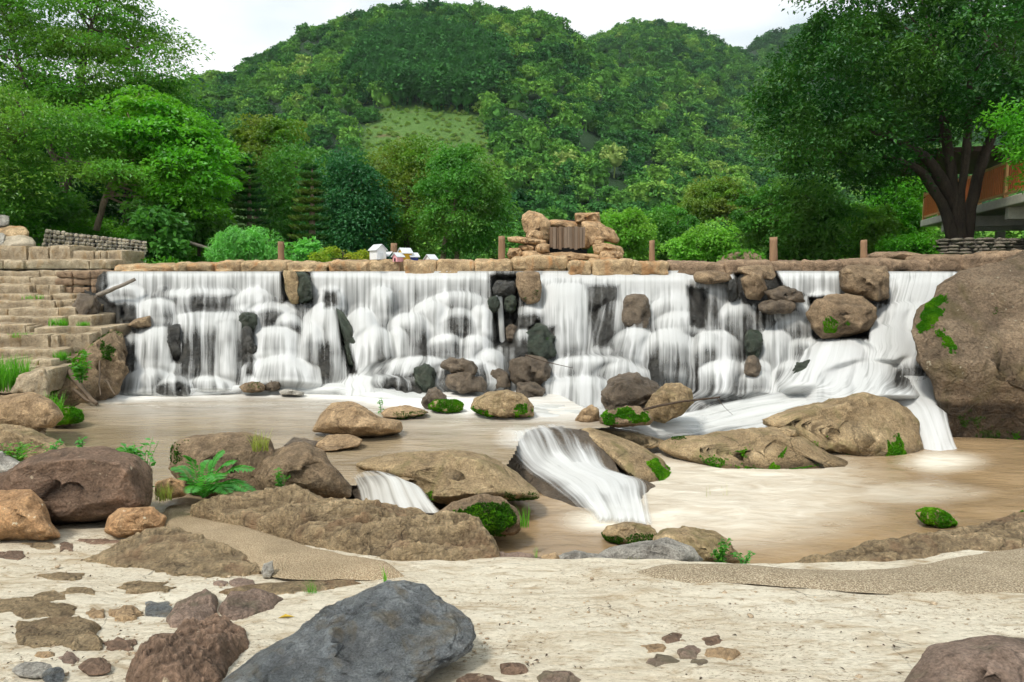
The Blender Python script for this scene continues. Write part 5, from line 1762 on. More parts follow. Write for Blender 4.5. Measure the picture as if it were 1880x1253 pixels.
# ------------------------------------------------------------------ toy houses on the weir
def toy_house(label, px, py, Y, w, h, d, wall, ang, rise=.45, over=.03, holes=1):
    """px,py: foot of the middle; ang turns the gable"""
    b = P(px, py, Y)
    e = empty('toy_house', b, label, 'toy house', 'toy houses behind the weir wall')
    R = rotz(ang)
    def T(v): return np.asarray(v) @ R.T + b
    hw, hd = w / 2, d / 2
    g = h + w * rise
    v = [(-hw, -hd, 0), (hw, -hd, 0), (hw, -hd, h), (0, -hd, g), (-hw, -hd, h), (-hw, hd, 0), (hw, hd, 0), (hw, hd, h), (0, hd, g), (-hw, hd, h)]
    mb = MB()
    mb.add(T(v), [np.array([[0, 1, 2, 4], [6, 5, 9, 7], [1, 6, 7, 2], [5, 0, 4, 9], [5, 6, 1, 0]]), np.array([[4, 2, 3], [7, 9, 8]])])
    mb.build('wall', M[wall], e)
    t = .018
    for s in (-1, 1):
        o = over
        p = [(s * (hw + o), -hd - o, h - o * 2 * rise), (0, -hd - o, g), (0, hd + o, g), (s * (hw + o), hd + o, h - o * 2 * rise)]
        p = [(x, y, z + .004) for x, y, z in p] + [(x, y, z + t) for x, y, z in p]
        MB().add  # noqa
        mb = MB(); mb.add(T(p), [np.array([[0, 1, 2, 3], [7, 6, 5, 4], [0, 4, 5, 1], [1, 5, 6, 2], [2, 6, 7, 3], [3, 7, 4, 0]])])
        mb.build('roof_panel', M['roofwhite'], e)
    dr = MB().box(T([(0, -hd - .006, h * .35)])[0], (w * .26, .012, h * .6), R)
    dr.build('door', M['black' if wall != 'white' else 'roofwhite'], e)
    st = MB()
    for sx in (-1, 1):
        st.box(T([(sx * hw * .6, 0, -.25)])[0], (.03, .03, .5), R)
    st.build('support', M['post'], e)
    return e
toy_house('largest toy house, all white with a pale gable roof', 694, 477, 15.5, .23, .22, .36, 'white', math.radians(38))
toy_house('small dark teal toy house tucked behind the post', 714, 478, 15.65, .16, .10, .2, 'teal', math.radians(50))
toy_house('low pink toy house in front of the yellow one', 731, 481, 15.3, .15, .12, .18, 'pink', math.radians(-40))
toy_house('bright yellow toy house with a white roof', 744, 479, 15.5, .18, .18, .24, 'yellow', math.radians(-48), .5)
toy_house('dark blue toy house right of the yellow one', 758, 480, 15.6, .15, .11, .2, 'blue', math.radians(-52))
toy_house('white roofed toy house sunk behind the coping, standing apart on its right', 791, 484, 15.9, .2, .1, .2, 'white', math.radians(-40))

# ================================================================== ROCKS IN AND ROUND THE FALLS
def R_(label, poly, mat, Y=None, mossy=None, cat='rock', name='rock', **kw):
    o = rock(name, label, poly, mat, Y=Y, cat=cat, **kw)
    for m in (mossy or []):
        moss(o, *m[:1], **(m[1] if len(m) > 1 else {}))
    return o

R_('tall tan pillar rock splitting the left curtain under the coping', [(518, 497), (535, 495), (546, 505), (550, 535), (548, 556), (535, 560), (526, 540)], 'tan_low', 14.55, th=.3, lean=0)
R_('black mossy rock beside the tan pillar', [(543, 503), (560, 501), (570, 515), (573, 548), (560, 556), (545, 556)], 'wetgreen', 14.6, th=.3, lean=0)
R_('keystone rock with a mossy foot hanging below the stacked feature', [(950, 500), (990, 500), (993, 535), (990, 553), (975, 561), (955, 550), (949, 525)], 'umber', 14.55, [([(950, 535), (993, 530), (993, 562), (955, 560)], dict(n=500, size=.03, mat='l_mossdark', patch=.4))], th=.32, lean=0)
R_('dark wet rock left of the keystone, under the lip', ell(905, 516, 950, 546), 'wet', 14.6, th=.3, lean=.1, seed=5)
R_('small dark rock left of the thin water thread', ell(896, 545, 917, 573), 'wetgreen', 14.5, th=.2, lean=.1, seed=6)
R_('small mossy rock right of the thin water thread', ell(927, 543, 947, 574), 'wetgreen', 14.5, [([(925, 545), (948, 545), (948, 572), (928, 572)], dict(n=250, size=.03, mat='l_mossdark', patch=.35))], th=.2, lean=.1, seed=7)
R_('round dark green rock half covered by water below the keystone', [(965, 612), (985, 600), (1003, 602), (1018, 620), (1021, 648), (1008, 662), (980, 660), (962, 645)], 'wetgreen', 13.95, [([(990, 605), (1018, 612), (1022, 650), (1000, 655)], dict(n=400, size=.03, mat='l_mossdark', patch=.5))], th=.4, lean=.2)
R_('small dark rock low in the recess beside the thin water thread', ell(930, 596, 952, 628), 'wetbrown', 14.35, th=.2, lean=.1, seed=9)
R_('brown rock with water trickling over its face, centre of the falls', ell(938, 658, 1004, 704, sq=.65), 'wetbrown', 13.3, th=.35, lean=.3, seed=11)
R_('small brown rock below the trickling rock', [(950, 705), (975, 703), (999, 716), (993, 732), (970, 736), (952, 722)], 'wetbrown', 12.9, th=.3, lean=.3, seed=12)
R_('flat brown rock in the white water, upper of a pair', [(812, 664), (830, 658), (868, 664), (876, 678), (868, 689), (830, 684), (815, 676)], 'wetbrown', 13.1, th=.3, lean=.4, seed=13)
R_('flat brown rock in the white water, lower of a pair', [(823, 690), (845, 686), (885, 693), (894, 706), (885, 720), (850, 720), (828, 710)], 'wetbrown', 12.9, th=.3, lean=.4, seed=14)
R_('dark green rock beside the white apron, left of the brown pair', ell(762, 670, 797, 716), 'wetgreen', 13.2, th=.3, lean=.2, seed=15)
R_('angular dark rock right of the water-covered stump', [(775, 738), (790, 718), (800, 715), (818, 730), (812, 748), (785, 750)], 'wetbrown', 11.65, th=.3, lean=.2, seed=16)
R_('brown boulder with a skirt of green moss at the pool outlet', [(862, 750), (872, 732), (895, 720), (930, 716), (960, 725), (976, 745), (978, 764), (930, 768), (885, 760)], 'tan_low', 11.0,
   [([(865, 745), (900, 748), (940, 738), (975, 740), (980, 768), (860, 764)], dict(n=2600, size=.04, patch=.15))], th=.5, lean=.3, sub=5)
R_('small rock capped with bright moss, left of the big mossy boulder', ell(788, 735, 850, 757, sq=.8), 'tan_low', 11.35, [([(788, 735), (850, 735), (850, 758), (788, 758)], dict(n=1500, size=.04, patch=-.1))], th=.3, lean=.4, seed=18)
R_('small dark rock between the waterfall foot and the mossy boulder', ell(895, 652, 922, 684), 'wet', 13.9, th=.25, lean=.2, seed=19)
R_('dark rock leaning at the edge of the thin water thread landing', [(892, 690), (915, 676), (932, 690), (935, 708), (910, 712)], 'wetbrown', 13.4, th=.25, lean=.2, seed=20)
R_('mossy greenish stone at the foot of the left falls', ell(440, 702, 486, 721, sq=.8), 'umber', 12.95, [([(440, 700), (486, 700), (486, 720), (440, 720)], dict(n=300, size=.03, mat='l_mossdark', patch=.5))], th=.25, lean=.5, seed=21)
R_('grey stone right of the mossy stone at the pool edge', ell(482, 697, 516, 718), 'wetbrown', 13.05, th=.25, lean=.5, seed=22)
R_('little flat grey rock breaking the pool surface', [(512, 718), (530, 714), (560, 721), (556, 727), (515, 725)], 'grey', 12.8, th=.25, lean=.5, seed=23)
R_('dark round rock jutting from the left curtain', ell(440, 576, 471, 606), 'wetgreen', 14.0, th=.25, lean=0, seed=24)
R_('slanting brown rock on the left ledge, water parting round it', [(233, 598), (250, 586), (275, 580), (277, 600), (255, 602)], 'umber', 14.0, th=.25, lean=.2, seed=25)
R_('dark wet rock at the left end of the falls', [(136, 562), (148, 545), (176, 546), (182, 572), (170, 596), (145, 588)], 'wetbrown', 14.1, ridge=1.0, rough=.08, th=.4, lean=.1, seed=26)
R_('mossy bank rock under the lowest wide step', [(165, 615), (195, 600), (225, 612), (232, 650), (220, 690), (185, 690), (170, 650)], 'umber', 13.55, [([(165, 605), (225, 605), (225, 650), (175, 650)], dict(n=500, size=.035, mat='l_mossdark', patch=.3))], th=.5, lean=.2, seed=27, sub=5, ridge=.5)
R_('ochre patch of wet rock behind the left splash', ell(208, 662, 240, 690), 'orange', 13.6, th=.2, lean=.1, seed=28)
R_('dark tall rock between two left curtains', [(308, 600), (330, 600), (332, 640), (334, 668), (318, 670), (310, 640)], 'wet', 13.75, th=.3, lean=.1, seed=29)
R_('long curved dark rock rib in the centre-left falls', [(612, 568), (628, 570), (645, 605), (655, 650), (658, 692), (640, 694), (638, 640), (625, 600)], 'wetgreen', 13.75, th=.25, lean=.2, seed=30)
R_('dark rock standing behind the left-centre curtain end', [(444, 600), (462, 604), (470, 650), (474, 694), (452, 698), (446, 650)], 'wet', 13.65, th=.25, lean=.1, seed=31)
R_('brown rock behind the thin veil right of the main central curtain', ell(1143, 545, 1190, 606, sq=.6), 'wetbrown', 14.35, th=.3, lean=.1, seed=32)
# right
R_('flat tan slab under the lip left of the small right curtain', [(1272, 500), (1295, 498), (1340, 502), (1345, 517), (1300, 522), (1275, 516)], 'umber', 14.6, th=.4, lean=.3, seed=33)
R_('upright wet rock at the end of the grey curtain', ell(1336, 514, 1354, 552), 'wet', 14.45, th=.2, lean=0, seed=34)
R_('flat pale slab resting on the rounded brown rock below the thick post', [(1352, 492), (1385, 487), (1415, 488), (1424, 505), (1418, 515), (1385, 508), (1356, 502)], 'umber', 14.5, th=.4, lean=.4, seed=35)
R_('rounded brown rock under the flat pale slab', [(1360, 512), (1378, 500), (1400, 505), (1406, 530), (1395, 552), (1370, 548)], 'umber', 14.35, th=.35, lean=.1, seed=36)
R_('dark ledge rock left of the small right curtain', [(1402, 535), (1440, 530), (1470, 538), (1475, 555), (1420, 556)], 'wetbrown', 14.2, th=.35, lean=.3, seed=37)
R_('wet brown ledge below the dark one', ell(1392, 553, 1458, 575, sq=.7), 'wetbrown', 14.0, th=.35, lean=.3, seed=38)
R_('large square brown rock on the lip between two right-hand curtains', [(1543, 505), (1552, 490), (1580, 487), (1625, 490), (1633, 510), (1630, 545), (1610, 553), (1565, 545), (1545, 530)], 'umber', 14.25, th=.55, lean=.15, sub=5, seed=39)
R_('broad brown rock with moss spots below the square rock', [(1484, 575), (1498, 552), (1535, 542), (1580, 548), (1605, 565), (1609, 585), (1590, 605), (1545, 615), (1510, 621), (1492, 600)], 'umber', 13.75,
   [([(1510, 588), (1535, 586), (1536, 610), (1514, 612)], dict(n=500, size=.035, patch=-.1)), ([(1540, 585), (1562, 585), (1560, 598), (1542, 598)], dict(n=160, size=.03, patch=.2))], th=.6, lean=.2, sub=5, seed=40)
R_('black mossy rock edge beside the square block of water', ell(1370, 606, 1398, 662), 'wetgreen', 13.75, th=.25, lean=.1, seed=41)
R_('small brown rock under the black mossy edge', ell(1368, 656, 1396, 692), 'wetbrown', 13.4, th=.25, lean=.1, seed=42)
R_('tilted dark rock half veiled at the lower right rapids', [(1455, 690), (1465, 668), (1485, 662), (1491, 680), (1478, 700), (1460, 704)], 'wetgreen', 12.95, th=.25, lean=.1, seed=43)
R_('large rounded brown rock at the foot of the central falls', [(1110, 735), (1115, 710), (1135, 695), (1165, 692), (1195, 702), (1212, 718), (1205, 742), (1180, 752), (1140, 758), (1116, 752)], 'wetbrown', 11.5, th=.5, lean=.25, sub=5, seed=44)
R_('mottled brown rock leaning on the large rounded one, stick across it', [(1187, 750), (1200, 725), (1222, 705), (1250, 702), (1270, 715), (1270, 740), (1250, 760), (1220, 773), (1190, 770)], 'tan_low', 11.0, th=.4, lean=.3, sub=5, seed=45)
R_('low rock with a thick green moss cap in the central rapids', [(1100, 768), (1115, 755), (1150, 746), (1175, 748), (1198, 770), (1190, 780), (1130, 784), (1104, 780)], 'umber', 10.5, [([(1104, 758), (1150, 748), (1190, 758), (1190, 774), (1110, 780)], dict(n=2000, size=.04, patch=.1))], th=.35, lean=.5, seed=46)
R_('knobbly small tan rock left of the moss-capped rock', [(1056, 770), (1068, 755), (1085, 744), (1098, 752), (1100, 772), (1085, 782), (1060, 780)], 'tan', 10.7, th=.25, lean=.2, seed=47, ridge=.8)

# giant boulder on the right
big = R_('giant tan boulder with bright moss on its left shoulder', [(1676, 610), (1690, 575), (1720, 540), (1770, 505), (1830, 480), (1900, 455), (2050, 440), (2100, 600), (2080, 850), (1950, 860), (1850, 846), (1760, 818), (1730, 770), (1718, 700), (1690, 650)], 'boulder', 10.7,
         [([(1682, 600), (1700, 560), (1725, 540), (1738, 545), (1730, 575), (1715, 600), (1690, 612)], dict(n=4200, size=.040, patch=-.22)), ([(1715, 610), (1735, 605), (1760, 640), (1745, 650), (1728, 630)], dict(n=700, size=.04, patch=.25)),
          ([(1720, 720), (1800, 740), (1880, 760), (1880, 830), (1790, 820), (1750, 780)], dict(n=2000, size=.03, mat='l_mossdark', patch=.75)), ([(1845, 790), (1885, 770), (1885, 825), (1850, 815)], dict(n=500, size=.03, patch=.6)), ([(1820, 555), (1840, 550), (1845, 575), (1815, 580)], dict(n=200, size=.03, mat='l_mossdark', patch=.4))],
         cat='boulder', name='boulder', th=1.1, lean=.75, under=1.3, sub=6, rough=.032, cuts=14, facet=(.3, .7), soft=3, seed=62, ridge=.9, box=.55)
# flat rock island in the right-hand rapids
R_('sloping tan slab island with mossy rim between rapids and lower pool', [(1205, 820), (1240, 802), (1300, 798), (1380, 788), (1440, 790), (1490, 815), (1540, 840), (1590, 862), (1602, 885), (1560, 890), (1500, 886), (1420, 880), (1330, 868), (1250, 845)], 'tan_low', 9.75,
   [([(1340, 855), (1400, 850), (1460, 845), (1500, 872), (1480, 885), (1400, 882)], dict(n=1800, size=.04, patch=.1)), ([(1505, 872), (1590, 864), (1604, 884), (1530, 892)], dict(n=1300, size=.04, patch=-.1)), ([(1290, 842), (1325, 838), (1340, 862), (1310, 866)], dict(n=350, size=.04, patch=.2)),
    ([(1340, 835), (1372, 820), (1375, 850), (1345, 850)], dict(n=300, size=.035, patch=.25)), ([(1228, 800), (1262, 796), (1258, 812), (1230, 812)], dict(n=200, size=.03, mat='l_mossdark', patch=.2))],
   th=.55, lean=1.1, sub=6, rough=.028, seed=53, box=.6, cuts=10, facet=(.35, .7), soft=3, ridge=.9)
R_('high wedge-shaped rock with a dark undercut beside the right fall', [(1395, 775), (1450, 755), (1520, 738), (1550, 732), (1585, 724), (1615, 732), (1670, 752), (1692, 800), (1695, 840), (1665, 868), (1610, 860), (1560, 838), (1500, 822), (1450, 800)], 'tan_low', 10.5,
   [([(1625, 820), (1650, 800), (1672, 840), (1660, 866), (1635, 860)], dict(n=1300, size=.045, patch=.0)), ([(1535, 838), (1560, 832), (1565, 852), (1540, 850)], dict(n=300, size=.04, patch=.0)), ([(1470, 812), (1500, 810), (1500, 825), (1475, 825)], dict(n=260, size=.035, patch=.1)), ([(1525, 796), (1552, 792), (1550, 806), (1530, 806)], dict(n=160, size=.03, patch=.3))],
   th=.7, lean=.7, sub=6, rough=.03, seed=54, box=.6, cuts=12, facet=(.3, .7), soft=5, ridge=.9)
R_('small pale rock lodged at the top of the slab island', ell(1428, 784, 1466, 806, sq=.7), 'tan_low', 10.4, th=.25, lean=.5, seed=55)
R_('small mossy stone alone in the lower pool', [(1680, 942), (1695, 934), (1715, 933), (1740, 945), (1757, 962), (1730, 968), (1695, 958)], 'tan_low', None, [([(1680, 930), (1757, 930), (1757, 968), (1680, 968)], dict(n=1500, size=.032, patch=.05))], z=Z_LOW, th=.2, lean=.5, seed=56)
R_('dark stone edge at the right border of the lower pool', ell(1870, 938, 1905, 956), 'umber', None, [([(1868, 936), (1885, 936), (1885, 956), (1868, 956)], dict(n=200, size=.03))], z=Z_LOW, th=.2, lean=.5, seed=57)

# rocks round the upper pool
R_('low wet tan ridge damming the upper pool behind the lower cascade', [(968, 772), (1000, 766), (1050, 768), (1100, 781), (1180, 795), (1235, 815), (1200, 826), (1120, 806), (1060, 792), (1000, 784)], 'tan_low', 10.5, th=.3, lean=1.2, sub=5, seed=58)
R_('tan boulder with a pointed back standing in the muddy pool', [(574, 792), (590, 765), (612, 742), (640, 740), (672, 750), (700, 768), (732, 772), (736, 792), (710, 800), (660, 802), (610, 796)], 'tan', None, z=Z_UP, th=.45, lean=.5, sub=5, seed=60, cuts=7)
R_('flat tan slab behind the pointed boulder, moss along its edge', [(700, 758), (715, 748), (745, 745), (785, 754), (787, 760), (740, 768), (708, 768)], 'tan', None, [([(720, 758), (787, 754), (787, 764), (730, 770)], dict(n=300, size=.03, mat='l_mossdark', patch=.2))], z=Z_UP, th=.3, lean=1.5, seed=61)
R_('low orange-tan slab in front of the pointed boulder', [(578, 818), (600, 798), (640, 797), (666, 806), (660, 820), (620, 828), (592, 828)], 'tan', None, z=Z_UP, th=.2, lean=1.4, seed=62)
R_('dark wet stones level with the water beside the orange-tan slab', [(520, 820), (540, 804), (565, 808), (590, 812), (580, 826), (540, 826)], 'wetbrown', None, z=Z_UP, th=.12, lean=1.5, seed=63)
R_('brown rock with rusty stains behind the fern', [(308, 860), (318, 820), (345, 806), (400, 800), (450, 798), (495, 808), (505, 830), (500, 890), (470, 910), (400, 912), (340, 900)], 'umber', 7.1,
   [([(310, 815), (345, 808), (345, 850), (310, 870)], dict(n=400, size=.03, mat='l_mossdark', patch=.3))], th=.5, lean=.35, sub=5, seed=64, ridge=.4)
R_('smooth brown boulder right of the fern', [(465, 880), (480, 845), (515, 822), (560, 818), (592, 832), (615, 862), (638, 890), (640, 912), (610, 918), (540, 915), (480, 910)], 'umber', 6.9, th=.5, lean=.4, sub=5, seed=65)
R_('long low tan boulder left of the lower cascade', [(648, 856), (680, 840), (740, 830), (820, 830), (890, 836), (940, 858), (985, 900), (996, 916), (940, 918), (880, 922), (830, 926), (790, 920), (740, 885), (690, 870)], 'tan_low', None,
   [([(775, 895), (800, 898), (800, 918), (780, 915)], dict(n=260, size=.03)), ([(925, 900), (985, 905), (990, 918), (925, 918)], dict(n=500, size=.03, mat='l_mossdark', patch=.2))], z=-1.0, th=.6, lean=.8, sub=6, seed=66, rough=.03, box=.6)
R_('rounded boulder with bright moss flank right of the lower cascade', [(1060, 790), (1085, 785), (1130, 800), (1180, 820), (1215, 842), (1238, 870), (1246, 895), (1235, 925), (1212, 944), (1200, 930), (1180, 890), (1140, 860), (1100, 825)], 'tan_low', 9.2,
   [([(1185, 850), (1205, 842), (1235, 865), (1246, 895), (1232, 925), (1215, 905), (1205, 875)], dict(n=2600, size=.035, patch=-.25))], th=.55, lean=.9, sub=6, seed=67, rough=.022, box=.6, soft=3)
R_('low rock with a green beard of weeds in front of the lower cascade', [(800, 945), (830, 922), (880, 910), (920, 912), (945, 935), (960, 960), (940, 980), (890, 985), (840, 962)], 'umber', 6.8,
   [([(812, 945), (880, 925), (930, 925), (958, 960), (930, 982), (880, 984)], dict(n=2600, size=.035, patch=.05, mat='l_mossdark')), ([(820, 940), (870, 930), (930, 935), (950, 965), (890, 975)], dict(n=700, size=.04, patch=.2))], th=.35, lean=.5, sub=5, seed=68)
R_('small round rock with a moss belt below the lower cascade', [(1105, 980), (1115, 966), (1160, 960), (1195, 966), (1206, 982), (1190, 998), (1150, 1002), (1115, 994)], 'tan_low', 7.0, [([(1105, 978), (1205, 980), (1200, 1000), (1110, 1000)], dict(n=1100, size=.028, patch=.1, mat='l_mossdark'))], th=.3, lean=.5, sub=5, seed=69)
R_('olive-brown rounded rock at the edge of the lower pool', [(1200, 990), (1215, 974), (1260, 970), (1310, 978), (1340, 1000), (1368, 1032), (1330, 1042), (1250, 1040), (1205, 1020)], 'tan_low', 5.9, th=.35, lean=.5, sub=5, seed=70)
R_('light grey rock in front of the olive-brown rock', [(1095, 1022), (1120, 1005), (1180, 998), (1225, 988), (1270, 1005), (1290, 1030), (1240, 1042), (1160, 1044), (1105, 1040)], 'grey', 5.5, th=.3, lean=.6, sub=5, seed=71)
R_('grey rock with a dark flank behind the pale ledge', [(1012, 1050), (1025, 1022), (1055, 1010), (1110, 1022), (1150, 1035), (1150, 1052), (1090, 1056), (1040, 1058)], 'grey', 5.0, th=.25, lean=.6, sub=5, seed=72)

# ================================================================== FOREGROUND
R_('big dark brown boulder with sheer front at the left edge', [(-60, 880), (10, 868), (60, 845), (120, 828), (190, 826), (250, 838), (272, 860), (280, 900), (276, 930), (240, 945), (180, 955), (100, 965), (-60, 960)], 'brown', None, ground=True, th=.6, lean=.45, sub=6, seed=80, cuts=7, box=.6, rough=.03, ridge=.4, soft=3)
R_('ochre rock with a rounded shoulder at the left border', [(-50, 905), (20, 898), (60, 902), (80, 925), (95, 960), (112, 985), (80, 992), (20, 990), (-50, 992)], 'orange', None, ground=True, th=.35, lean=.4, sub=5, seed=81, box=.6, ridge=.3)
R_('small orange block on the pale ground below the brown boulder', [(192, 975), (200, 950), (225, 934), (280, 932), (304, 950), (300, 968), (250, 980), (215, 988)], 'orange', None, ground=True, th=.25, lean=.6, sub=5, seed=82, cuts=7)
shelf('brown layered rock sloping out of the pale ground', [(150, 1030), (210, 1008), (262, 985), (300, 975), (345, 985), (400, 1008), (470, 1030), (482, 1052), (400, 1058), (320, 1054), (240, 1042)], .22, 'flatbrown', 83, w=26, rough=.8, lay=5)
shelf('broad layered tan rock shelf behind the cement hump', [(350, 928), (420, 914), (520, 914), (600, 922), (680, 935), (760, 940), (830, 955), (870, 975), (905, 1005), (930, 1036), (880, 1046), (800, 1048), (720, 1045), (640, 1022), (560, 1000), (480, 965), (400, 945)], .16, 'flatbrown', 84, plane=(-.20, .035), w=12, rough=1.1, lay=5)
shelf('reddish broken rock strip along the back of the pale ledge', [(690, 1044), (760, 1022), (830, 1010), (900, 1022), (960, 1024), (1005, 1034), (1012, 1052), (940, 1054), (860, 1050), (760, 1056)], .09, 'purple', 85, plane=(-.02, .08), w=8, rough=.9)
R_('tan stone between the reddish strip and the grey rock', [(985, 1046), (995, 1020), (1020, 1015), (1030, 1035), (1020, 1052)], 'tan', 4.7, th=.15, lean=.5, seed=86)
shelf('long layered rock shelf beside the lower pool at the right', [(1440, 1044), (1520, 1022), (1600, 1002), (1680, 986), (1760, 972), (1830, 958), (1960, 940), (2300, 930), (2300, 1000), (1980, 1005), (1860, 1016), (1780, 1024), (1700, 1038), (1600, 1050), (1500, 1054)], .10, 'flatbrown', 87, plane=(0, .08), w=10, rough=1.1, lay=5)
R_('pale cream stone just behind the fern clump', ell(285, 878, 342, 915, sq=.7), 'orange', 6.6, th=.2, lean=.5, seed=88)
R_('smooth grey-brown slab at the pool edge under the left bank', [(-60, 790), (0, 782), (60, 790), (110, 812), (130, 830), (90, 842), (20, 845), (-60, 850)], 'tan_low', 7.4, th=.4, lean=.8, sub=5, seed=89, cuts=2)
R_('dark flat slab behind the big brown boulder', [(-60, 825), (0, 828), (40, 850), (60, 866), (0, 872), (-60, 872)], 'grey', 6.7, th=.2, lean=.8, seed=90)
R_('brown rock with rusty hollow at the foot of the steps', [(-40, 735), (10, 728), (60, 722), (95, 735), (115, 765), (95, 785), (40, 788), (-40, 788)], 'tan', 9.2, th=.5, lean=.3, sub=5, seed=91, ridge=.5)
R_('smooth tan slab below the last step', [(20, 720), (40, 690), (80, 676), (92, 700), (90, 730), (60, 735)], 'stair', 10.6, th=.35, lean=.3, seed=92)
R_('rock covered in green weeds at the left pool edge', [(80, 775), (95, 755), (125, 748), (150, 756), (152, 770), (120, 782), (90, 784)], 'umber', None, [([(80, 745), (152, 745), (152, 775), (85, 780)], dict(n=1200, size=.05, patch=-.05))], z=Z_UP, th=.3, lean=.3, seed=93)

# dark slate boulder, front centre
R_('large blue-grey slate slab with rippled, pitted surface', [(400, 1260), (470, 1205), (540, 1165), (600, 1120), (660, 1090), (700, 1072), (740, 1066), (778, 1078), (800, 1095), (830, 1115), (855, 1135), (870, 1160), (868, 1190), (835, 1215), (800, 1230), (770, 1256), (720, 1290), (420, 1300)], 'slate', None, ground=True,
   th=.15, lean=1.7, sub=6, seed=100, rough=.019, cuts=3, box=.5, soft=2, ridge=1.1, freq=6.5)
shelf('brown folded rock at the bottom left of the slate', [(232, 1246), (262, 1208), (310, 1182), (345, 1152), (400, 1140), (452, 1160), (456, 1188), (424, 1218), (405, 1250), (330, 1280), (240, 1280)], .10, 'brown', 101, w=14, rough=1.0, aniso=(5, 5))
shelf('flat dark rock behind the folded brown rock', [(305, 1135), (320, 1110), (380, 1085), (400, 1100), (400, 1135), (350, 1155), (310, 1152)], .06, 'purple', 102, w=8, rough=.8, aniso=(5, 5))
shelf('flat dark rock with a pale chip, left of the slate top', [(398, 1122), (420, 1097), (480, 1088), (522, 1100), (500, 1120), (450, 1138), (410, 1140)], .06, 'purple', 103, w=8, rough=.8, aniso=(5, 5))
shelf('thin brown rock ledge at the foot of the cement hump', [(400, 1086), (480, 1074), (560, 1068), (640, 1066), (672, 1074), (620, 1082), (540, 1094), (440, 1098)], .05, 'flatbrown', 104, w=6, rough=.8)
R_('rounded purple-brown boulder at the bottom right corner', [(1655, 1262), (1680, 1225), (1705, 1188), (1750, 1178), (1820, 1168), (1880, 1172), (1960, 1185), (1960, 1320), (1650, 1320)], 'purple', None, ground=True, th=.3, lean=.9, sub=6, seed=105, rough=.02, box=.6)
R_('little speckled grey stone on the cement hump', [(480, 1050), (484, 1036), (500, 1030), (502, 1050), (496, 1062), (484, 1062)], 'grey', None, ground=True, th=.035, lean=.5, seed=106)

# flat stones bedded in the pale ground
def flat(label, x0, y0, x1, y1, mat, seed, lean=2.0, th=.03, sub=4, group=None):
    R_(label, ell(x0, y0, x1, y1, 10, .8, seed, .10), mat, None, ground=True, th=th, lean=lean, seed=seed, sub=sub, rough=.05, cuts=4, name='flat_stone', cat='stone', group=group)
FL = [('long greenish-brown flat rock bedded at the left border', -20, 1092, 138, 1138, 'flatbrown', 1), ('long layered brown rock slanting through the pale ground at left', 34, 1138, 190, 1188, 'flatbrown', 2),
      ('crumbly brown stone left of the folded rock', 120, 1170, 192, 1198, 'flatbrown', 3), ('smooth brown oblong stone lying beside the crumbly one', 190, 1172, 254, 1196, 'brown', 4),
      ('flat tan stone, topmost of three near the bottom left corner', 62, 1198, 103, 1211, 'tan', 5), ('flat reddish stone near the bottom left corner', 108, 1200, 148, 1220, 'purple', 6),
      ('thick brown stone at the bottom left, largest of its group', 145, 1210, 206, 1240, 'brown', 7), ('thin pale grey stone at the bottom left', 28, 1216, 94, 1246, 'grey', 8), ('small blue-grey stone touching the bottom border', 78, 1226, 120, 1256, 'slate', 9),
      ('weathered brown slab strip in the pale ground, middle left', 210, 1068, 325, 1088, 'flatbrown', 10), ('brown twin slab near the left edge', 105, 1080, 180, 1098, 'flatbrown', 11), ('thin brown slab pair above the twin slab', 70, 1052, 160, 1066, 'flatbrown', 12),
      ('small brown slab just below the orange block', 138, 988, 220, 1000, 'brown', 13), ('little brown slab left of the orange block', 40, 995, 105, 1010, 'flatbrown', 14), ('brown pebble slab under the ochre rock', 106, 994, 136, 1012, 'brown', 15),
      ('dark slab pair at the left border below the ochre rock', -10, 1010, 52, 1030, 'brown', 16), ('grey bluish flat stone beside the flat dark rock', 266, 1102, 318, 1132, 'slate', 17), ('tan slab left of the bluish flat stone', 200, 1116, 262, 1136, 'tan', 18),
      ('pale brown slab below the tan slab', 156, 1118, 192, 1134, 'tan', 19), ('small reddish chip near the cement hump', 392, 1066, 418, 1074, 'purple', 20), ('rough brown chip right of the reddish chip', 420, 1062, 468, 1076, 'purple', 21),
      ('long brown stone, leftmost of the stone ring at the bottom centre', 1170, 1182, 1224, 1200, 'tan', 30), ('wide mauve stone at the front of the stone ring', 1180, 1202, 1242, 1228, 'purple', 31), ('mauve stone in the middle of the stone ring', 1240, 1186, 1290, 1210, 'purple', 32),
      ('tan brick-like stone, rightmost of the stone ring', 1296, 1190, 1358, 1212, 'tan', 33), ('pointed mauve stone at the right front of the stone ring', 1264, 1210, 1306, 1232, 'purple', 34), ('dark stone at the back of the stone ring', 1216, 1166, 1258, 1184, 'brown', 35),
      ('dark ridged stone at the back right of the stone ring', 1288, 1168, 1330, 1188, 'brown', 36), ('round brown cobble at the bottom centre', 918, 1216, 968, 1244, 'brown', 37), ('brown stone cut off by the bottom border', 980, 1232, 1062, 1270, 'purple', 38),
      ('low brown stone at the bottom border right of the slate', 835, 1238, 930, 1275, 'brown', 39), ('dark brown lump beneath the slate tail', 300, 1238, 360, 1262, 'brown', 40), ('pale tan pebble by the slate tail', 360, 1230, 400, 1252, 'gabion', 41)]
for (lab, a, b, c, d, m, s) in FL:
    if s not in (7, 8, 9, 37, 41):
        shelf(lab, ell(a, b, c, d, 15, .85, s, .17), .035 if c - a > 66 else .028, m, s, w=7, rough=1.0, margin=6, step=1.5, name='flat_stone', cat='stone', aniso=(4, 9))
    else:
        flat(lab, a, b, c, d, m, s, 1.5, .02)

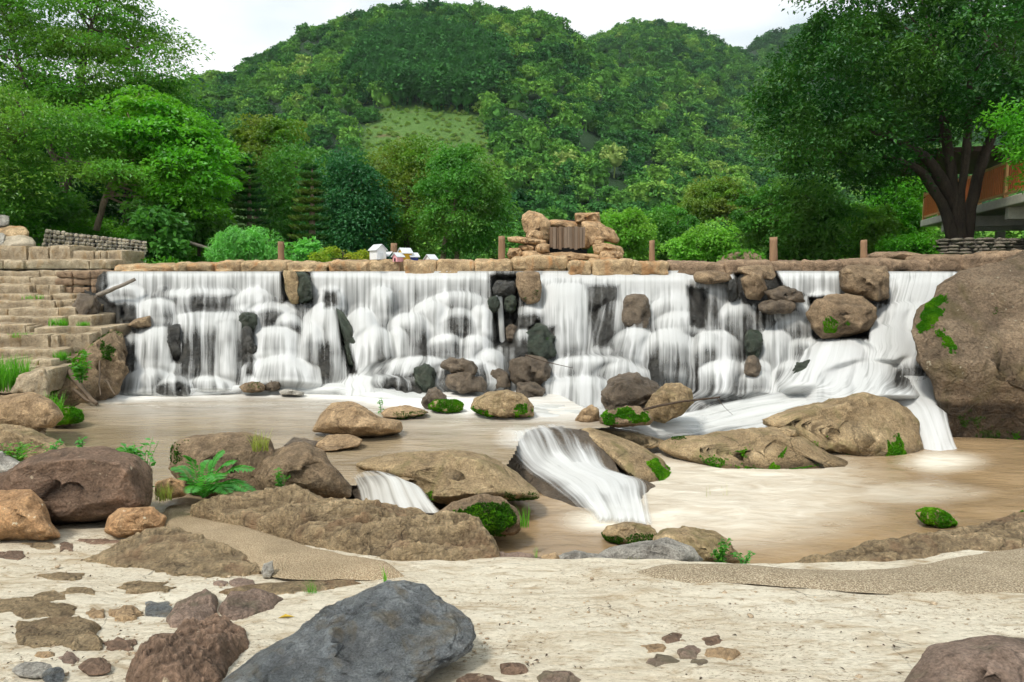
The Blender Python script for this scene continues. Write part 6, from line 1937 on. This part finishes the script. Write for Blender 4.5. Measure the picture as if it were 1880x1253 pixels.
# rubble and grit scattered on the ledge: too small to count
rg = np.random.default_rng(44)
mb = MB()
iv, jf = icosphere(1)
zones = [([(0, 990), (300, 990), (480, 1060), (520, 1100), (300, 1150), (200, 1253), (0, 1253)], 420), ([(800, 1060), (1300, 1060), (1880, 1110), (1650, 1253), (880, 1253)], 420), ([(430, 1240), (850, 1100), (900, 1180), (850, 1253)], 60)]
for pl, n in zones:
    q = sample_poly(pl, n, rg)
    for (a, b) in q:
        Y = float(dist_g(b)); c = P(a, b, Y)
        s = rg.uniform(.002, .007) * (1 + 1.2 * (rg.random() < .04))
        v = iv * s * rg.uniform(.6, 1.5, 3) * np.array([1.2, 1.2, .6]) * (1 + .2 * rg.normal(size=(len(iv), 1)))
        mb.add(v + c + [0, 0, s * .2], [jf])
mb.build('rubble', M['pebble'], None, True, label='small chips and grit strewn over the pale ledge', kind='stuff')

# pebble-dash cement band along the right of the ledge, and the sandy cement hump at the left
def ribbon(name, label, up, lo, mat, h, n=120, m=26, seed=0, name_end=1.0):
    U, L = np.array(up, float), np.array(lo, float)
    t = np.linspace(0, 1, n)
    def ip(a):
        s = np.linspace(0, 1, len(a)); return np.stack([np.interp(t, s, a[:, k]) for k in range(2)], -1)
    U, L = spline(U, n), spline(L, n)
    tap = np.minimum(smooth01(t, 0, .10), 1 - smooth01(t, .90, 1.0) * (name_end))[:, None]
    mid = (U + L) / 2
    U, L = mid + (U - mid) * tap, mid + (L - mid) * tap
    A = P(U[:, 0], U[:, 1], dist_g(U[:, 1])); B = P(L[:, 0], L[:, 1], dist_g(L[:, 1]))
    w = np.linspace(0, 1, m)
    v = A[:, None] * (1 - w)[None, :, None] + B[:, None] * w[None, :, None]
    pr = np.clip(np.sin(np.pi * (w * .94 + .03)), 0, 1) ** .55
    v[..., 2] += (h * pr)[None, :] * tap + .018 * fbm(v * 2.5, 3, seed) + .004 * fbm(v * 14, 2, seed) - .012
    return obj(name, mesh_data(name, v.reshape(-1, 3), grid_faces(m, n), M[mat], True), None, label, None, None, 'structure')
ribbon('path', 'raised band of pebble-dash cement along the back of the pale ledge', [(1145, 1046), (1260, 1036), (1380, 1040), (1480, 1046), (1600, 1044), (1700, 1034), (1800, 1016), (1960, 1000), (2300, 985)],
       [(1120, 1056), (1240, 1070), (1330, 1072), (1450, 1080), (1560, 1088), (1700, 1096), (1800, 1094), (1960, 1090), (2300, 1080)], 'pebbledash', .045, seed=3, name_end=0.0)
ribbon('path', 'smooth hump of sandy cement curling round the layered rock shelf', [(290, 930), (330, 924), (380, 935), (440, 955), (520, 990), (600, 1015), (680, 1032), (760, 1050)],
       [(290, 965), (330, 990), (380, 1015), (440, 1030), (500, 1062), (570, 1068), (640, 1068), (750, 1072)], 'sandcement', .07, seed=4)

# sticks, poles, leaf
MB().tube(spline(np.array([P(1180, 752, 10.62), P(1250, 738, 10.75), P(1322, 730, 11.0)]), 14), np.linspace(.022, .014, 14), 6).build('driftwood_stick', M['stick'], None, True, .01, 5, label='thin dark stick lying across the mottled brown rock in the rapids', cat='stick')
MB().tube(spline(np.array([P(965, 652, 13.2), P(1000, 664, 13.1), P(1052, 676, 13.2)]), 12), np.linspace(.012, .005, 12), 5).build('twig', M['stick'], None, True, label='fine twig hanging off the trickling brown rock', cat='twig')
MB().tube(np.array([P(1316, 731, 10.98), P(1330, 748, 10.9), P(1345, 762, 10.85)]), [.006, .004, .003], 5).build('twig', M['stick'], None, True, label='fine twig dangling from the far end of the driftwood stick', cat='twig')
MB().tube(spline(np.array([P(178, 543, 14.25), P(215, 528, 14.3), P(248, 513, 14.5)]), 10), np.linspace(.05, .035, 10), 10).build('grey_log', M['pole'], None, True, .02, 4, label='grey bare log leaning at the left end of the falls', cat='log')
MB().tube(np.array([P(318, 436, 19.0), P(352, 447, 18.7), P(388, 458, 18.4)]), [.05, .045, .04], 8).build('bamboo_pole', M['pole'], None, True, label='pale bamboo pole leaning by the feathery bush', cat='pole')
mb = MB()
for (a, b) in (([(186, 620), (184, 660), (183, 700), (184, 728)], .02), ([(120, 672), (140, 700), (165, 730), (178, 742)], .05), ([(135, 715), (160, 735), (176, 740)], .03), ([(195, 700), (205, 715), (212, 725)], .02)):
    mb.tube(spline(np.array([P(x, y, 12.9 - .0085 * (y - 620)) for x, y in a]), 14), np.linspace(b, b * .6, 14), 7)
mb.build('exposed_root', M['wetwood'], None, True, .02, 5, label='bare roots hanging down the earth bank by the steps', cat='root')
c = P(526, 1137, dist_g(1137)); 
v, f = leaf_arrays(np.array([c + [0, 0, .012]]), np.array([[1.0, .25, .05]]), np.array([[0, .1, 1.0]]), .085, .03)
obj('fallen_leaf', mesh_data('fallen_leaf', v, f, M['yellowleaf'], False), None, 'single yellow fallen leaf on the pale ground', 'leaf')

rg = np.random.default_rng(77)
q = np.vstack([sample_poly([(850, 1060), (1400, 1070), (1800, 1120), (1640, 1253), (900, 1253)], 70, rg), sample_poly([(0, 1000), (300, 1060), (250, 1200), (0, 1253)], 50, rg)])
c = P(q[:, 0], q[:, 1], dist_g(q[:, 1])) + [0, 0, .012]
v, f = leaf_arrays(c, rg.normal(size=c.shape) * [1, 1, .1], np.array([0, 0, 1.0]) + rg.normal(size=c.shape) * .25, rg.uniform(.012, .03, len(c)), rg.uniform(.005, .012, len(c)))
obj('leaf_litter', mesh_data('leaf_litter', v, f, M['stick'], False), None, 'dry leaf crumbs and bark flecks on the pale ledge', None, None, 'stuff')

# ================================================================== HOUSE, PLANTER
house = empty('house', P(1840, 465, 22), 'house with red-brown balcony railing on a concrete deck, behind the fig tree', 'house')
zd = float(P(1690, 405, 28)[2])
Adk, Bdk = np.array([P(1690, 405, 28)[0], 28.0]), np.array([P(1880, 359, 18.2)[0], 18.2])
dv = Bdk - Adk; Ld = np.linalg.norm(dv) + 3.0; dv /= np.linalg.norm(dv)
nrm_ = np.array([-dv[1], dv[0]]);  nrm_ = nrm_ if nrm_[0] > 0 else -nrm_
def H(u, w, z):                       # u along the deck edge, w inward, z up
    q = Adk + dv * u + nrm_ * w
    return np.array([q[0], q[1], z])
Rh = np.array([[dv[0], nrm_[0], 0], [dv[1], nrm_[1], 0], [0, 0, 1]])
MB().box(H(Ld / 2, 3.5, zd - .13), (Ld, 7.0, .26), Rh, .02).build('deck_slab', M['concrete'], house)
for u in (2.5, 5.5, 8.7, 11.5):
    MB().box(H(u, 3.55, zd - .43), (.25, 6.8, .34), Rh, .01).build('deck_beam', M['concrete'], house)
for u, w in ((5.5, 2.0), (8.7, 2.0), (11.5, 2.0), (2.5, 2.0)):
    MB().box(H(u, w, (zd - .62 + 1.5) / 2), (.26, .26, zd - .62 - 1.5), Rh, .015).build('column', M['concrete'], house)
MB().box(H(8.6, 4.6, (zd - .62 + 1.6) / 2), (10, .2, zd - .62 - 1.6), Rh).build('lower_wall', M['darkwall'], house)
MB().box(H(5.5, 3.8, zd + 1.0), (10, .2, 2.0), Rh).build('upper_wall', M['darkwood'], house)
rf = MB().box(H(2.2, 2.2, zd + 1.95), (6.0, 6.4, .16), Rh).build('roof', M['darkwood'], house)
NP = 5
us = np.linspace(.08, Ld - .3, NP + 2)
hr = MB()
for zz, hh in ((1.0, .08), (.12, .07)):
    hr.box(H(Ld / 2, .1, zd + zz), (Ld - .3, .07, hh), Rh, .008)
railing = hr.build('railing', M['railpost'], house)
for i, u in enumerate(us):
    MB().box(H(u, .1, zd + .55), (.11, .11, 1.1), Rh, .01).build('rail_post', M['railpost'], railing)
pk = MB().box((0, 0, 0), (.10, .03, .80), Rh).mesh('picket', M['rail'])
u = .2
while u < Ld - .4:
    if np.min(np.abs(us - u)) > .09:
        o = obj('picket', pk, railing)
        o.matrix_parent_inverse = Matrix.Identity(4)
        o.location = [float(c) for c in H(u, .1, zd + .56)]
    u += .15

planter = empty('stone_planter', P(1770, 472, 19.5), 'round planter wall of dark cobbles round the fig trunk', 'planter')
pc_ = P(1768, 470, 20.5); zt, zb_ = float(P(1768, 438, 19.4)[2]), float(P(1768, 474, 19.4)[2])
Rp = (1868 - 1690) / 2 * 20 / FPX
ring = MB(); a_ = np.linspace(0, 2 * math.pi, 40, endpoint=False)
vv = [];
for r_, z_ in ((Rp - .06, zb_ - .3), (Rp - .06, zt - .02), (Rp - .5, zt - .02), (Rp - .5, zt - .2), (0.01, zt - .2)):
    vv.append(np.stack([pc_[0] + r_ * np.cos(a_), pc_[1] + r_ * np.sin(a_), 0 * a_ + z_], -1))
i_ = np.arange(4 * 40); rr_, cc_ = i_ // 40, i_ % 40
ring.add(np.vstack(vv), [np.stack([rr_ * 40 + cc_, rr_ * 40 + (cc_ + 1) % 40, (rr_ + 1) * 40 + (cc_ + 1) % 40, (rr_ + 1) * 40 + cc_], -1)])
ring.build('mortar_ring', M['mortar'], planter, True)
rg = np.random.default_rng(21)
protos = []
for k in range(6):
    iv, jf = icosphere(2)
    v = iv * (1 + .16 * fbm(iv * 1.6 + k * 7, 3, k)[:, None])
    protos.append(mesh_data('cobble', v, jf, M['cobble']))
rows = 6
for j in range(rows):
    a = math.pi * 1.0 + rg.random() * .05
    z_ = zb_ + (zt - zb_) * (j + .5) / rows
    while a < 2 * math.pi:
        s = rg.uniform(.06, .17)
        o = obj('cobble', protos[int(rg.integers(6))], planter)
        o.matrix_parent_inverse = Matrix.Identity(4)
        o.location = (float(pc_[0] + (Rp - .03) * math.cos(a) - planter.location[0]), float(pc_[1] + (Rp - .03) * math.sin(a) - planter.location[1]), float(z_ + rg.normal() * .012 - planter.location[2]))
        o.scale = (s, s, float((zt - zb_) / rows * rg.uniform(.5, .68)))
        o.rotation_euler = (0, 0, a)
        a += s * 1.9 / Rp
R_('long dark flat rock in front of the stone planter', [(1585, 470), (1610, 463), (1660, 462), (1700, 468), (1700, 478), (1590, 478)], 'coping_dark', 16.6, th=.4, lean=.2, seed=140)

# ================================================================== TREES
FIG = [(1500, -90), (1960, -90), (1990, 100), (1990, 250), (1890, 240), (1830, 238), (1760, 242), (1700, 258), (1650, 312), (1600, 335), (1575, 352), (1555, 340), (1520, 310), (1470, 318), (1425, 300), (1412, 270), (1425, 230), (1395, 205), (1392, 175), (1412, 140), (1460, 95), (1505, 55), (1490, 10)]
tree('fig_tree', 'huge dark green fig tree rising from the round stone planter', FIG, 21.0, 3.2,
     [[(1760, 462, 20.5, 0.313), (1757, 425, 20.5, 0.224), (1748, 380, 20.5, 0.184), (1728, 330, 20.3, 0.177), (1690, 285, 20.0, 0.122), (1640, 255, 19.6, 0.082), (1590, 240, 19.3, 0.048)],
      [(1752, 455, 20.4, 0.204), (1735, 385, 20.3, 0.136), (1705, 335, 20.1, 0.129), (1660, 298, 19.8, 0.088), (1600, 285, 19.5, 0.048)],
      [(1758, 455, 20.4, 0.190), (1752, 370, 20.4, 0.136), (1742, 290, 20.4, 0.150), (1730, 200, 20.3, 0.102), (1715, 90, 20.2, 0.054)],
      [(1768, 455, 20.5, 0.218), (1782, 385, 20.4, 0.163), (1800, 310, 20.4, 0.150), (1830, 220, 20.4, 0.102), (1860, 120, 20.2, 0.054)],
      [(1762, 450, 20.3, 0.177), (1765, 360, 20.3, 0.109), (1775, 270, 20.2, 0.116), (1780, 150, 20.2, 0.068)]],
     'l_fig', 560, 125, .78, .165, 'bark_dark', 1, .62, .35, .5, limbs=26, edge=90, n_side=12)
tree('leafy_tree', 'bright green leafy branches entering at the right border before the balcony', [(1850, 210), (1870, 190), (1990, 150), (1990, 360), (1895, 335), (1865, 325), (1852, 305), (1872, 285), (1852, 255)], 16.2, .8,
     [[(2050, 480, 16.4, .14), (2020, 330, 16.3, .1), (1940, 270, 16.2, .05)]], 'l_bright', 80, 90, .42, .13, 'bark', 2, .6, .3, limbs=12, edge=50)
# left bank
tree('feathery_tree', 'tall feathery tree at the top left corner against the sky', [(-90, -90), (215, -90), (235, 5), (270, 35), (300, 60), (318, 100), (310, 140), (262, 160), (215, 190), (160, 205), (80, 195), (-90, 200)], 24.0, 2.4,
     [[(110, 440, 24, .24), (120, 330, 24, .18), (140, 180, 24, .12), (170, 40, 24, .06)], [(118, 330, 24, .12), (60, 200, 23.6, .09), (20, 60, 23.6, .05)]], 'l_feather', 300, 120, .95, .17, 'bark', 3, .30, .26, .42, limbs=24, edge=80)
tree('feathery_tree', 'greyish drooping feathery tree at the left border above the bank', [(-90, 195), (30, 170), (120, 195), (180, 235), (225, 275), (245, 318), (215, 335), (165, 310), (110, 330), (60, 365), (20, 385), (-90, 400)], 18.8, 1.6,
     [[(-40, 440, 19, .18), (-20, 330, 18.8, .13), (30, 250, 18.6, .08), (110, 240, 18.4, .04)]], 'l_feather', 170, 130, .80, .14, 'bark', 4, .26, .34, .40, limbs=16, edge=60)
tree('maple_like_tree', 'bright green spreading tree with a thin leaning trunk on the left bank', [(195, 205), (262, 165), (318, 188), (368, 222), (395, 265), (400, 300), (412, 335), (408, 385), (380, 412), (345, 405), (310, 380), (262, 352), (215, 318), (190, 265)], 20.5, 1.7,
     [[(176, 424, 20.5, .09), (190, 375, 20.5, .08), (208, 330, 20.5, .07), (250, 290, 20.4, .05), (310, 265, 20.3, .03)]], 'l_bright', 200, 110, .70, .17, 'bark_pale', 5, .30, .22, .62, limbs=18, edge=60)
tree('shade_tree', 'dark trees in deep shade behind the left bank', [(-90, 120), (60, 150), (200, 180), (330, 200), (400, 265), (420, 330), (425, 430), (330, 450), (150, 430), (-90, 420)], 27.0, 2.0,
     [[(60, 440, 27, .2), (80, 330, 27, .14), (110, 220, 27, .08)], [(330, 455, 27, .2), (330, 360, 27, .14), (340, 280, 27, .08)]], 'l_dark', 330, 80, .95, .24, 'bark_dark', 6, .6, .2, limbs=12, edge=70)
tree('shade_tree', 'mid green tree filling the gap behind the bright spreading tree', [(120, 190), (200, 165), (270, 140), (320, 150), (355, 195), (345, 240), (260, 260), (150, 270)], 25.0, 1.4,
     [[(230, 450, 25, .14), (235, 330, 25, .1), (240, 220, 25, .06)]], 'l_mid', 130, 90, .75, .18, 'bark_dark', 26, .45, .25, limbs=10, edge=60)
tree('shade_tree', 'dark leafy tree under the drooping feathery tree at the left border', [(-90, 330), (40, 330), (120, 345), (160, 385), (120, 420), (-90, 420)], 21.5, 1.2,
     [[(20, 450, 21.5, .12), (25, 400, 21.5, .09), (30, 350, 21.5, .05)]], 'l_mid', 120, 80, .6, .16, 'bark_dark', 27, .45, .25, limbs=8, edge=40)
tree('shrub', 'large-leaved dark shrub at the end of the gabion wall', [(240, 385), (275, 372), (320, 385), (330, 430), (318, 468), (270, 462), (250, 425)], 18.8, .8, [[(285, 472, 18.9, .05), (285, 420, 18.9, .03), (290, 390, 18.9, .02)]], 'l_mid', 60, 60, .36, .2, 'bark', 7, .6, .3, .7, 'shrub', 8, edge=40)
tree('shrub', 'dark green shrub between the bright tree and the feathery bush', [(325, 385), (370, 375), (405, 395), (408, 440), (380, 455), (335, 450)], 20.8, .8, [[(365, 470, 20.9, .05), (365, 420, 20.9, .03), (370, 395, 20.9, .02)]], 'l_mid', 50, 60, .42, .18, 'bark', 8, .6, .3, .6, 'shrub', 6, edge=40)
tree('feathery_bush', 'round light green feathery bush behind the weir at left', [(388, 462), (398, 436), (425, 420), (455, 414), (485, 424), (508, 448), (512, 482), (400, 482)], 17.4, .6, [[(450, 486, 17.5, .03), (452, 450, 17.5, .02), (455, 430, 17.5, .015)]], 'l_bamboo', 110, 60, .25, .17, 'bark', 9, .6, .55, .16, 'bush', 10, edge=40)
# middle
araucaria('taller dark whorled pine left of the weir posts', 458, 285, 478, 24, 52, 'l_pine', 13, 1)
araucaria('smaller neatly layered pine with drooping whorls beside the first post', 573, 305, 480, 19.5, 44, 'l_pine', 10, 2)
tree('olive_topped_tree', 'tree with a flat brownish olive crown above the pines', [(432, 232), (470, 216), (520, 222), (548, 240), (530, 262), (505, 270), (498, 300), (520, 325), (490, 345), (445, 340), (425, 310), (445, 275)], 32, 1.3, [[(470, 475, 32, .16), (475, 340, 32, .12), (482, 240, 32, .06)]], 'l_olive', 100, 70, .72, .22, 'bark', 11, .35, .2, limbs=14, edge=50)
tree('grey_green_tree', 'pale speckled tree between the two pines', [(478, 330), (510, 285), (550, 262), (590, 285), (605, 340), (600, 420), (560, 465), (500, 470), (478, 420)], 28, 1.4, [[(535, 482, 28, .14), (538, 380, 28, .1), (545, 300, 28, .05)]], 'l_mid', 150, 75, .7, .19, 'bark', 12, .6, .25, limbs=10, edge=50)
tree('dark_tree', 'dark bluish-green tree left of the toy houses', [(590, 330), (625, 295), (665, 300), (695, 340), (705, 400), (700, 455), (660, 472), (610, 465), (590, 410)], 24, 1.4, [[(650, 482, 24, .13), (650, 400, 24, .1), (648, 330, 24, .05)]], 'l_blue', 150, 85, .62, .17, 'bark_dark', 13, .6, .25, limbs=10, edge=50)
tree('tall_tree', 'tall yellowish-green tree behind the toy houses', [(660, 330), (690, 290), (730, 268), (775, 275), (800, 310), (805, 380), (795, 440), (760, 460), (705, 455), (675, 420)], 26, 1.5, [[(745, 482, 26, .14), (748, 400, 26, .1), (750, 310, 26, .05)]], 'l_olive', 180, 85, .62, .16, 'bark', 14, .55, .25, limbs=14, edge=50)
tree('tall_tree', 'tall dark tree with pale trunks left of the rock feature', [(785, 330), (808, 290), (842, 266), (880, 285), (898, 325), (925, 365), (920, 410), (895, 445), (850, 455), (800, 445), (780, 400)], 22.5, 1.4, [[(812, 482, 22.5, .10), (818, 440, 22.5, .09), (835, 380, 22.5, .07), (845, 300, 22.5, .03)], [(838, 482, 22.4, .08), (842, 430, 22.4, .07), (860, 370, 22.4, .04)]], 'l_mid', 210, 90, .56, .15, 'bark_pale', 15, .5, .3, limbs=16, edge=50)
tree('yellow_shrub', 'low yellow-flowered shrubs along the weir left of the toy houses', [(575, 468), (610, 458), (650, 460), (682, 466), (684, 484), (575, 484)], 17.0, .4, [[(630, 488, 17, .02), (630, 472, 17, .015), (632, 464, 17, .01)]], 'l_flower', 60, 45, .17, .07, 'bark', 16, .6, .2, .5, 'shrub', 4, edge=20)
tree('broadleaf_plant', 'pale broad-leaved plants by the smaller pine', [(520, 455), (540, 444), (560, 450), (580, 446), (600, 460), (600, 484), (520, 484)], 18.0, .4, [[(555, 488, 18, .02), (555, 470, 18, .015), (558, 460, 18, .01)]], 'l_bamboo', 30, 26, .25, .16, 'bark', 17, .6, .2, .6, 'plant', 4, edge=25)
# right of the rock feature
RT = [('leafy_tree', 'pale green bush right behind the rock feature', [(1098, 400), (1125, 380), (1165, 388), (1190, 420), (1195, 482), (1110, 482)], 25, 'l_lime', 1),
      ('leafy_tree', 'feathery green bush right of the slim post', [(1185, 400), (1220, 380), (1262, 392), (1290, 430), (1290, 482), (1190, 482)], 27, 'l_mid', 2),
      ('leafy_tree', 'soft light green bush left of the thick post', [(1240, 440), (1270, 425), (1320, 420), (1350, 445), (1350, 482), (1245, 482)], 21, 'l_lime', 3),
      ('leafy_tree', 'pale tree rising behind the light green bush', [(1255, 370), (1285, 345), (1330, 335), (1365, 352), (1372, 400), (1355, 450), (1290, 445), (1262, 410)], 36, 'l_olive', 4),
      ('leafy_tree', 'dense round green tree behind the thick post', [(1345, 400), (1365, 365), (1410, 342), (1465, 335), (1520, 352), (1550, 390), (1552, 440), (1525, 476), (1440, 482), (1370, 470)], 24, 'l_mid', 5),
      ('leafy_tree', 'lime green tree with airy twigs behind the last post', [(1528, 430), (1550, 395), (1590, 375), (1630, 385), (1650, 420), (1640, 460), (1590, 470), (1540, 470)], 26, 'l_lime', 6),
      ('leafy_tree', 'glossy green tree under the fig, left of the balcony', [(1600, 350), (1640, 325), (1680, 330), (1695, 360), (1700, 410), (1690, 445), (1650, 450), (1612, 410)], 32, 'l_bright', 7),
      ('leafy_tree', 'small green shrub beside the stone planter', [(1635, 450), (1660, 436), (1690, 440), (1710, 455), (1705, 474), (1640, 474)], 19.5, 'l_bright', 8)]
for nm, lab, pl, Y, mt, s in RT:
    a = np.array(pl); cx = a[:, 0].mean(); w = np.ptp(a[:, 0]) * Y / FPX; hpx = np.ptp(a[:, 1])
    big_ = np.clip(w * hpx * Y / FPX, .4, 14)
    tree(nm, lab, pl, Y, w * .35, [[(cx, a[:, 1].max() + 6, Y, .03 + .02 * w), (cx + 3, a[:, 1].mean(), Y, .02 + .012 * w), (cx + 6, a[:, 1].min() + hpx * .25, Y, .015)]], mt, int(40 + 15 * big_), 80, .25 + .08 * w, .10 + .012 * w + .0015 * Y, 'bark', 60 + s, .55, .3, limbs=10, edge=35)
rock('grass_mound', 'clipped bright green mound of grass behind the weir by the thick post', [(1318, 486), (1328, 470), (1350, 463), (1380, 462), (1400, 472), (1408, 486)], 'umber', Y=17, th=.5, lean=.2, cat='mound', seed=150)
mo = bpy.data.objects['grass_mound']
p, nr = scatter_on(mo, [(1300, 455), (1420, 455), (1420, 490), (1300, 490)], 160, 3)
v, f = blades(p, 3200, .09, .012, .7, np.random.default_rng(3))
obj('grass', mesh_data('grass', v, f, M['l_grass'], True), mo)['kind'] = 'stuff'

# undergrowth and grass on the left bank and behind the weir
rg = np.random.default_rng(8)
n = 900
x, y = rg.uniform(-19, -8.5, n), rg.uniform(17, 25, n)
k = (y > 18.9) | (x > -10.2)
x, y = x[k], y[k]
cen = np.stack([x, y, bank_z(x, y) + .12], -1)
v, f = clump_leaves(cen, rg.uniform(.2, .5, len(cen)), 34, rg, .11, .6, .2, .6)
obj('undergrowth', mesh_data('undergrowth', v, f, M['l_bright'], False), None, 'bright weeds and creepers carpeting the left bank', None, None, 'stuff')
n = 700
x, y = rg.uniform(-9, 12, n), rg.uniform(17.5, 24, n)
cen = np.stack([x, y, bank_z(x, y) + .03], -1)
v, f = clump_leaves(cen, rg.uniform(.12, .3, n), 24, rg, .09, .5, .2, .6)
obj('undergrowth', mesh_data('undergrowth', v, f, M['l_mid'], False), None, 'low weeds on the lawn behind the weir', None, None, 'stuff')
gx, gy = rg.uniform(-13, 14, 2500), rg.uniform(16.3, 22, 2500)
v, f = blades(np.stack([gx, gy, bank_z(gx, gy)], -1), 14000, .13, .02, .6, rg)
obj('grass', mesh_data('grass', v, f, M['l_grass'], True), None, 'short grass on the lawn behind the weir', None, None, 'stuff')

# ------------------------------------------------------------------ plants among the rocks
tuft('bright grass clump growing on the lower steps at the left border', 20, 715, 11.2, .55, .30, 420, 'l_grass', .014, .35)
tuft('grass tuft on the middle step', 107, 597, 13.2, .16, .18, 160, 'l_grass', .012, .6)
tuft('tiny grass tuft at the right end of the middle step', 152, 597, 13.2, .10, .12, 90, 'l_grass', .012, .6)
tuft('drooping grass beside the weedy rock at the pool edge', 105, 772, 10.2, .42, .16, 200, 'l_grass', .014, .5)
tuft('thin grass sprouting from an upper step joint', 60, 548, 14.3, .10, .22, 70, 'l_grass', .010, .6)
tuft('grass fringe on the long lower step', 40, 618, 12.95, .10, .30, 120, 'l_grass', .010, .7)
tuft('weedy tuft at the corner of the curved lower step', 112, 660, 12.45, .18, .12, 120, 'l_grass', .012, .6)
weed('leafy weed hanging from the earth bank beside the steps', 148, 700, 12.0, .5, .25, 12, 'l_bright', .12, 1)
weed('yellow-green creeper in front of the smooth pool-edge slab', 30, 845, 6.9, .16, .3, 14, 'l_lime', .05, 2)
weed('small leafy sprig left of the big brown boulder top', 95, 838, 6.5, .14, .1, 5, 'l_fern', .05, 3)
weed('pair of dark leafy sprigs behind the big brown boulder', 150, 828, 6.4, .12, .06, 4, 'l_fern', .05, 4)
weed('tall weed with reddish stems right of the big brown boulder', 265, 900, 6.2, .44, .22, 12, 'l_fern', .075, 5)
weed('tall leafy weed leaning over the pool edge', 235, 850, 6.3, .16, .2, 9, 'l_bamboo', .10, 6)
weed('small leafy plant growing against the smooth brown boulder', 515, 908, 6.4, .22, .10, 8, 'l_bright', .05, 7)
weed('slender upright weed on the flat tan slab in the pool', 700, 766, 11.3, .30, .04, 3, 'l_fern', .07, 8, per=14)
weed('bushy weed at the foot of the olive-brown rock', 1322, 1036, 5.4, .20, .10, 12, 'l_bright', .045, 9)
weed('low weed creeping right of the olive-brown rock', 1365, 1036, 5.35, .10, .12, 8, 'l_fern', .035, 10)
tuft('grass sprig at the right end of the bearded rock', 962, 965, 6.6, .22, .05, 40, 'l_grass', .006, .4)
tuft('dry yellow grass tuft on the rusty-stained rock', 478, 825, 6.9, .20, .09, 120, 'l_dry', .006, .5)
tuft('dry grass beside the cream stone', 300, 915, 6.0, .16, .08, 90, 'l_dry', .006, .6)
tuft('dry grass tuft in front of the grey rocks', 1160, 1046, 4.6, .10, .06, 80, 'l_dry', .004, .3)
tuft('thin grass tuft at the foot of the cement hump', 570, 1090, float(dist_g(1090)), .10, .035, 50, 'l_grass', .003, .5)
tuft('single broad grass blade pair behind the slate slab', 708, 1078, float(dist_g(1078)), .17, .008, 5, 'l_grass', .014, .2)
tuft('sparse grass blades by the reddish strip', 985, 1022, 4.7, .10, .02, 10, 'l_grass', .003, .3)
tuft('sparse dead stalks standing in the lower pool', 1315, 920, 8.6, .28, .25, 7, 'l_dry', .006, .4)
fern('large fern with long fronds between the two brown rocks', 372, 915, 6.35, [(345, 838, -.1), (410, 828, .1), (330, 880, -.2), (432, 848, 0), (465, 862, 0), (455, 900, -.15), (400, 880, -.35), (350, 905, -.35), (420, 905, -.3), (475, 912, -.1), (385, 845, .15), (318, 858, .05)], seed=1)
